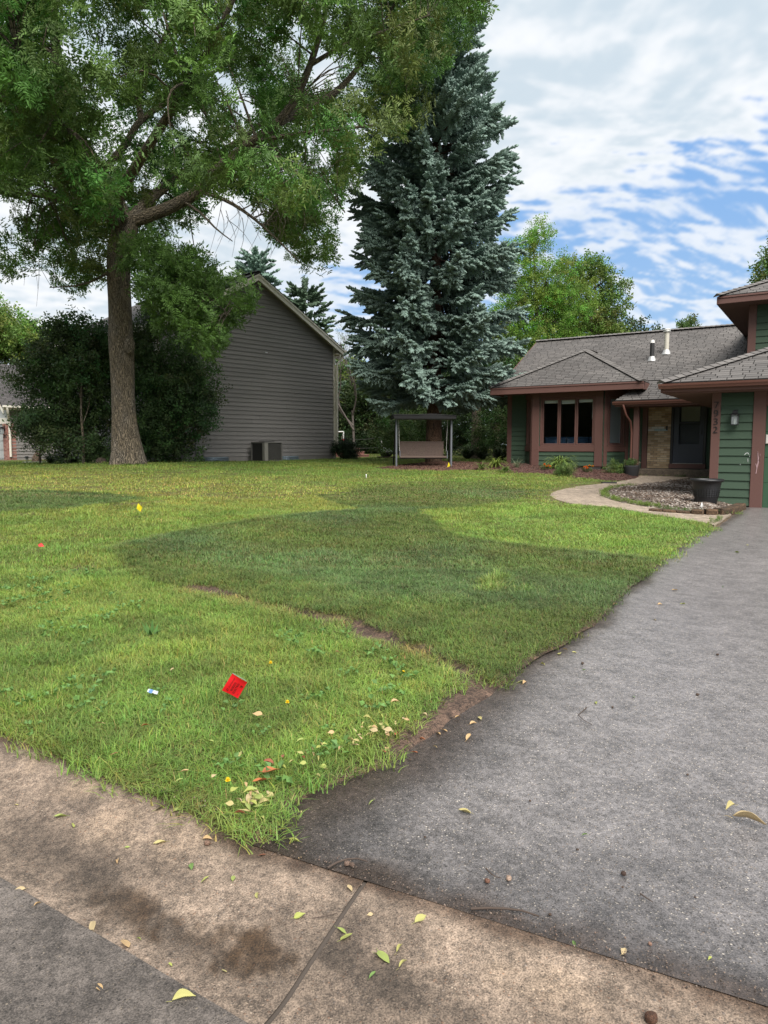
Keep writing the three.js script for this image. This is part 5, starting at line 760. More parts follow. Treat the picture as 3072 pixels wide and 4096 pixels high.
// ---------------------------------------------------------------- trees behind the houses
{
  seed(71);
  const grow = (name, label, u, Z, lobesPx, o) => { const foot = V3(atZ(u, 1800, Z).x, HX(atZ(u, 1800, Z).x, Z), -Z); const lobes = lobesPx.map(([a, b, r, dz = 0]) => { const p = atZ(a, b, Z + dz); return [p.x - foot.x, p.y - foot.y, p.z - foot.z, r * (Z + dz) / FPX]; }); return leafyTree(name, label, { foot, lobes, mat: foliage, sprig: BROAD, ...o }); };
  grow('locust_tree', 'bright yellow-green tree rising between the spruce and the shingled roof', 2150, 36, [[2120, 1000, 75], [2060, 1120, 95], [2180, 1120, 100], [2080, 1260, 120], [2200, 1260, 120], [2290, 1200, 80], [2040, 1400, 120], [2180, 1420, 130], [2110, 1540, 120], [2130, 930, 40, 0]], { colour: [0.18, 0.32, 0.045], mat: foliageBright, sprig: SMALL, clump: 0.5, sprigs: 20, scale: 1.3, trunk: 0.16, density: 2.8 });
  grow('elm_tree', 'mid green arching elm behind the ridge of the green house', 2360, 39, [[2280, 1120, 80], [2330, 1080, 70], [2400, 1140, 90], [2455, 1150, 45], [2300, 1250, 110], [2420, 1270, 90], [2240, 1330, 90], [2350, 1360, 110], [2465, 1240, 40], [2380, 1060, 30]], { colour: [0.13, 0.22, 0.04], clump: 0.42, sprigs: 13, scale: 1.15, trunk: 0.2, density: 1.7 });
  grow('broadleaf_tree', 'low dark green treetop far behind the house ridge', 2500, 58, [[2480, 1320, 60], [2530, 1340, 45], [2430, 1340, 60], [2500, 1380, 80]], { colour: [0.05, 0.1, 0.03], scale: 1.8, clump: 0.8, trunk: 0.2 });
  grow('broadleaf_tree', 'leafy treetop beside the upper storey eave', 3090, 42, [[3080, 1040, 50], [3110, 1120, 80], [3062, 1110, 30], [3120, 980, 60]], { colour: [0.1, 0.17, 0.035], scale: 1.4, trunk: 0.15 });
  grow('broadleaf_tree', 'tiny treetop peeping over the far end of the main roof ridge', 2755, 60, [[2755, 1300, 25], [2770, 1330, 40], [2730, 1340, 40]], { colour: [0.09, 0.15, 0.03], scale: 1.4, trunk: 0.15 });
  // the wooded back of the yard
  const D = [0.045, 0.085, 0.022], yard = 'trees along the back of the yard';
  grow('broadleaf_tree', 'dark leafy tree at the back of the yard behind the soccer goal', 1430, 47, [[1380, 1620, 90], [1460, 1600, 90], [1420, 1700, 100], [1500, 1690, 90], [1360, 1730, 80]], { colour: D, scale: 1.5, clump: 0.6, trunk: 0.15, density: 1.2, group: yard });
  grow('broadleaf_tree', 'yellow-green young tree beyond the downspout corner of the grey house', 1390, 52, [[1380, 1500, 70], [1430, 1530, 60], [1360, 1560, 70]], { colour: [0.17, 0.24, 0.04], mat: foliageBright, scale: 1.5, clump: 0.6, trunk: 0.12, density: 1.2 });
  grow('broadleaf_tree', 'dark tree behind the kettle grill', 1570, 45, [[1540, 1560, 110], [1600, 1650, 100], [1500, 1500, 90], [1560, 1720, 100], [1640, 1560, 100], [1620, 1750, 80]], { colour: [0.05, 0.095, 0.025], scale: 1.5, clump: 0.6, trunk: 0.15, density: 1.2, group: yard });
  grow('broadleaf_tree', 'dark tree right behind the swing seat', 1750, 41, [[1700, 1560, 110], [1790, 1640, 110], [1740, 1740, 100], [1680, 1680, 90], [1820, 1540, 110], [1760, 1450, 110]], { colour: [0.055, 0.105, 0.025], scale: 1.4, clump: 0.55, trunk: 0.12, density: 1.1, group: yard });
  grow('broadleaf_tree', 'tree with a bare trunk between the spruce and the house', 1905, 33, [[1880, 1520, 110], [1980, 1500, 110], [1930, 1420, 110], [2010, 1600, 80]], { colour: D, scale: 1.2, clump: 0.5, trunk: 0.24, fork: 3.2, density: 1.2, });
  grow('broadleaf_tree', 'slender trunk tree beside the left corner of the green house', 1985, 36, [[1990, 1540, 100], [2060, 1480, 100], [2000, 1450, 90]], { colour: [0.06, 0.12, 0.025], scale: 1.2, clump: 0.5, trunk: 0.17, fork: 3.5});
  const bush = (label, u, v, Z, w, h, col, { lobes: nl = 6, ...o } = {}) => { const p = atZ(u, v, Z), y0 = HX(p.x, Z); return leafyTree('shrub', label, { foot: V3(p.x, y0, -Z), category: 'shrub', lobes: Array.from({ length: nl }, () => [R(-w, w) * 0.6, R(0.25, 0.75) * h, R(-0.5, 0.5) * w, 0.42 * Math.min(w, h * 0.8)]), mat: foliage, sprig: SMALL, colour: col, scale: 1.3, clump: 0.35, trunk: 0.04, fork: 0.1, noTrunk: true, density: 1.8, ...o }); };
  bush('leafy undergrowth shrub behind the swing at the foot of the spruce', 1640, 1800, 36, 1.8, 2.4, [0.06, 0.12, 0.025], { lobes: 8 });
  bush('dark undergrowth shrub behind the right post of the swing', 1860, 1800, 35, 1.7, 2.2, [0.045, 0.09, 0.022], { lobes: 8 });
  bush('undergrowth shrub filling the gap beside the green house corner', 1990, 1800, 32, 1.4, 2.6, [0.06, 0.115, 0.025], { lobes: 9 });
  bush('low dark shrub against the woods by the garden steps', 1480, 1800, 46, 2.4, 2.6, [0.035, 0.07, 0.02], { lobes: 9, scale: 1.6, clump: 0.5 });
  bush('wide dark shrub against the woods behind the grill', 1620, 1790, 46, 2.8, 2.8, [0.04, 0.075, 0.02], { lobes: 9, scale: 1.6, clump: 0.5 });
  bush('dark shrub behind the soccer goal', 1370, 1790, 48, 2.6, 2.8, [0.04, 0.08, 0.022], { lobes: 9, scale: 1.6, clump: 0.5 });
  bush('round dark green shrub at the downspout corner of the grey house', 1385, 1850, 31.6, 0.48, 1.0, [0.03, 0.06, 0.024], { lobes: 12, scale: 0.8, clump: 0.22, density: 4 });
  // bare tree
  const bt = thing('bare_tree', 'thinly leaved grey tree with bare branches beyond the grey house', 'tree', V3(atZ(1420, 1800, 44).x, 0.94, -44)), bg = [], bm = [], bc = [];
  const ramify = (p, d, len, r, n) => { const q = p.clone().addScaledVector(d, len), m = p.clone().lerp(q, 0.5).add(rdir().multiplyScalar(len * 0.06)); bg.push(tubeAlong([p, m, q], [r, r * 0.6], r > 0.04 ? 7 : 4)); if (n === 0) { if (rnd() < 0.35) { bm.push(aim(q, d, R(0, 6), 1.1)); bc.push(tone([0.16, 0.2, 0.05], 0.3)); } return; } for (let i = 0; i < 3; i++) ramify(p.clone().lerp(q, R(0.45, 1)), d.clone().add(rdir().multiplyScalar(0.62)).add(V3(0, 0.14, 0)).normalize(), len * R(0.6, 0.85), r * 0.58, n - 1); };
  ramify(V3(0, -0.2, 0), V3(-0.05, 1, 0).normalize(), 3.0, 0.1, 5); const bb = part(bt, 'branches', mergeGeometries(bg), M([0.13, 0.11, 0.1], 0.95)); bb.userData.kind = 'stuff'; stuffOf(bt, 'crown', SMALL[0], foliageBright, bm, bc);
  // left side
  grow('broadleaf_tree', 'bright yellow-green tree behind the garage roof of the grey house', 60, 58, [[20, 1330, 110], [110, 1380, 90], [-80, 1300, 150], [60, 1430, 100], [190, 1400, 80]], { colour: [0.16, 0.24, 0.045], mat: foliageBright, scale: 1.8, clump: 0.8, trunk: 0.25, density: 1.2 });
  const dk = [0.072, 0.13, 0.046];
  grow('yew_tree', 'broad dark bushy tree hiding the front of the grey house', 270, 24, [[270, 1420, 120], [180, 1500, 110], [330, 1560, 130], [210, 1640, 110], [330, 1700, 120], [400, 1480, 110], [180, 1730, 70, -0.6], [270, 1330, 80], [390, 1380, 80], [240, 1790, 60, -0.8], [370, 1800, 80, -0.8]], { colour: dk, sprig: SMALL, clump: 0.36, sprigs: 20, scale: 1.3, density: 4.2, trunk: 0.1, fork: 0.8 });
  grow('yew_tree', 'dark bushy tree between the ash trunk and the grey gable wall', 630, 24.3, [[600, 1400, 110], [650, 1500, 120], [700, 1600, 100], [590, 1600, 120], [660, 1700, 110], [590, 1750, 110], [760, 1560, 60], [800, 1620, 40], [700, 1790, 70], [620, 1310, 70], [730, 1450, 70], [800, 1500, 45], [840, 1590, 35], [790, 1700, 40]], { colour: dk, sprig: SMALL, clump: 0.36, sprigs: 20, scale: 1.3, density: 4.0, trunk: 0.09, fork: 0.8 });
  grow('young_tree', 'lighter green leafy branches in front of the dark bushy tree', 330, 22.6, [[330, 1430, 60], [360, 1530, 55], [290, 1480, 40]], { colour: [0.06, 0.115, 0.03], clump: 0.32, sprigs: 10, scale: 0.9, density: 2, trunk: 0.04, fork: 1.5 });
  grow('young_tree', 'leafy shrub in front of the dark garage wall of the grey house', 160, 25, [[150, 1720, 50], [170, 1670, 45], [130, 1760, 35]], { colour: [0.05, 0.085, 0.03], sprig: SMALL, clump: 0.26, sprigs: 13, scale: 0.8, density: 3.4, trunk: 0.03, fork: 0.5 });
  // across the street, behind the viewer: what the window panes mirror
  const opp = [[-34, 0.9], [-25, 1.1], [-16, 1], [-7, 1.05], [3, 0.95]];
  opp.forEach(([s, k], i) => { const f = at(s, 0.2, -30 - (i % 2) * 3); leafyTree('street_tree', ['tall shade tree across the street from the grey house garage', 'tall shade tree across the street facing the ash', 'tall shade tree across the street facing the lawn', 'tall shade tree across the street facing the walk', 'tall shade tree across the street facing the driveway'][i], { foot: f, lobes: [[0, 8 * k, 0, 4], [-3, 6, 1, 3], [3, 6, -1, 3], [0, 4, 1.5, 3], [-3.5, 3, 0, 2.4], [3.5, 3, 0, 2.4], [0, 11 * k, 0, 2.6]], mat: foliage, sprig: BIG, colour: [0.06, 0.1, 0.03], scale: 1.4, clump: 1.1, sprigs: 10, trunk: 0.3, density: 0.7, noLimbs: true }); });
}

// ================================================================ grass
{
  seed(81);
  const patch = (n, half, h0, h1, w, lean) => {
    const p = [], c = [], nn = [];
    for (let i = 0; i < n; i++) {
      const x = R(-half, half), z = R(-half, half), a = R(0, 6.28), h = R(h0, h1), l = h * R(0.15, lean), dx = Math.cos(a), dz = Math.sin(a), sx = -dz * w * R(0.7, 1.2) / 2, sz = dx * w / 2, k = R(0.72, 1.25), dry = rnd(), yl = dry < 0.06 ? 1.9 : dry < 0.18 ? 1.35 : 1;
      const P = [0, 0.45, 0.8, 1].map((q) => [x + dx * l * q * q, h * q * (1 - 0.28 * q * (l / h)), z + dz * l * q * q, 1 - 0.75 * q]);
      const put = (j, sg) => { const [X, Y, Z, W] = P[j]; p.push(X + sg * sx * W, Y, Z + sg * sz * W); c.push(k * yl, k * (yl > 1.5 ? 1.12 : 1), k * (yl > 1.5 ? 1.8 : 0.95)); nn.push(dx * -0.25 + sg * sx * 0.3 / w, 1, dz * -0.25 + sg * sz * 0.3 / w); };
      for (const [j, q] of [[0, 1], [1, 2]]) { put(j, -1); put(j, 1); put(q, -1); put(q, -1); put(j, 1); put(q, 1); } put(2, -1); put(2, 1); p.push(P[3][0], P[3][1], P[3][2]); c.push(k, k, k * 0.95); nn.push(0, 1, 0);
    }
    const g = new THREE.BufferGeometry(); g.setAttribute('position', new THREE.Float32BufferAttribute(p, 3)); g.setAttribute('color', new THREE.Float32BufferAttribute(c, 3)); g.computeVertexNormals(); return g;
  };
  const near = [0, 1, 2, 3].map(() => patch(66, 0.09, 0.03, 0.068, 0.0048, 1.7)), mid = [0, 1, 2].map(() => patch(90, 0.17, 0.03, 0.062, 0.007, 1.3)), far = [0, 1].map(() => patch(130, 0.36, 0.025, 0.052, 0.013, 1.1));
  const tall = [0, 1].map(() => patch(46, 0.08, 0.08, 0.17, 0.006, 1.2));
  const clover = simpleSprig(9, 0.028, 0.026, 0.03), weed = (() => { const L = new Leaves(); for (let i = 0; i < 8; i++) { const a = i * 0.8 + R(-0.2, 0.2), d = V3(Math.cos(a), R(0.25, 0.6), Math.sin(a)).normalize(); L.leaf(V3(0, 0.01, 0), d, V3(-Math.sin(a), 0, Math.cos(a)), R(0.08, 0.13), 0.03, [1, R(0.9, 1.1), 0.9], 0.15, 0.35); } return L.build(); })();
  const COL = { front: [0.24, 0.345, 0.072], lush: [0.185, 0.305, 0.062], sod: [0.15, 0.222, 0.053], yellow: [0.31, 0.37, 0.085], tuft: [0.22, 0.31, 0.078] };
  const inGrey = (s, t) => { const [X, Z] = plan(s, t), dx = X + 8.05, dz = Z - 25.7, c = Math.cos(GTURN), q = Math.sin(GTURN), lx = dx * c + dz * q, lz = dx * q - dz * c; return lx > -0.05 && lx < GL + 0.1 && lz < 0.1; };
  function colour(s, t) {
    const n = fbm(s * 0.8 + 2, t * 0.8, 3), f = noise(s * 3.1, t * 3.1), sod = inside(ZONES.sod, s, t), up = inside(ZONES.upper, s, t), ls = inside(ZONES.leftSod, s, t);
    let c;
    if (inside(ZONES.tuft, s, t) && noise(s * 7, t * 7) * 0.7 + distPoly(ZONES.tuft, s, t) * 1.4 > 0.55) return [COL.tuft, 'tuft'];
    if (sod || up || ls) { c = [...COL.sod]; const k = 0.86 + 0.5 * (n - 0.5) + 0.5 * (fbm(s * 1.2 + t * 0.5, t * 4.5, 3) - 0.5) + 0.35 * (noise(s * 6, t * 6) - 0.5); const blue = ls ? 0.35 : sstep(0.5, 0.75, fbm(s * 0.6 + 9, t * 0.6 + 4, 2)) * 0.5; return [[c[0] * k * (1 - 0.12 * blue), c[1] * k * (1 + 0.08 * blue), c[2] * k * (1 + 0.9 * blue)], 'sod']; }  // blue tint paints a bluish sheen into the turf colour in patches
    const Z = plan(s, t)[1], y1 = sstep(4.2, 0.8, Math.abs(t + 5.0 - 0.22 * (s + 7)) + (n - 0.5) * 2.2) * sstep(-2.2, -3.6, s);
    c = COL.front.map((x, i) => mix(x, COL.lush[i], sstep(0.45, 0.7, n)));
    c = c.map((x, i) => mix(x, COL.yellow[i], clamp(y1 * 0.95)));
    if (s > -4) c = c.map((x, i) => mix(x, COL.lush[i] * 1.25, sstep(-9, -7, t) * 0.6));
    const dry = sstep(0.2, 0.06, seamDist(s, t)) * 0.7; c = c.map((x, i) => mix(x, [0.36, 0.34, 0.12][i], dry));
    const k = 0.92 + 0.35 * (f - 0.5) + 0.4 * (noise(s * 8, t * 8) - 0.5); return [c.map((x) => x * k), 'lawn'];
  }
  const sets = { near: near.map(() => [[], []]), mid: mid.map(() => [[], []]), far: far.map(() => [[], []]), tall: tall.map(() => [[], []]) }, cl = [[], []], wd = [[], []];
  const q = new THREE.Quaternion(), e = new THREE.Euler();
  const put = (set, s, t, sc, sy, c, lift = 0) => { const k = Math.floor(rnd() * set.length); e.set(R(-0.1, 0.1), R(0, 6.28), R(-0.1, 0.1)); const p = at(s, H(s, t) + 0.006 + lift + (noise(s * 1.7, t * 1.7) - 0.5) * 0.03, t); set[k][0].push(new THREE.Matrix4().compose(p, q.setFromEuler(e).clone(), V3(sc, sc * sy, sc))); set[k][1].push(lin(...c.map((x) => clamp(x * R(0.86, 1.14))))); };
  const run = (set, s0, s1, t0, t1, d, z0, z1) => {
    for (let t = t0; t < t1; t += d) for (let s = s0; s < s1; s += d) {
      const a = s + R(0, d), b = t + R(0, d), [X, Z] = plan(a, b); if (Z < z0 || Z >= z1 || Z < 1) continue; if (Math.abs(X / Z) > 0.6) continue;
      const ed = driveEdge(b) + edgeWob(b); if (a > ed - 0.02 + R(-0.03, 0.03) || b < CURB + 0.015 + edgeWob(a) * 0.7) continue;
      if (b > 8.1 && a > -8.2) continue; if (a > -0.25 && b > -0.3) continue; if (bedness(a, b) || inGrey(a, b)) continue; if (b > -6 && a > -9 && distPoly(walkPoly, a, b) < (set === 'far' ? 0.34 : 0.16)) { if (set === 'edge' || rnd() < 0.85) continue; } if (inside(swingPoly, a, b) && rnd() > 0.04) continue;
      const so = soilness(a, b); if (rnd() < so * 1.02) continue; if (set !== 'edge' && Z > 7.5 && Z < 15 && Math.min(distPoly(ZONES.sod, a, b), distPoly(ZONES.upper, a, b), distPoly(ZONES.leftSod, a, b)) < 0.2) continue; if (set === 'edge' && Math.min(distPoly(ZONES.sod, a, b), distPoly(ZONES.upper, a, b), distPoly(ZONES.leftSod, a, b)) >= 0.2) continue;
      const [c, zn] = colour(a, b), sodUp = inside(ZONES.sod, a, b) ? 0.032 : 0;
      put(sets[set === 'edge' ? 'near' : set], a, b, R(0.85, 1.2), zn === 'sod' ? R(0.65, 0.95) : R(0.6, 1.25) * (0.5 + 0.75 * noise(a * 2.4, b * 2.4)), c, sodUp);
      if (zn === 'tuft' && rnd() < 0.5) put(sets.tall, a, b, 1, 1.0, c);
      if (set === 'near' && zn === 'lawn') { if (rnd() < 0.05 * sstep(0.4, 0.6, noise(a * 1.3 + 5, b * 1.3))) { cl[0].push(aim(at(a, H(a, b) + R(0.03, 0.06), b), V3(R(-0.3, 0.3), 1, R(-0.3, 0.3)), R(0, 6), R(0.8, 1.4))); cl[1].push(lin(0.13, 0.25, 0.07)); } if (rnd() < 0.0004) { wd[0].push(aim(at(a, H(a, b) + 0.015, b), V3(R(-0.2, 0.2), 1, R(-0.2, 0.2)), R(0, 6), R(0.7, 1.3))); wd[1].push(lin(0.1, 0.21, 0.06)); } if (rnd() < 0.008) put(sets.tall, a, b, 0.6, 1, c); }
    }
  };
  run('near', -7, 0.7, CURB, -7.5, 0.062, 0, 7.5);
  run('edge', -18, 0.8, CURB, 3, 0.085, 7.5, 15);
  run('mid', -16, 0.8, CURB, 0, 0.115, 7.5, 14);
  run('far', -34, 0.8, CURB, 14, 0.25, 14, 33);
  run('far', -30, -8.2, 8, 40, 0.5, 33, 52);
  const grass = new THREE.Group(); grass.name = 'grass'; grass.userData.kind = 'stuff'; scene.add(grass);
  const gm = leafMat([1, 1, 1], 0.3, 0.6); let n = 0;
  for (const [k, geos] of Object.entries({ near, mid, far, tall })) geos.forEach((g, i) => { if (sets[k][i][0].length) { n += sets[k][i][0].length; const o = stuffOf(grass, 'grass_blades', g, gm, sets[k][i][0], sets[k][i][1]); } });
  stuffOf(grass, 'clover', clover, gm, cl[0], cl[1]); stuffOf(grass, 'broad_weeds', weed, gm, wd[0], wd[1]);
  console.log('grass patches', n);
}

// ================================================================ things in the garden
seed(91);
const cyl = (r0, r1, h, n = 16) => new THREE.CylinderGeometry(r1, r0, h, n);
const rod = (a, b, r, n = 7) => { const d = b.clone().sub(a), g = new THREE.CylinderGeometry(r, r, d.length(), n); g.translate(0, d.length() / 2, 0); g.applyQuaternion(new THREE.Quaternion().setFromUnitVectors(UPV, d.clone().normalize())); g.translate(a.x, a.y, a.z); return g; };
// garden swing
{
  const g0 = atZ(1695, 1877, 24.3), sw = thing('garden_swing', 'brown woven swing bench under a black canopy in front of the spruce', 'swing', V3(g0.x, HX(g0.x, 24.3) - 0.01, -24.3), 0.06), al = M([0.13, 0.14, 0.16], 0.5, { metalness: 0.2 }), bk = M([0.012, 0.012, 0.013], 0.95), br = M([0.115, 0.08, 0.067], 0.85);
  for (const x of [-0.94, 0.94]) { Bx(sw, 'front_leg', al, x - 0.03, x + 0.03, 0, 1.74, -0.03, 0.03, 0.006); part(sw, 'rear_leg', rod(V3(x, 1.74, -0.15), V3(x + (x > 0 ? 0.1 : -0.02), 0.02, -1.2), 0.028), bk); part(sw, 'side_brace', rod(V3(x, 0.55, 0), V3(x + 0.04 * Math.sign(x), 0.5, -0.9), 0.02), bk); }
  Bx(sw, 'top_rail', al, -0.97, 0.97, 1.68, 1.74, -0.1, -0.04, 0.006);
  const cg = new THREE.BoxGeometry(2.12, 0.05, 1.3, 10, 1, 8); { const p = cg.attributes.position; for (let i = 0; i < p.count; i++) { const x = p.getX(i), z = p.getZ(i); p.setY(i, p.getY(i) + 1.83 + 0.035 * Math.cos(x * 1.3) - 0.05 * z * z - 0.012 * z + 0.012 * Math.sin(x * 5)); p.setZ(i, z - 0.35); } cg.computeVertexNormals(); } part(sw, 'canopy', cg, bk);
  Bx(sw, 'valance', bk, -1.05, 1.05, 1.7, 1.83, 0.28, 0.3, 0.006); for (const x of [-1.06, 1.04]) Bx(sw, 'valance', bk, x, x + 0.02, 1.71, 1.82, -0.98, 0.28, 0.005);
  const back = sub(sw, 'backrest'), seat = sub(sw, 'seat'), ribs = [], sr = []; for (let i = 0; i < 62; i++) { const x = -0.78 + i * 0.0252; const r = boxg(x, x + 0.019, 0, 0.5, -0.006, 0.006 + (i % 2) * 0.008); ribs.push(r); } for (let i = 0; i < 9; i++) ribs.push(boxg(-0.78, 0.78, 0.03 + i * 0.055, 0.042 + i * 0.055, -0.012, 0.012));
  const rb = part(back, 'weave', mergeGeometries(ribs), br); rb.userData.kind = 'stuff'; Bx(back, 'top_bar', br, -0.8, 0.8, 0.5, 0.53, -0.015, 0.02, 0.006); back.position.set(-0.02, 0.43, -0.52); back.rotation.x = -0.2;
  for (let i = 0; i < 62; i++) { const x = -0.78 + i * 0.0252; sr.push(boxg(x, x + 0.019, 0, 0.014 + (i % 2) * 0.006, -0.5, 0)); } const sb = part(seat, 'weave', mergeGeometries(sr), br); sb.userData.kind = 'stuff'; Bx(seat, 'front_bar', br, -0.8, 0.8, -0.03, 0.03, -0.01, 0.03, 0.01); Bx(seat, 'under_frame', bk, -0.8, 0.8, -0.06, -0.03, -0.5, 0.0, 0.006); seat.position.set(-0.02, 0.42, 0.02);
  for (const x of [-0.83, 0.79]) { Bx(sw, 'armrest', al, x, x + 0.035, 0.6, 0.63, -0.5, 0.0, 0.006); Bx(sw, 'arm_post', al, x + 0.003, x + 0.032, 0.36, 0.6, -0.04, -0.01, 0.004); part(sw, 'hanger', rod(V3(x + 0.016, 0.63, -0.25), V3(x + 0.03 * Math.sign(x), 1.7, -0.07), 0.009, 5), M([0.5, 0.5, 0.48], 0.4)); part(sw, 'hanger', rod(V3(x + 0.016, 0.9, -0.6), V3(x + 0.03 * Math.sign(x), 1.7, -0.08), 0.009, 5), bk); }
}
// covered fire bowl, garden steps, goal, net
{
  const p = atZ(1545, 1838, 36), y = HX(p.x, 36), k = thing('kettle_grill', 'black fire bowl with a domed grey metal lid on a stone slab', 'grill', V3(p.x, y, -36)), dk = M([0.02, 0.02, 0.02], 0.6);
  Bx(k, 'stone_slab', M([0.07, 0.05, 0.04], 0.9), -0.47, 0.47, 0, 0.1, -0.47, 0.47, 0.012); const bowl = new THREE.LatheGeometry([[0.2, 0.1], [0.28, 0.16], [0.3, 0.26], [0.31, 0.33]].map(([a, b]) => new THREE.Vector2(a, b)), 28); part(k, 'bowl', bowl, dk); const lid = new THREE.LatheGeometry([[0.32, 0.33], [0.31, 0.38], [0.26, 0.46], [0.17, 0.53], [0.06, 0.56], [0, 0.565]].map(([a, b]) => new THREE.Vector2(a, b)), 28); part(k, 'lid', lid, M([0.5, 0.51, 0.53], 0.45)); const h = new THREE.TorusGeometry(0.05, 0.012, 6, 14, Math.PI); h.translate(0, 0.56, 0); part(k, 'handle', h, dk);
  const s0 = atZ(1400, 1828, 39), st = thing('garden_steps', 'three red-brown wooden garden steps beside the round shrub', 'steps', V3(s0.x, HX(s0.x, 39), -39)), red = M([0.24, 0.11, 0.09], 0.7), redT = M([0.34, 0.18, 0.15], 0.7);
  [[1.02, 0], [0.76, 1], [0.5, 2]].forEach(([w, i]) => { Bx(st, 'riser', red, -0.9, w, i * 0.17, i * 0.17 + 0.15, -1 - 0.0, 0.1 - i * 0.15, 0.006); Bx(st, 'tread', redT, -0.92, w + 0.02, i * 0.17 + 0.15, i * 0.17 + 0.17, -1, 0.12 - i * 0.15, 0.006); });
  const G = 40, gp = atZ(1374, 1727, G), gy = HX(gp.x, G), goal = thing('soccer_goal', 'small white soccer goal with green net half hidden by the grey house', 'goal', V3(gp.x, gy, -G)), w = M([0.75, 0.76, 0.76], 0.5), top = gp.y - gy;
  part(goal, 'post', rod(V3(0, 0, 0), V3(0, top, 0), 0.035), w); part(goal, 'post', rod(V3(-2.2, 0, 0.1), V3(-2.2, top, 0.1), 0.035), w); part(goal, 'crossbar', rod(V3(0, top, 0), V3(-2.2, top, 0.1), 0.035), w); part(goal, 'stay', rod(V3(0, top * 0.98, 0), V3(-0.5, 0.0, -1.0), 0.022), w); part(goal, 'wrap', rod(V3(0, top * 0.45, 0), V3(0, top * 0.72, 0), 0.042), M([0.5, 0.06, 0.07], 0.6));
  const net = []; for (let i = 0; i <= 18; i++) net.push(rod(V3(-i * 0.12, top, -0.02), V3(-0.3 - i * 0.12, 0, -0.95), 0.006, 4)); for (let j = 0; j < 10; j++) net.push(rod(V3(-j * 0.03, top * (1 - j / 10), -0.1 * j), V3(-2.2 - j * 0.03, top * (1 - j / 10), -0.1 * j), 0.006, 4)); const nt = part(goal, 'net', mergeGeometries(net), M([0.03, 0.16, 0.08], 0.8)); nt.userData.kind = 'stuff';
  const q = atZ(1526, 1815, 40), np = thing('net_post', 'thin dark post with white tip holding a slack cord', 'post', V3(q.x, HX(q.x, 40), -40)), ph = atZ(1526, 1748, 40).y - HX(q.x, 40); part(np, 'pole', rod(V3(0, 0, 0), V3(0, ph * 0.55, 0), 0.018), M([0.03, 0.03, 0.03], 0.6)); part(np, 'white_tip', rod(V3(0, ph * 0.55, 0), V3(0, ph, 0), 0.028), w);
  for (const [v0, v1, l] of [[1753, 1749, 'slack dark upper cord strung from goal to post'], [1785, 1788, 'slack dark lower cord strung from goal to post']]) { const a = atZ(1376, v0, 40), b = atZ(1525, v1, 40); single('slack_rope', l, 'cord', tubeAlong([a, a.clone().lerp(b, 0.35).add(V3(0, -0.1, 0)), a.clone().lerp(b, 0.7).add(V3(0, -0.07, 0)), b], [0.011, 0.011], 5), M([0.05, 0.05, 0.05], 0.8)); }
}
// planters
function bladeClump(name, label, cat, p, n, len, wid, col, o = {}) {   // arching strap leaves
  const t = thing(name, label, cat, p, 0, o.group), L = new Leaves();
  for (let i = 0; i < n; i++) { const a = R(0, 6.283), l = len * R(0.6, 1.15), el = R(o.e0 ?? 0.7, 1.45), d = V3(Math.cos(a), 0, Math.sin(a)), s = V3(-Math.sin(a), 0, Math.cos(a)), b = V3(R(-0.06, 0.06), 0, R(-0.06, 0.06)), tn = [R(0.75, 1.25)]; const c = [tn[0] * R(0.9, 1.1), tn[0], tn[0] * 0.9]; let q = b, ang = el, w0 = wid * 0.6; for (let j = 0; j < 5; j++) { const st = l / 5, nx = q.clone().addScaledVector(d, Math.cos(ang) * st).add(V3(0, Math.sin(ang) * st, 0)), w1 = j === 4 ? 0.001 : wid * (j < 2 ? 1 : 0.8); const A = q.clone().addScaledVector(s, w0 / 2), B = q.clone().addScaledVector(s, -w0 / 2), C = nx.clone().addScaledVector(s, w1 / 2), D = nx.clone().addScaledVector(s, -w1 / 2); L.tri(A, B, C, c); L.tri(B, D, C, c); q = nx; w0 = w1; ang -= (o.arch ?? 0.42) * R(0.7, 1.3); } }
  const f = part(t, 'leaves', L.build(), leafMat(col, 0.3, 0.6)); f.userData.kind = 'stuff'; return t;
}
const bedAt = (u, v, lift = 0) => { const [s, t] = ground(u, v, lift); return [s, t]; };
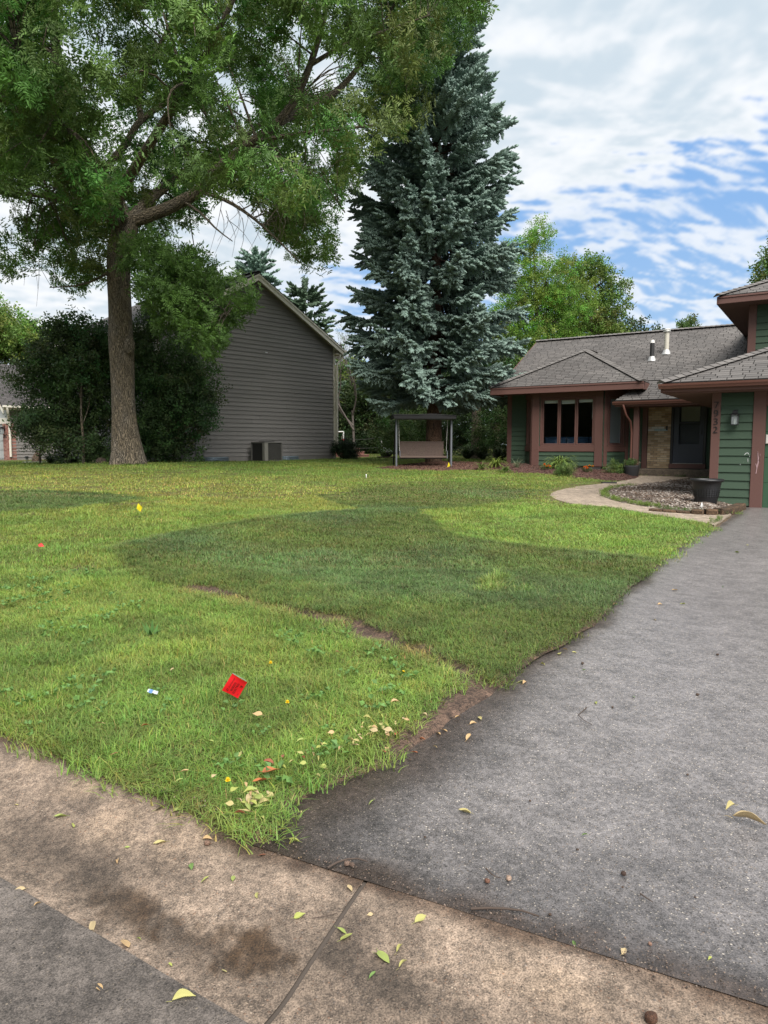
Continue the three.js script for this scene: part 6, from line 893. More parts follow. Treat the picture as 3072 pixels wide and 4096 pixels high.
{
  const black = M([0.014, 0.014, 0.016], 0.42), soil = M([0.03, 0.022, 0.017], 0.95);
  const pot = (label, s, t, y, r, h, m, flare) => { const k = thing('planter_pot', label, 'pot', at(s, y, t)); const P = flare ? [[0, 0], [r * 0.6, 0], [r * 0.64, 0.03], [r * 0.8, h * 0.7], [r * 0.86, h * 0.88], [r * 0.98, h * 0.9], [r, h * 0.95], [r * 0.98, h], [r * 0.9, h], [r * 0.86, h * 0.93]] : [[0, 0], [r * 0.62, 0], [r * 0.72, 0.03], [r * 0.98, h * 0.85], [r, h], [r * 0.9, h], [r * 0.88, h * 0.9]]; part(k, 'shell', new THREE.LatheGeometry(P.map(([a, b]) => new THREE.Vector2(a, b)), 36), m); const d = new THREE.CircleGeometry(r * 0.89, 24); d.rotateX(-Math.PI / 2); d.translate(0, h * 0.91, 0); part(k, 'soil', d, soil); return k; };
  const big = pot('large flared black pot with a wide rim in the rock bed by the garage', -0.04, -1.0, 0.42, 0.315, 0.49, black, true);
  { const gs = []; for (let i = 0; i < 30; i++) for (let j = 0; j < 4; j++) { const a = i / 30 * 6.283, y = 0.16 + j * 0.04, r = 0.315 * mix(0.64, 0.8, y / 0.34) + 0.002, b = new THREE.BoxGeometry(0.03, 0.03, 0.006); b.rotateZ(0.785); b.rotateY(-a + Math.PI / 2); b.translate(Math.cos(a) * r, y, Math.sin(a) * r); gs.push(b); } const w = part(big, 'basket_relief', mergeGeometries(gs), black); w.userData.kind = 'stuff'; }
  const sm = pot('black tapered pot of small leafy plants at the porch step', -3.3, 6.6, 0.54, 0.255, 0.42, M([0.03, 0.031, 0.034], 0.7), false);
  const pl = []; const pc = []; for (let i = 0; i < 70; i++) { const a = R(0, 6.28), r = R(0, 0.24); pl.push(aim(V3(Math.cos(a) * r, 0.4 + R(0, 0.1) * (1 - r), Math.sin(a) * r), V3(R(-0.5, 0.5), 1, R(-0.5, 0.5)), R(0, 6), R(0.35, 0.65))); pc.push(tone(rnd() < 0.12 ? [0.4, 0.3, 0.25] : [0.1, 0.18, 0.05], 0.3)); } stuffOf(sm, 'plants', SMALL[0], foliage, pl, pc);
  // beds
  const bp = (u, v, lift) => { const [s, t] = bedAt(u, v, 0.05); return at(s, H(s, t) + 0.07 + (lift ?? 0), t); };
  bladeClump('daylily', 'large arching daylily clump under the bay window', 'plant', bp(2240, 1880), 230, 0.85, 0.03, [0.17, 0.25, 0.055], { e0: 0.75 });
  bladeClump('daylily', 'daylily leaves beside the small porch pot', 'plant', bp(2488, 1893), 90, 0.55, 0.028, [0.18, 0.26, 0.05], { e0: 1.0 });
  bladeClump('daylily', 'pale green daylily clump beside the left corner of the green house', 'plant', bp(1985, 1872), 110, 0.6, 0.026, [0.2, 0.27, 0.05]);
  bladeClump('daylily', 'low daylily tuft in the mulch left of the house corner', 'plant', bp(1925, 1878), 60, 0.42, 0.022, [0.14, 0.2, 0.05]);
  bladeClump('ornamental_grass', 'wispy grey-green grass tuft at the foot of the house corner trim', 'plant', bp(2068, 1876), 90, 0.42, 0.008, [0.2, 0.24, 0.15], { arch: 0.2 });
  bladeClump('ornamental_grass', 'wispy grey-green grass tuft right of the daylilies', 'plant', bp(2295, 1883), 70, 0.36, 0.008, [0.2, 0.24, 0.15], { arch: 0.22 });
  bladeClump('fern', 'low fresh green fern in the mulch by the corner of the house', 'plant', bp(2022, 1888), 70, 0.3, 0.02, [0.13, 0.21, 0.05]);
  for (const [u, v, l] of [[2460, 1897, 'round leafy plant left of the small porch pot'], [2250, 1898, 'small leafy plant in front of the daylilies']]) leafyTree('garden_plant', l, { foot: bp(u, v, -0.05), category: 'plant', lobes: [[0, 0.16, 0, 0.2, 9], [0.12, 0.12, 0.05, 0.14, 5], [-0.12, 0.12, 0.05, 0.14, 5]], mat: foliage, sprig: SMALL, colour: [0.12, 0.19, 0.05], scale: 0.55, clump: 0.11, sprigs: 9, noTrunk: true, noLimbs: true });
  const marigold = (label, u, v, n) => { const p = bp(u, v, -0.02), t = thing('marigold', label, 'flower', p); const lf = [], lc = []; for (let i = 0; i < 26; i++) { lf.push(aim(V3(R(-0.12, 0.12), R(0.02, 0.12), R(-0.08, 0.08)), V3(R(-0.6, 0.6), 1, R(-0.6, 0.6)), R(0, 6), R(0.3, 0.5))); lc.push(tone([0.08, 0.15, 0.04], 0.2)); } stuffOf(t, 'leaves', SMALL[1], foliage, lf, lc); for (let i = 0; i < n; i++) { const L = new Leaves(); for (let ring = 0; ring < 3; ring++) for (let k = 0; k < 9; k++) { const a = k * 0.7 + ring * 0.3, d = V3(Math.cos(a), 0.15 + ring * 0.5, Math.sin(a)).normalize(); L.leaf(V3(0, ring * 0.008, 0), d, V3(-Math.sin(a), 0, Math.cos(a)), 0.042 - ring * 0.009, 0.026, [1, 1, 1]); } const f = part(t, 'blossom', L.build(), leafMat(rnd() < 0.6 ? [0.75, 0.2, 0.015] : [0.7, 0.34, 0.03], 0.2)); f.position.set(R(-0.15, 0.15), R(0.15, 0.24), R(-0.1, 0.1)); f.scale.setScalar(1.2); } };
  marigold('orange marigolds left of the daylily clump', 2180, 1886, 5); marigold('orange marigolds in the open mulch under the bay', 2350, 1894, 6);
  single('drain_cover', 'flat black drain cover at the edge of the walk', 'drain cover', chamfer(-0.2, 0.2, 0, 0.04, -0.07, 0.07, 0.01), M([0.015, 0.015, 0.016], 0.5)).position.copy(bp(2436, 1928, -0.06));
  const mat_ = thing('door_mat', 'thin dark door mat lying below the front door', 'mat', at(-1.95, 0.832, 7.86), -PHI); Bx(mat_, 'pile', M([0.02, 0.018, 0.017], 0.95), -0.42, 0.42, 0, 0.014, -0.22, 0.22, 0.004); Bx(mat_, 'border', M([0.012, 0.011, 0.011], 0.9), -0.45, 0.45, 0, 0.008, -0.25, 0.25, 0.003);
  // edging of tumbled blocks
  const W = gst([[2600, 2045], [2655, 2050], [2710, 2054], [2765, 2058], [2818, 2061], [2868, 2062], [2912, 2055], [2940, 2043], [2962, 2032]]), stone = [[0.2, 0.16, 0.11], [0.24, 0.19, 0.13], [0.16, 0.13, 0.09]].map((c) => M(c, 0.95, { map: soilMap }));
  const wall = thing('edging_wall', 'low curved edging of tan tumbled blocks around the rock bed', 'edging', at(W[4][0], H(...W[4]), W[4][1]));
  for (let i = 0; i < W.length - 1; i++) { const [a, b] = W[i], [c, d] = W[i + 1], p = at((a + c) / 2, H((a + c) / 2, (b + d) / 2), (b + d) / 2), A = at(a, 0, b), B = at(c, 0, d), L = A.distanceTo(B); const g = chamfer(-L / 2 + 0.006, L / 2 - 0.006, -0.06, i < 3 ? 0.06 : R(0.1, 0.13), -0.1, 0.1, 0.022), o = part(wall, 'block', g, stone[i % 3]); o.position.copy(p).sub(wall.position); o.rotation.y = Math.atan2(-(B.z - A.z), B.x - A.x) + R(-0.04, 0.04); o.rotation.z = R(-0.02, 0.02); }
  // stones and chips
  const peb = [0, 1].map(() => { const g = new THREE.IcosahedronGeometry(1, 1), p = g.attributes.position; for (let i = 0; i < p.count; i++) { const k = 0.85 + 0.3 * noise(p.getX(i) * 1.3 + 9, p.getY(i) * 1.3 + 4, p.getZ(i) * 1.3 + 2); p.setXYZ(i, p.getX(i) * k, p.getY(i) * k * 0.6, p.getZ(i) * k * 0.8); } g.computeVertexNormals(); return g; });
  const bedStuff = (name, poly, hf, n, geos, r0, r1, cols, m, cut) => { let a0 = 1e9, a1 = -1e9, b0 = 1e9, b1 = -1e9; for (const [s, t] of poly) { a0 = Math.min(a0, s); a1 = Math.max(a1, s); b0 = Math.min(b0, t); b1 = Math.max(b1, t); } const ms = geos.map(() => [[], []]); for (let i = 0, k = 0; k < n && i < n * 8; i++) { const s = R(a0, a1), t = R(b0, b1); if (!inside(poly, s, t) || (cut && cut(s, t))) continue; const d = distPoly(poly, s, t), q = new THREE.Quaternion().setFromEuler(new THREE.Euler(R(-0.5, 0.5), R(0, 6.28), R(-0.5, 0.5))), sc = R(r0, r1), j = k++ % geos.length; ms[j][0].push(new THREE.Matrix4().compose(at(s, hf(s, t, d) + sc * 0.2, t), q, V3(sc, sc, sc))); ms[j][1].push(tone(cols[Math.floor(rnd() * cols.length)], 0.15)); } const g = new THREE.Group(); g.name = numbered(name); g.userData.kind = 'stuff'; scene.add(g); geos.forEach((x, j) => stuffOf(g, name + '_piece', x, m, ms[j][0], ms[j][1])); };
  const chip = [boxg(-1, 1, -0.12, 0.12, -0.28, 0.28), boxg(-0.7, 0.7, -0.15, 0.15, -0.22, 0.22)];
  bedStuff('gravel', rockPoly, rockH, 7500, peb, 0.014, 0.034, [[0.17, 0.14, 0.12], [0.25, 0.215, 0.185], [0.11, 0.088, 0.073], [0.33, 0.29, 0.26], [0.14, 0.105, 0.085]], M([1, 1, 1], 0.9), (s, t) => noise(s * 1.4 + 3, t * 1.4) > 0.45 && rnd() < 0.88);
  bedStuff('leaf_litter', rockPoly, (s, t, d) => rockH(s, t, d) + 0.014, 3600, chip, 0.014, 0.032, [[0.1, 0.065, 0.045], [0.16, 0.11, 0.08], [0.06, 0.04, 0.03]], M([1, 1, 1], 0.95));
  bedStuff('bark_mulch', mulchPoly, mulchH, 6000, chip, 0.012, 0.034, [[0.07, 0.032, 0.026], [0.1, 0.045, 0.035], [0.045, 0.022, 0.018], [0.13, 0.065, 0.05]], M([1, 1, 1], 0.95));
  bedStuff('bark_mulch', swingPoly, (s, t, d) => H(s, t) + 0.05 + 0.05 * sstep(0, 0.5, d), 2500, chip, 0.015, 0.04, [[0.1, 0.05, 0.036], [0.14, 0.07, 0.05], [0.06, 0.03, 0.022]], M([1, 1, 1], 0.95));
  // green growth on the edges of the walk
  const gx = [], gc = []; const along = (pts, n, w, c) => { const P = gst(pts); for (let i = 0; i < n; i++) { const k = R(0, P.length - 1.001), j = Math.floor(k), f = k - j, s = mix(P[j][0], P[j + 1][0], f) + gauss() * w, t = mix(P[j][1], P[j + 1][1], f) + gauss() * w; gx.push(aim(at(s, H(s, t) + R(0.01, 0.05), t), V3(R(-0.5, 0.5), 1, R(-0.5, 0.5)), R(0, 6), R(0.13, 0.26))); gc.push(tone(c, 0.2)); } };
  along([[2540, 1944], [2450, 1957], [2415, 1972], [2420, 1990], [2470, 2006], [2560, 2024], [2640, 2034]], 700, 0.09, [0.2, 0.29, 0.06]); along([[2640, 2040], [2760, 2055], [2900, 2062]], 160, 0.06, [0.11, 0.19, 0.045]); along([[2840, 2098], [2870, 2090], [2885, 2083]], 40, 0.05, [0.13, 0.22, 0.04]); along([[2700, 1912], [2770, 1908]], 60, 0.1, [0.1, 0.17, 0.05]); along([[2690, 2022], [2725, 2024]], 30, 0.05, [0.15, 0.25, 0.05]);
  const gg = new THREE.Group(); gg.name = 'ground_cover'; gg.userData.kind = 'stuff'; scene.add(gg); stuffOf(gg, 'creeping_plants', SMALL[0], foliage, gx, gc);
}
// front garden of the grey house
{
  const gp = (u, v, Z) => { const p = atZ(u, v, Z); return V3(p.x, HX(p.x, Z), -Z); };
  const rock = (label, u, Z, rx, ry, rz, c) => { const g = new THREE.IcosahedronGeometry(1, 4), p = g.attributes.position; for (let i = 0; i < p.count; i++) { const x = p.getX(i), y = p.getY(i), z = p.getZ(i), k = 0.82 + 0.36 * fbm(x * 1.6 + u, y * 1.6 + 3, 3, z * 1.6 + 5); p.setXYZ(i, x * k * rx, Math.max(-0.1, y * k * ry), z * k * rz); } g.computeVertexNormals(); const o = single('boulder', label, 'boulder', g, M(c, 0.95, { map: soilMap })); o.position.copy(gp(u, 1840, Z)); return o; };
  rock('upright pale boulder at the dark garage wall', 148, 30.5, 0.2, 0.48, 0.2, [0.75, 0.7, 0.64]); rock('rounded grey stone in the grass beside the ash trunk', 405, 22.3, 0.18, 0.22, 0.16, [0.2, 0.19, 0.18]);
  const slab = single('flat_stone', 'long flat pale stone lying in front of the boulder', 'stone', chamfer(-0.5, 0.6, 0, 0.07, -0.2, 0.2, 0.02), M([0.4, 0.38, 0.35], 0.9)); slab.position.copy(gp(145, 1842, 29.5)); slab.rotation.y = 0.2;
  const light = (label, u, Z) => { const t = thing('path_light', label, 'garden light', gp(u, 1840, Z)), k = M([0.02, 0.02, 0.02], 0.5); part(t, 'stake', rod(V3(0, 0, 0), V3(0, 0.16, 0), 0.012), k); part(t, 'lens', (() => { const g = cyl(0.04, 0.05, 0.12, 10); g.translate(0, 0.21, 0); return g; })(), M([0.45, 0.45, 0.42], 0.3)); part(t, 'cap', (() => { const g = cyl(0.1, 0.05, 0.05, 10); g.translate(0, 0.29, 0); return g; })(), k); for (let i = 0; i < 4; i++) { const a = i * 1.571; part(t, 'rib', rod(V3(Math.cos(a) * 0.046, 0.15, Math.sin(a) * 0.046), V3(Math.cos(a) * 0.052, 0.27, Math.sin(a) * 0.052), 0.006, 4), k); } t.rotation.z = R(-0.1, 0.1); };
  light('small black path light beside the pale boulder', 108, 28); light('small black path light in front of the tall grasses', 250, 25);
  const sg = thing('yard_sign', 'little white yard sign on a stake near the tall grasses', 'sign', gp(317, 1840, 24)); part(sg, 'stake', rod(V3(0, 0, 0), V3(0, 0.2, 0), 0.006, 5), M([0.3, 0.3, 0.3], 0.5)); const cv = document.createElement('canvas'); cv.width = 64; cv.height = 128; const cx = cv.getContext('2d'); cx.fillStyle = '#c9d2dc'; cx.fillRect(0, 0, 64, 128); cx.fillStyle = '#3a5a86'; cx.fillRect(6, 8, 52, 26); cx.fillStyle = '#55606e'; for (let i = 0; i < 4; i++) cx.fillRect(8, 46 + i * 19, 48 - (i % 2) * 10, 9); const ct = new THREE.CanvasTexture(cv); ct.colorSpace = THREE.SRGBColorSpace; const sf = new THREE.BoxGeometry(0.09, 0.19, 0.006); sf.translate(0, 0.28, 0); part(sg, 'panel', sf, M([1, 1, 1], 0.6, { map: ct }));
  for (const [u, Z, l, n] of [[205, 25.6, 'tall green daylily grass beside the boulder'], [250, 25.2, 'tall green daylily grass behind the path light'], [300, 25, 'tall green daylily grass near the yard sign'], [345, 24.8, 'dark green daylily grass right of the yard sign']].map((x) => [...x, 0])) bladeClump('tall_grass', l, 'plant', gp(u, 1840, Z), 190, 0.75, 0.022, [0.07, 0.12, 0.035], { group: 'tall grasses in front of the grey house', e0: 0.9, arch: 0.35 });
  bladeClump('tall_grass', 'dry grassy tuft at the wall end beside the meter', 'plant', gp(690, 1850, 24.6), 150, 0.4, 0.014, [0.17, 0.15, 0.06]);
  for (const [u, Z, l] of [[480, 20.9, 'grass tuft on the left root of the ash'], [545, 20.7, 'grass tuft on the right root of the ash'], [510, 20.4, 'grass tuft in front of the ash trunk']]) bladeClump('tall_grass', l, 'plant', gp(u, 1862, Z), 90, 0.2, 0.01, [0.13, 0.22, 0.04], { e0: 0.9 });
  for (const [u, Z, l] of [[2005, 30, 'dark daylily mass beside the green house corner'], [1930, 31, 'dark daylily mass under the bare trunks'], [1870, 31.5, 'dark daylily mass behind the swing post']]) bladeClump('tall_grass', l, 'plant', gp(u, 1830, Z), 240, 1.0, 0.03, [0.045, 0.075, 0.022], { e0: 0.85, arch: 0.3 });
}
// utility flags
{
  const wire = M([0.35, 0.35, 0.35], 0.5, { metalness: 0.6 });
  const flag = (name, label, cornersPx, Z, m, stakeTo) => {   // four corners in order round, on a wire run into the ground
    const zz = Math.min(Z, ground(...cornersPx[2])[2] - 0.16), P = cornersPx.map(([u, v], i) => atZ(u, v, zz + (i === 1 || i === 2 ? 0.012 : 0))), base = at(...(() => { const [s, t] = ground(stakeTo[0], stakeTo[1]); return [s, H(s, t), t]; })()), t = thing(name, label, 'flag', base), L = (p) => p.clone().sub(base);
    const n = 8, pos = [], uv = [], idx = []; for (const sd of [0, 1]) for (let j = 0; j <= n; j++) for (let i = 0; i <= n; i++) { const a = i / n, b = j / n, p = L(P[0].clone().lerp(P[1], a).lerp(P[3].clone().lerp(P[2], a), b)); p.z += 0.006 * Math.sin(a * 3.1 + b * 2.3) + sd * 0.0009 + (b < 0.1 ? 0.004 : 0); pos.push(p.x, p.y, p.z); uv.push(a, 1 - b); }
    for (const sd of [0, 1]) for (let j = 0; j < n; j++) for (let i = 0; i < n; i++) { const q = sd * (n + 1) ** 2 + j * (n + 1) + i; idx.push(q, q + n + 1, q + 1, q + 1, q + n + 1, q + n + 2); }
    const g = new THREE.BufferGeometry(); g.setAttribute('position', new THREE.Float32BufferAttribute(pos, 3)); g.setAttribute('uv', new THREE.Float32BufferAttribute(uv, 2)); g.setIndex(idx); g.computeVertexNormals(); part(t, 'sheet', g, m);
    part(t, 'wire', tubeAlong([L(P[0]), L(P[0].clone().lerp(P[1], 0.5)), L(P[1]), L(P[1]).lerp(V3(0, 0, 0), 0.5), V3(0, -0.05, 0)], [0.0016, 0.0016], 5), wire); return t;
  };
  const cv = document.createElement('canvas'); cv.width = 512; cv.height = 600; const c = cv.getContext('2d'); c.fillStyle = '#d3121f'; c.fillRect(0, 0, 512, 600); c.save(); c.translate(0, 600); c.rotate(-Math.PI / 2); c.fillStyle = '#1d0507'; c.strokeStyle = '#1d0507';
  c.font = 'italic bold 58px serif'; c.fillText('Xcel Energy', 170, 150); c.lineWidth = 9; c.beginPath(); c.ellipse(100, 128, 40, 24, -0.5, 0, 6.3); c.stroke(); c.beginPath(); c.moveTo(70, 150); c.quadraticCurveTo(100, 100, 135, 108); c.stroke();
  c.font = 'bold 86px sans-serif'; c.fillText('BURIED', 110, 260); c.fillText('ELECTRIC', 60, 350); c.font = 'bold 34px sans-serif'; c.fillText('CALL', 60, 460); c.lineWidth = 6; c.strokeRect(330, 395, 70, 60); c.beginPath(); for (let i = 0; i < 6; i++) { c.moveTo(330 + i * 18, 395); c.lineTo(400 - i * 6, 480); } c.stroke(); c.restore();
  const rt = new THREE.CanvasTexture(cv); rt.colorSpace = THREE.SRGBColorSpace; const red = M([0.95, 0.9, 0.9], 0.5, { map: rt });
  flag('utility_flag', 'red utility flag printed BURIED ELECTRIC in the front lawn', [[930, 2693], [990, 2728], [951, 2795], [888, 2760]], 4.4, red, [985, 2800]);
  flag('utility_flag', 'yellow utility flag standing alone in the pale lawn', [[553, 2012], [570, 2028], [561, 2047], [547, 2035]], 10.6, M([0.8, 0.66, 0.02], 0.5), [551, 2075]);
  flag('utility_flag', 'small crumpled red flag low in the yellowish lawn', [[152, 2178], [166, 2171], [176, 2186], [158, 2187]], 7.4, M([0.72, 0.06, 0.06], 0.5), [160, 2200]);
  flag('utility_flag', 'yellow utility flag at the foot of the swing post', [[1795, 1848], [1801, 1864], [1789, 1869], [1792, 1858]], 23.4, M([0.85, 0.68, 0.02], 0.5), [1790, 1882]);
  flag('utility_flag', 'white pointed flag on a wire at the edge of the rock bed', [[2807, 2008], [2814, 2026], [2806, 2030], [2801, 2024]], 12.4, M([0.75, 0.76, 0.78], 0.5), [2808, 2062]);
  const pg = thing('marker_peg', 'short white peg in the lawn below the kettle grill', 'peg', onGround(1465, 1914)); part(pg, 'shaft', rod(V3(0, -0.02, 0), V3(0, 0.1, 0), 0.014, 8), M([0.75, 0.75, 0.74], 0.5)); part(pg, 'head', (() => { const g = cyl(0.02, 0.012, 0.02, 8); g.translate(0, 0.108, 0); return g; })(), M([0.8, 0.8, 0.8], 0.5));
  const lt = thing('litter_wrapper', 'small crumpled white and blue wrapper in the grass left of the red flag', 'litter', onGround(612, 2800, 0.05)); { const g = new THREE.PlaneGeometry(0.06, 0.02, 8, 3), p = g.attributes.position; for (let i = 0; i < p.count; i++) p.setZ(i, R(-0.005, 0.005)); g.computeVertexNormals(); g.rotateX(-0.9); g.rotateZ(-0.3); part(lt, 'foil', g, M([0.42, 0.46, 0.5], 0.4)); const b = new THREE.PlaneGeometry(0.02, 0.025); b.rotateX(-0.9); b.rotateZ(-0.3); b.translate(-0.01, 0.004, 0.004); part(lt, 'print', b, M([0.06, 0.16, 0.35], 0.4)); }
}

// ================================================================ leaves, twigs and stones on the paving
{
  seed(101);
  const surf = (s, t) => (t < GUT ? 0.01 + 0.012 * (GUT - t) : t < curbAt(s) + 0.02 ? gutterH(s, t) + 0.003 : s > driveEdge(t) - 0.1 ? H(s, t) - 0.012 : H(s, t) + 0.03);
  const where = (u, v) => { let [s, t] = ground(u, v); for (let i = 0; i < 6; i++) { const h = surf(s, t), [x, y, z] = rayOf(u, v), k = (h - EYE) / y; [s, t] = toST(x * k, z * k); } return [s, t, surf(s, t)]; };
  const leafGeo = (k) => { const n = 9, pos = [], idx = [], cr = [0.25, 0.75, -0.4, 1.2, 0.5, -0.2][k], wv = [0.36, 0.3, 0.44, 0.26, 0.5, 0.33][k]; for (let i = 0; i <= n; i++) { const q = i / n, w = wv * Math.sin(Math.PI * Math.pow(q, 0.8)) * 0.5 + 0.004; for (let j = -2; j <= 2; j++) pos.push(w * j / 2, 0.06 + cr * (0.12 * Math.sin(q * 3.14) + 0.25 * (q - 0.5) ** 2) + Math.abs(j) * w * [0.2, 0.7, 0.35, 0.9, 0.1, 0.5][k] + 0.05 * (noise(i * 0.9 + k * 7, j * 0.8 + 5) - 0.5) + w * j * 0.5 * Math.sin(q * 2 + k) * 0.6, q - 0.5); } for (let i = 0; i < n; i++) for (let j = 0; j < 4; j++) { const a = i * 5 + j; idx.push(a, a + 5, a + 1, a + 1, a + 5, a + 6); } const g = new THREE.BufferGeometry(); g.setAttribute('position', new THREE.Float32BufferAttribute(pos, 3)); g.setIndex(idx); g.computeVertexNormals(); return g; };
  const stemGeo = tubeAlong([V3(0, 0.06, -0.5), V3(0.02, 0.08, -0.62), V3(0.05, 0.05, -0.75)], [0.012, 0.008], 5), LG = [0, 1, 2, 3, 4, 5].map(leafGeo);
  const LM = { y: [[0.34, 0.37, 0.09], [0.42, 0.4, 0.14], [0.28, 0.34, 0.09], [0.44, 0.38, 0.16]], t: [[0.5, 0.34, 0.17], [0.46, 0.36, 0.2]], g: [[0.14, 0.24, 0.06]], o: [[0.4, 0.13, 0.04], [0.3, 0.1, 0.05]] };
  const mats = Object.fromEntries(Object.entries(LM).map(([k, v]) => [k, v.map((c) => new THREE.MeshPhysicalMaterial({ color: lin(...c), roughness: 0.7, transmission: 0.15, thickness: 0, side: THREE.DoubleSide }))]));
  const word = { y: 'yellow-green', t: 'dry tan', g: 'dark green', o: 'orange-brown' };
  const LAND = { 'on the concrete gutter': [[870, 3680, 'on the gutter at the brown stain'], [1260, 3740, 'on the gutter at the thin joint'], [1600, 3820, 'on the gutter panel below the twig'], [300, 3290, 'on the pale gutter along the lawn edge'], [980, 3480, 'on the gutter below the lawn corner'], [1250, 3430, 'on the gutter at the driveway seam'], [480, 3760, 'on the gutter lip beside the street']], 'on the asphalt driveway': [[2050, 2720, 'on the driveway at the cut turf corner'], [2420, 2430, 'on the driveway along the turf edge'], [2740, 2190, 'on the driveway edge near the walk'], [2960, 3270, 'on the open driveway away from any edge'], [1500, 3230, 'on the dark new asphalt by the lawn corner'], [2500, 3780, 'on the driveway just above the gutter'], [2350, 2810, 'on the driveway near the forked twig'], [2760, 2400, 'on the upper driveway by the pots']], 'in the grass near the curb': [[1050, 3130, 'in the grass among the red bark scraps'], [1450, 3020, 'on the grass beside the bare soil'], [1250, 3060, 'on the lawn margin by the long black twig'], [650, 3100, 'in the front grass along the gutter'], [950, 2850, 'in the front grass below the red flag'], [500, 2850, 'in the front grass near the wrapper']], 'on the bare soil by the driveway': [[1640, 2990, 'on the bare soil near the grass tips'], [1870, 2900, 'on the bare soil at the asphalt edge'], [1800, 2830, 'on the bare soil under the turf corner']] };
  function leaf(u, v, px, kind, place) {
    const [s, t, h] = where(u, v), Z = plan(s, t)[1], len = clamp(px * 0.95 * Math.hypot(Z, EYE) / FPX, 0.02, 0.14), o = new THREE.Group(); o.name = numbered('fallen_leaf'); scene.add(o);
    o.position.copy(at(s, h - 0.02 * len + (place === C || place === T ? R(0.02, 0.055) : 0), t)); o.rotation.set(R(-0.15, 0.15), R(0, 6.28), R(-0.25, 0.25)); o.scale.setScalar(len); const near = LAND[place]?.reduce((a, b) => (Math.hypot(b[0] - u, b[1] - v) < Math.hypot(a[0] - u, a[1] - v) ? b : a))[2] ?? place, big = len < 0.032 ? 'small ' : len > 0.058 ? 'long ' : ''; tag(o, `${big}fallen ${word[kind]} leaf ${near}`, 'leaf', `${big}${word[kind]} leaves ${near}`);
    const m = mats[kind][Math.floor(rnd() * mats[kind].length)]; part(o, 'blade', LG[Math.floor(rnd() * 6)], m); part(o, 'stem', stemGeo, m);
  }
  const G = 'on the concrete gutter', D = 'on the asphalt driveway', S = 'on the bare soil by the driveway', C = 'heaped at the corner of lawn and driveway', T = 'in the grass near the curb', ST = 'on the street asphalt';
  for (const [u, v, p, k] of [[241, 3265, 50, 'y'], [292, 3302, 35, 'y'], [639, 3371, 50, 'y'], [468, 3450, 35, 't'], [509, 3390, 22, 'y'], [764, 3468, 42, 'g'], [819, 3520, 40, 'y'], [935, 3515, 42, 'y'], [1028, 3584, 40, 'y'], [1199, 3663, 48, 'y'], [1366, 3725, 50, 'y'], [1385, 3750, 55, 'y'], [1398, 3552, 40, 't'], [556, 3760, 22, 'y'], [505, 3779, 62, 't'], [370, 3705, 50, 't'], [74, 3563, 48, 't'], [681, 3858, 24, 'y'], [898, 3885, 24, 'y'], [1519, 3825, 48, 'y'], [1682, 3679, 66, 'y'], [1536, 3831, 68, 'y'], [1612, 3861, 48, 'y'], [1597, 3800, 52, 'y'], [1200, 3420, 24, 't'], [66, 3220, 20, 'y'], [830, 3360, 40, 't'], [1050, 3420, 25, 'o'], [1480, 3660, 24, 't'], [1490, 3900, 40, 'g'], [715, 3240, 50, 'y'], [640, 3235, 50, 'y']]) leaf(u, v, p, k, G);
  for (const [u, v, p, k] of [[736, 4001, 80, 'y'], [398, 3950, 45, 't'], [150, 3620, 30, 't']]) leaf(u, v, p, k, ST);
  for (const [u, v, p, k] of [[1859, 3246, 60, 'y'], [1486, 3211, 42, 'y'], [2922, 3236, 62, 'y'], [2998, 3296, 118, 't'], [1176, 3362, 52, 'y'], [2494, 3805, 44, 't'], [2297, 3765, 32, 'g'], [2841, 3836, 24, 'y'], [2383, 2812, 26, 'y'], [2534, 2787, 22, 'g'], [2297, 2609, 20, 'y'], [2085, 2727, 36, 'y'], [2237, 2616, 30, 'y'], [2338, 3342, 26, 'g'], [1206, 3250, 16, 'y'], [2336, 2680, 20, 'g'], [2100, 2735, 36, 't'], [2260, 2600, 24, 't'], [2350, 2500, 26, 'y'], [2400, 2440, 26, 'y'], [2460, 2420, 24, 't'], [2560, 2310, 26, 'y'], [2640, 2260, 22, 'y'], [2690, 2200, 22, 'y'], [2720, 2185, 24, 'y'], [2745, 2170, 24, 'y'], [2770, 2155, 22, 'y'], [2790, 2148, 22, 't'], [2600, 2290, 20, 't'], [2480, 2372, 22, 'y'], [2700, 2360, 24, 't'], [2730, 2415, 22, 'y'], [2890, 2350, 18, 'g'], [2830, 2150, 20, 'y'], [2950, 2210, 20, 'y'], [2990, 2180, 16, 'y'], [2640, 2420, 22, 't'], [2620, 2480, 20, 't']]) leaf(u, v, p, k, D);
  for (const [u, v, p, k] of [[1894, 2898, 34, 't'], [1874, 2949, 56, 't'], [1919, 2873, 38, 'y'], [1778, 2923, 34, 't'], [1753, 2934, 34, 't'], [1647, 2949, 36, 'o'], [1763, 2843, 34, 'y'], [1844, 2812, 38, 'y'], [1700, 2890, 28, 't'], [1620, 2990, 30, 't'], [1690, 2960, 28, 'o'], [1585, 2970, 34, 'o'], [1830, 2870, 26, 't'], [1560, 3020, 34, 't'], [1740, 2990, 24, 't'], [1800, 2840, 24, 't'], [1660, 3010, 26, 'o']]) leaf(u, v, p, k, S);
  for (let i = 0; i < 30; i++) leaf(1010 + gauss() * 75, 3255 + gauss() * 55, R(24, 58), rnd() < 0.75 ? 'y' : rnd() < 0.7 ? 't' : 'o', C);
  for (let i = 0; i < 62; i++) { const k = rnd(), u = mix(1000, 1600, Math.sqrt(k)) + gauss() * 60, v = mix(3250, 2960, Math.sqrt(k)) + gauss() * 55 - R(0, 90); leaf(u, v, R(18, 40), rnd() < 0.5 ? 'y' : rnd() < 0.75 ? 't' : 'o', T); }
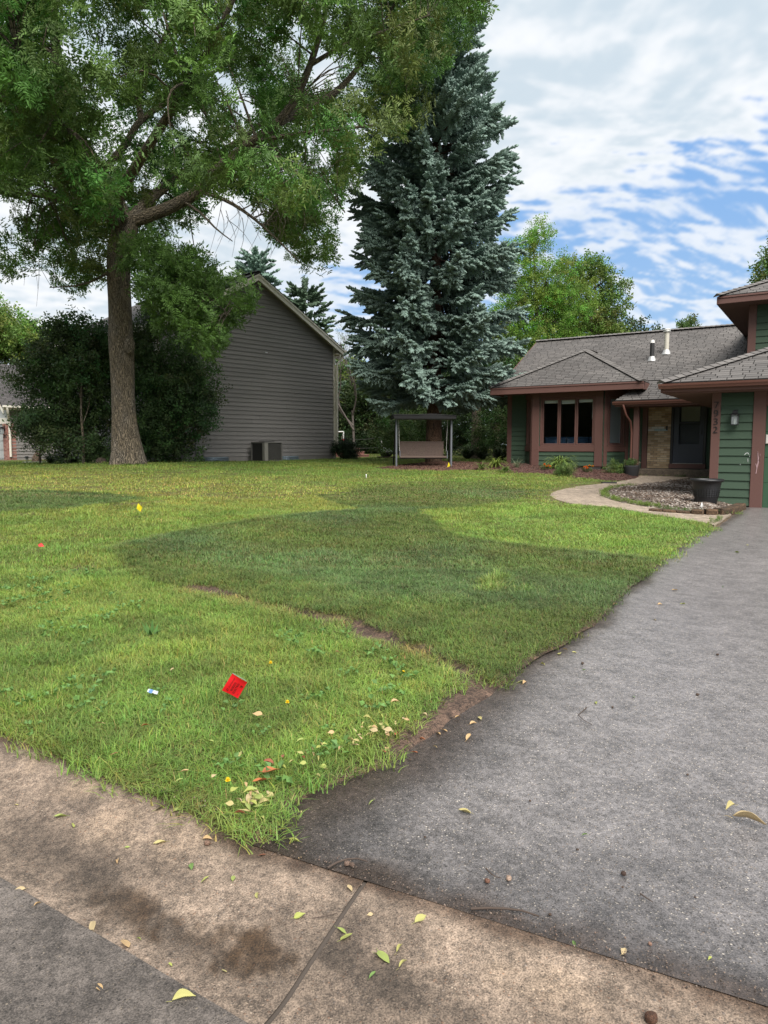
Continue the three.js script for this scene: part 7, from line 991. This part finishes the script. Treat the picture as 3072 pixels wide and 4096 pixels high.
  for (const [u, v, p, k] of [[720, 3200, 40, 'y'], [400, 2930, 36, 't'], [1030, 2900, 44, 't'], [580, 2920, 30, 'o'], [460, 3040, 34, 'o'], [690, 2710, 26, 't'], [1350, 2640, 24, 't'], [1040, 3150, 60, 'o'], [1085, 3130, 70, 'o'], [1075, 3090, 60, 'o'], [840, 2990, 40, 'y'], [740, 3120, 36, 't'], [960, 3060, 44, 'y'], [1200, 2990, 40, 'y'], [860, 3140, 34, 't']]) leaf(u, v, p, k, T);
  for (const [u, v, p] of [[2180, 2610, 30], [2230, 2630, 34], [2100, 2680, 28], [2200, 2720, 30]].map((x) => [x[0] - 30, x[1] - 60, x[2]])) leaf(u, v, p, 'y', 'in the dark turf beside the driveway');
  const bark = M([0.07, 0.05, 0.04], 0.9);
  const twig = (label, pts, r) => single('twig', label, 'twig', tubeAlong(pts.map(([u, v]) => { const [s, t, h] = where(u, v); return at(s, h + r + R(0, 0.004), t); }), [r, r * 0.55], 6, 0.1), bark);
  twig('forked dark twig lying alone on the open driveway', [[2347, 2833], [2325, 2855], [2312, 2868], [2340, 2888], [2368, 2903]], 0.003); twig('short dark twig beside the white pebble', [[1944, 3478], [1975, 3508], [2005, 3518]], 0.003); twig('long dark twig along the gutter joint with leaves', [[1884, 3634], [1960, 3640], [2045, 3644], [2110, 3655], [2156, 3674]], 0.0045); twig('long black twig at the lawn edge by the driveway corner', [[1117, 3197], [1190, 3150], [1262, 3117], [1320, 3112], [1400, 3118]], 0.005); twig('grey upright twig caught in the grass at the driveway corner', [[1258, 3115], [1252, 3070], [1245, 3030]], 0.004); twig('curved brown twig among leaves on the gutter seam', [[1310, 3480], [1360, 3450], [1420, 3438], [1470, 3452]], 0.005); twig('thin broken twig on the right of the driveway', [[2560, 3580], [2590, 3598], [2612, 3612]], 0.003); twig('thin straw-coloured stem across the gutter joint', [[1250, 3680], [1300, 3670], [1350, 3655]], 0.002);
  const stoneG = (() => { const g = new THREE.IcosahedronGeometry(1, 2), p = g.attributes.position; for (let i = 0; i < p.count; i++) { const k = 0.75 + 0.5 * noise(p.getX(i) * 1.5 + 9, p.getY(i) * 1.5 + 7, p.getZ(i) * 1.5 + 4); p.setXYZ(i, p.getX(i) * k, p.getY(i) * k * 0.7, p.getZ(i) * k * 0.85); } g.computeVertexNormals(); return g; })();
  const pebble = (label, u, v, px, c, group) => { const [s, t, h] = where(u, v), r = px * 0.5 * Math.hypot(plan(s, t)[1], EYE) / FPX, o = single('pebble', label, 'pebble', stoneG, M(c, 0.85, { map: soilMap }), group); o.scale.setScalar(r); o.position.copy(at(s, h + r * 0.35, t)); o.rotation.y = R(0, 6); };
  pebble('pale round pebble on the driveway near the seam', 2035, 3518, 24, [0.9, 0.85, 0.8]); pebble('reddish pebble on the driveway beside the dark twig', 1949, 3528, 22, [0.4, 0.25, 0.2]); pebble('dark brown pebble on the open driveway', 2494, 3498, 22, [0.15, 0.11, 0.1]); pebble('small pinkish pebble near the right gutter seam', 2600, 3778, 16, [0.7, 0.55, 0.5]); pebble('rough brown lump on the gutter by the street', 2604, 4080, 46, [0.2, 0.12, 0.08]); pebble('grey pebble alone on the pale gutter', 829, 3376, 26, [0.55, 0.45, 0.4]); pebble('grey pebble in the leaf pile on the gutter seam', 1388, 3458, 24, [0.45, 0.4, 0.38]); pebble('dark pebble in the leaf pile on the gutter seam', 1408, 3462, 20, [0.3, 0.26, 0.24]);
  for (const [u, v] of [[2050, 2730], [1640, 3040], [1560, 2998], [2490, 3550], [2750, 3100], [2780, 3590], [2200, 3660], [2120, 3205], [1700, 3350], [2310, 3400], [2450, 2830], [2870, 2620], [2790, 2780], [2330, 2655]]) pebble('tiny dark pebble lying loose on the driveway', u, v, R(8, 13), [0.2, 0.17, 0.15], 'loose pebbles on the driveway');
  // grit on the gutter seam and soil
  const gm = [], gc = []; for (let i = 0; i < 1500; i++) { let s, t; if (i < 700) { s = R(-0.3, 3.2); t = curbAt(s) + gauss() * 0.05 + 0.02; } else { const [u, v] = [R(1500, 2020), R(2680, 3080)]; [s, t] = ground(u, v); if (!inside(ZONES.soil, s, t)) continue; } const r = R(0.001, 0.0038); gm.push(new THREE.Matrix4().compose(at(s, surf(s, t) + r * 0.3 - (i < 700 ? 0 : 0.03), t), new THREE.Quaternion().setFromEuler(new THREE.Euler(R(0, 3), R(0, 3), 0)), V3(r, r, r))); gc.push(tone([[0.14, 0.1, 0.08], [0.2, 0.15, 0.12], [0.07, 0.055, 0.045]][i % 3], 0.3)); }
  const gr = new THREE.Group(); gr.name = 'grit'; gr.userData.kind = 'stuff'; scene.add(gr); stuffOf(gr, 'grains', new THREE.IcosahedronGeometry(1, 0), M([1, 1, 1], 0.9), gm, gc);
  // dandelions
  for (const [u, v, l] of [[1147, 2865, 'yellow dandelion in the grass above the driveway corner'], [908, 3192, 'yellow dandelion low at the curb edge of the lawn'], [1610, 2740, 'yellow dandelion near the bare soil corner'], [1080, 2700, 'pale yellow dandelion right of the red flag']]) { const p = onGround(u, v), t = thing('dandelion', l, 'flower', p); part(t, 'stalk', rod(V3(0, 0, 0), V3(0.005, 0.075, 0), 0.0018, 5), M([0.2, 0.28, 0.08], 0.7)); const L = new Leaves(); for (let r = 0; r < 3; r++) for (let k = 0; k < 11; k++) { const a = k * 0.571 + r, d = V3(Math.cos(a), 0.2 + r * 0.6, Math.sin(a)).normalize(); L.leaf(V3(0.005, 0.075 + r * 0.002, 0), d, V3(-Math.sin(a), 0, Math.cos(a)), 0.014, 0.005, [1, 1, 1]); } part(t, 'blossom', L.build(), leafMat([0.85, 0.62, 0.02], 0.1)); }
}
// the wood far behind the yards
{
  seed(111);
  const ms = [], cs = []; for (let i = 0; i < 5200; i++) { const a = R(-1, 1), X = a * 46 + 2, Z = R(54, 64), top = 4.2 + 3.4 * noise(X * 0.12, 4.1) + 2 * noise(X * 0.4, 9.3), y = 0.7 + Math.pow(rnd(), 0.8) * top; ms.push(aim(V3(X, y, -Z), rdir().add(V3(0, 0.2, 0.5)), R(0, 6), R(1.0, 1.7))); cs.push(tone([0.045, 0.085, 0.025], 0.35)); }
  const w = new THREE.Group(); w.name = 'woods'; w.userData.kind = 'stuff'; scene.add(w); stuffOf(w, 'foliage', BIG[0], foliage, ms, cs);
}

renderer.render(scene, camera);
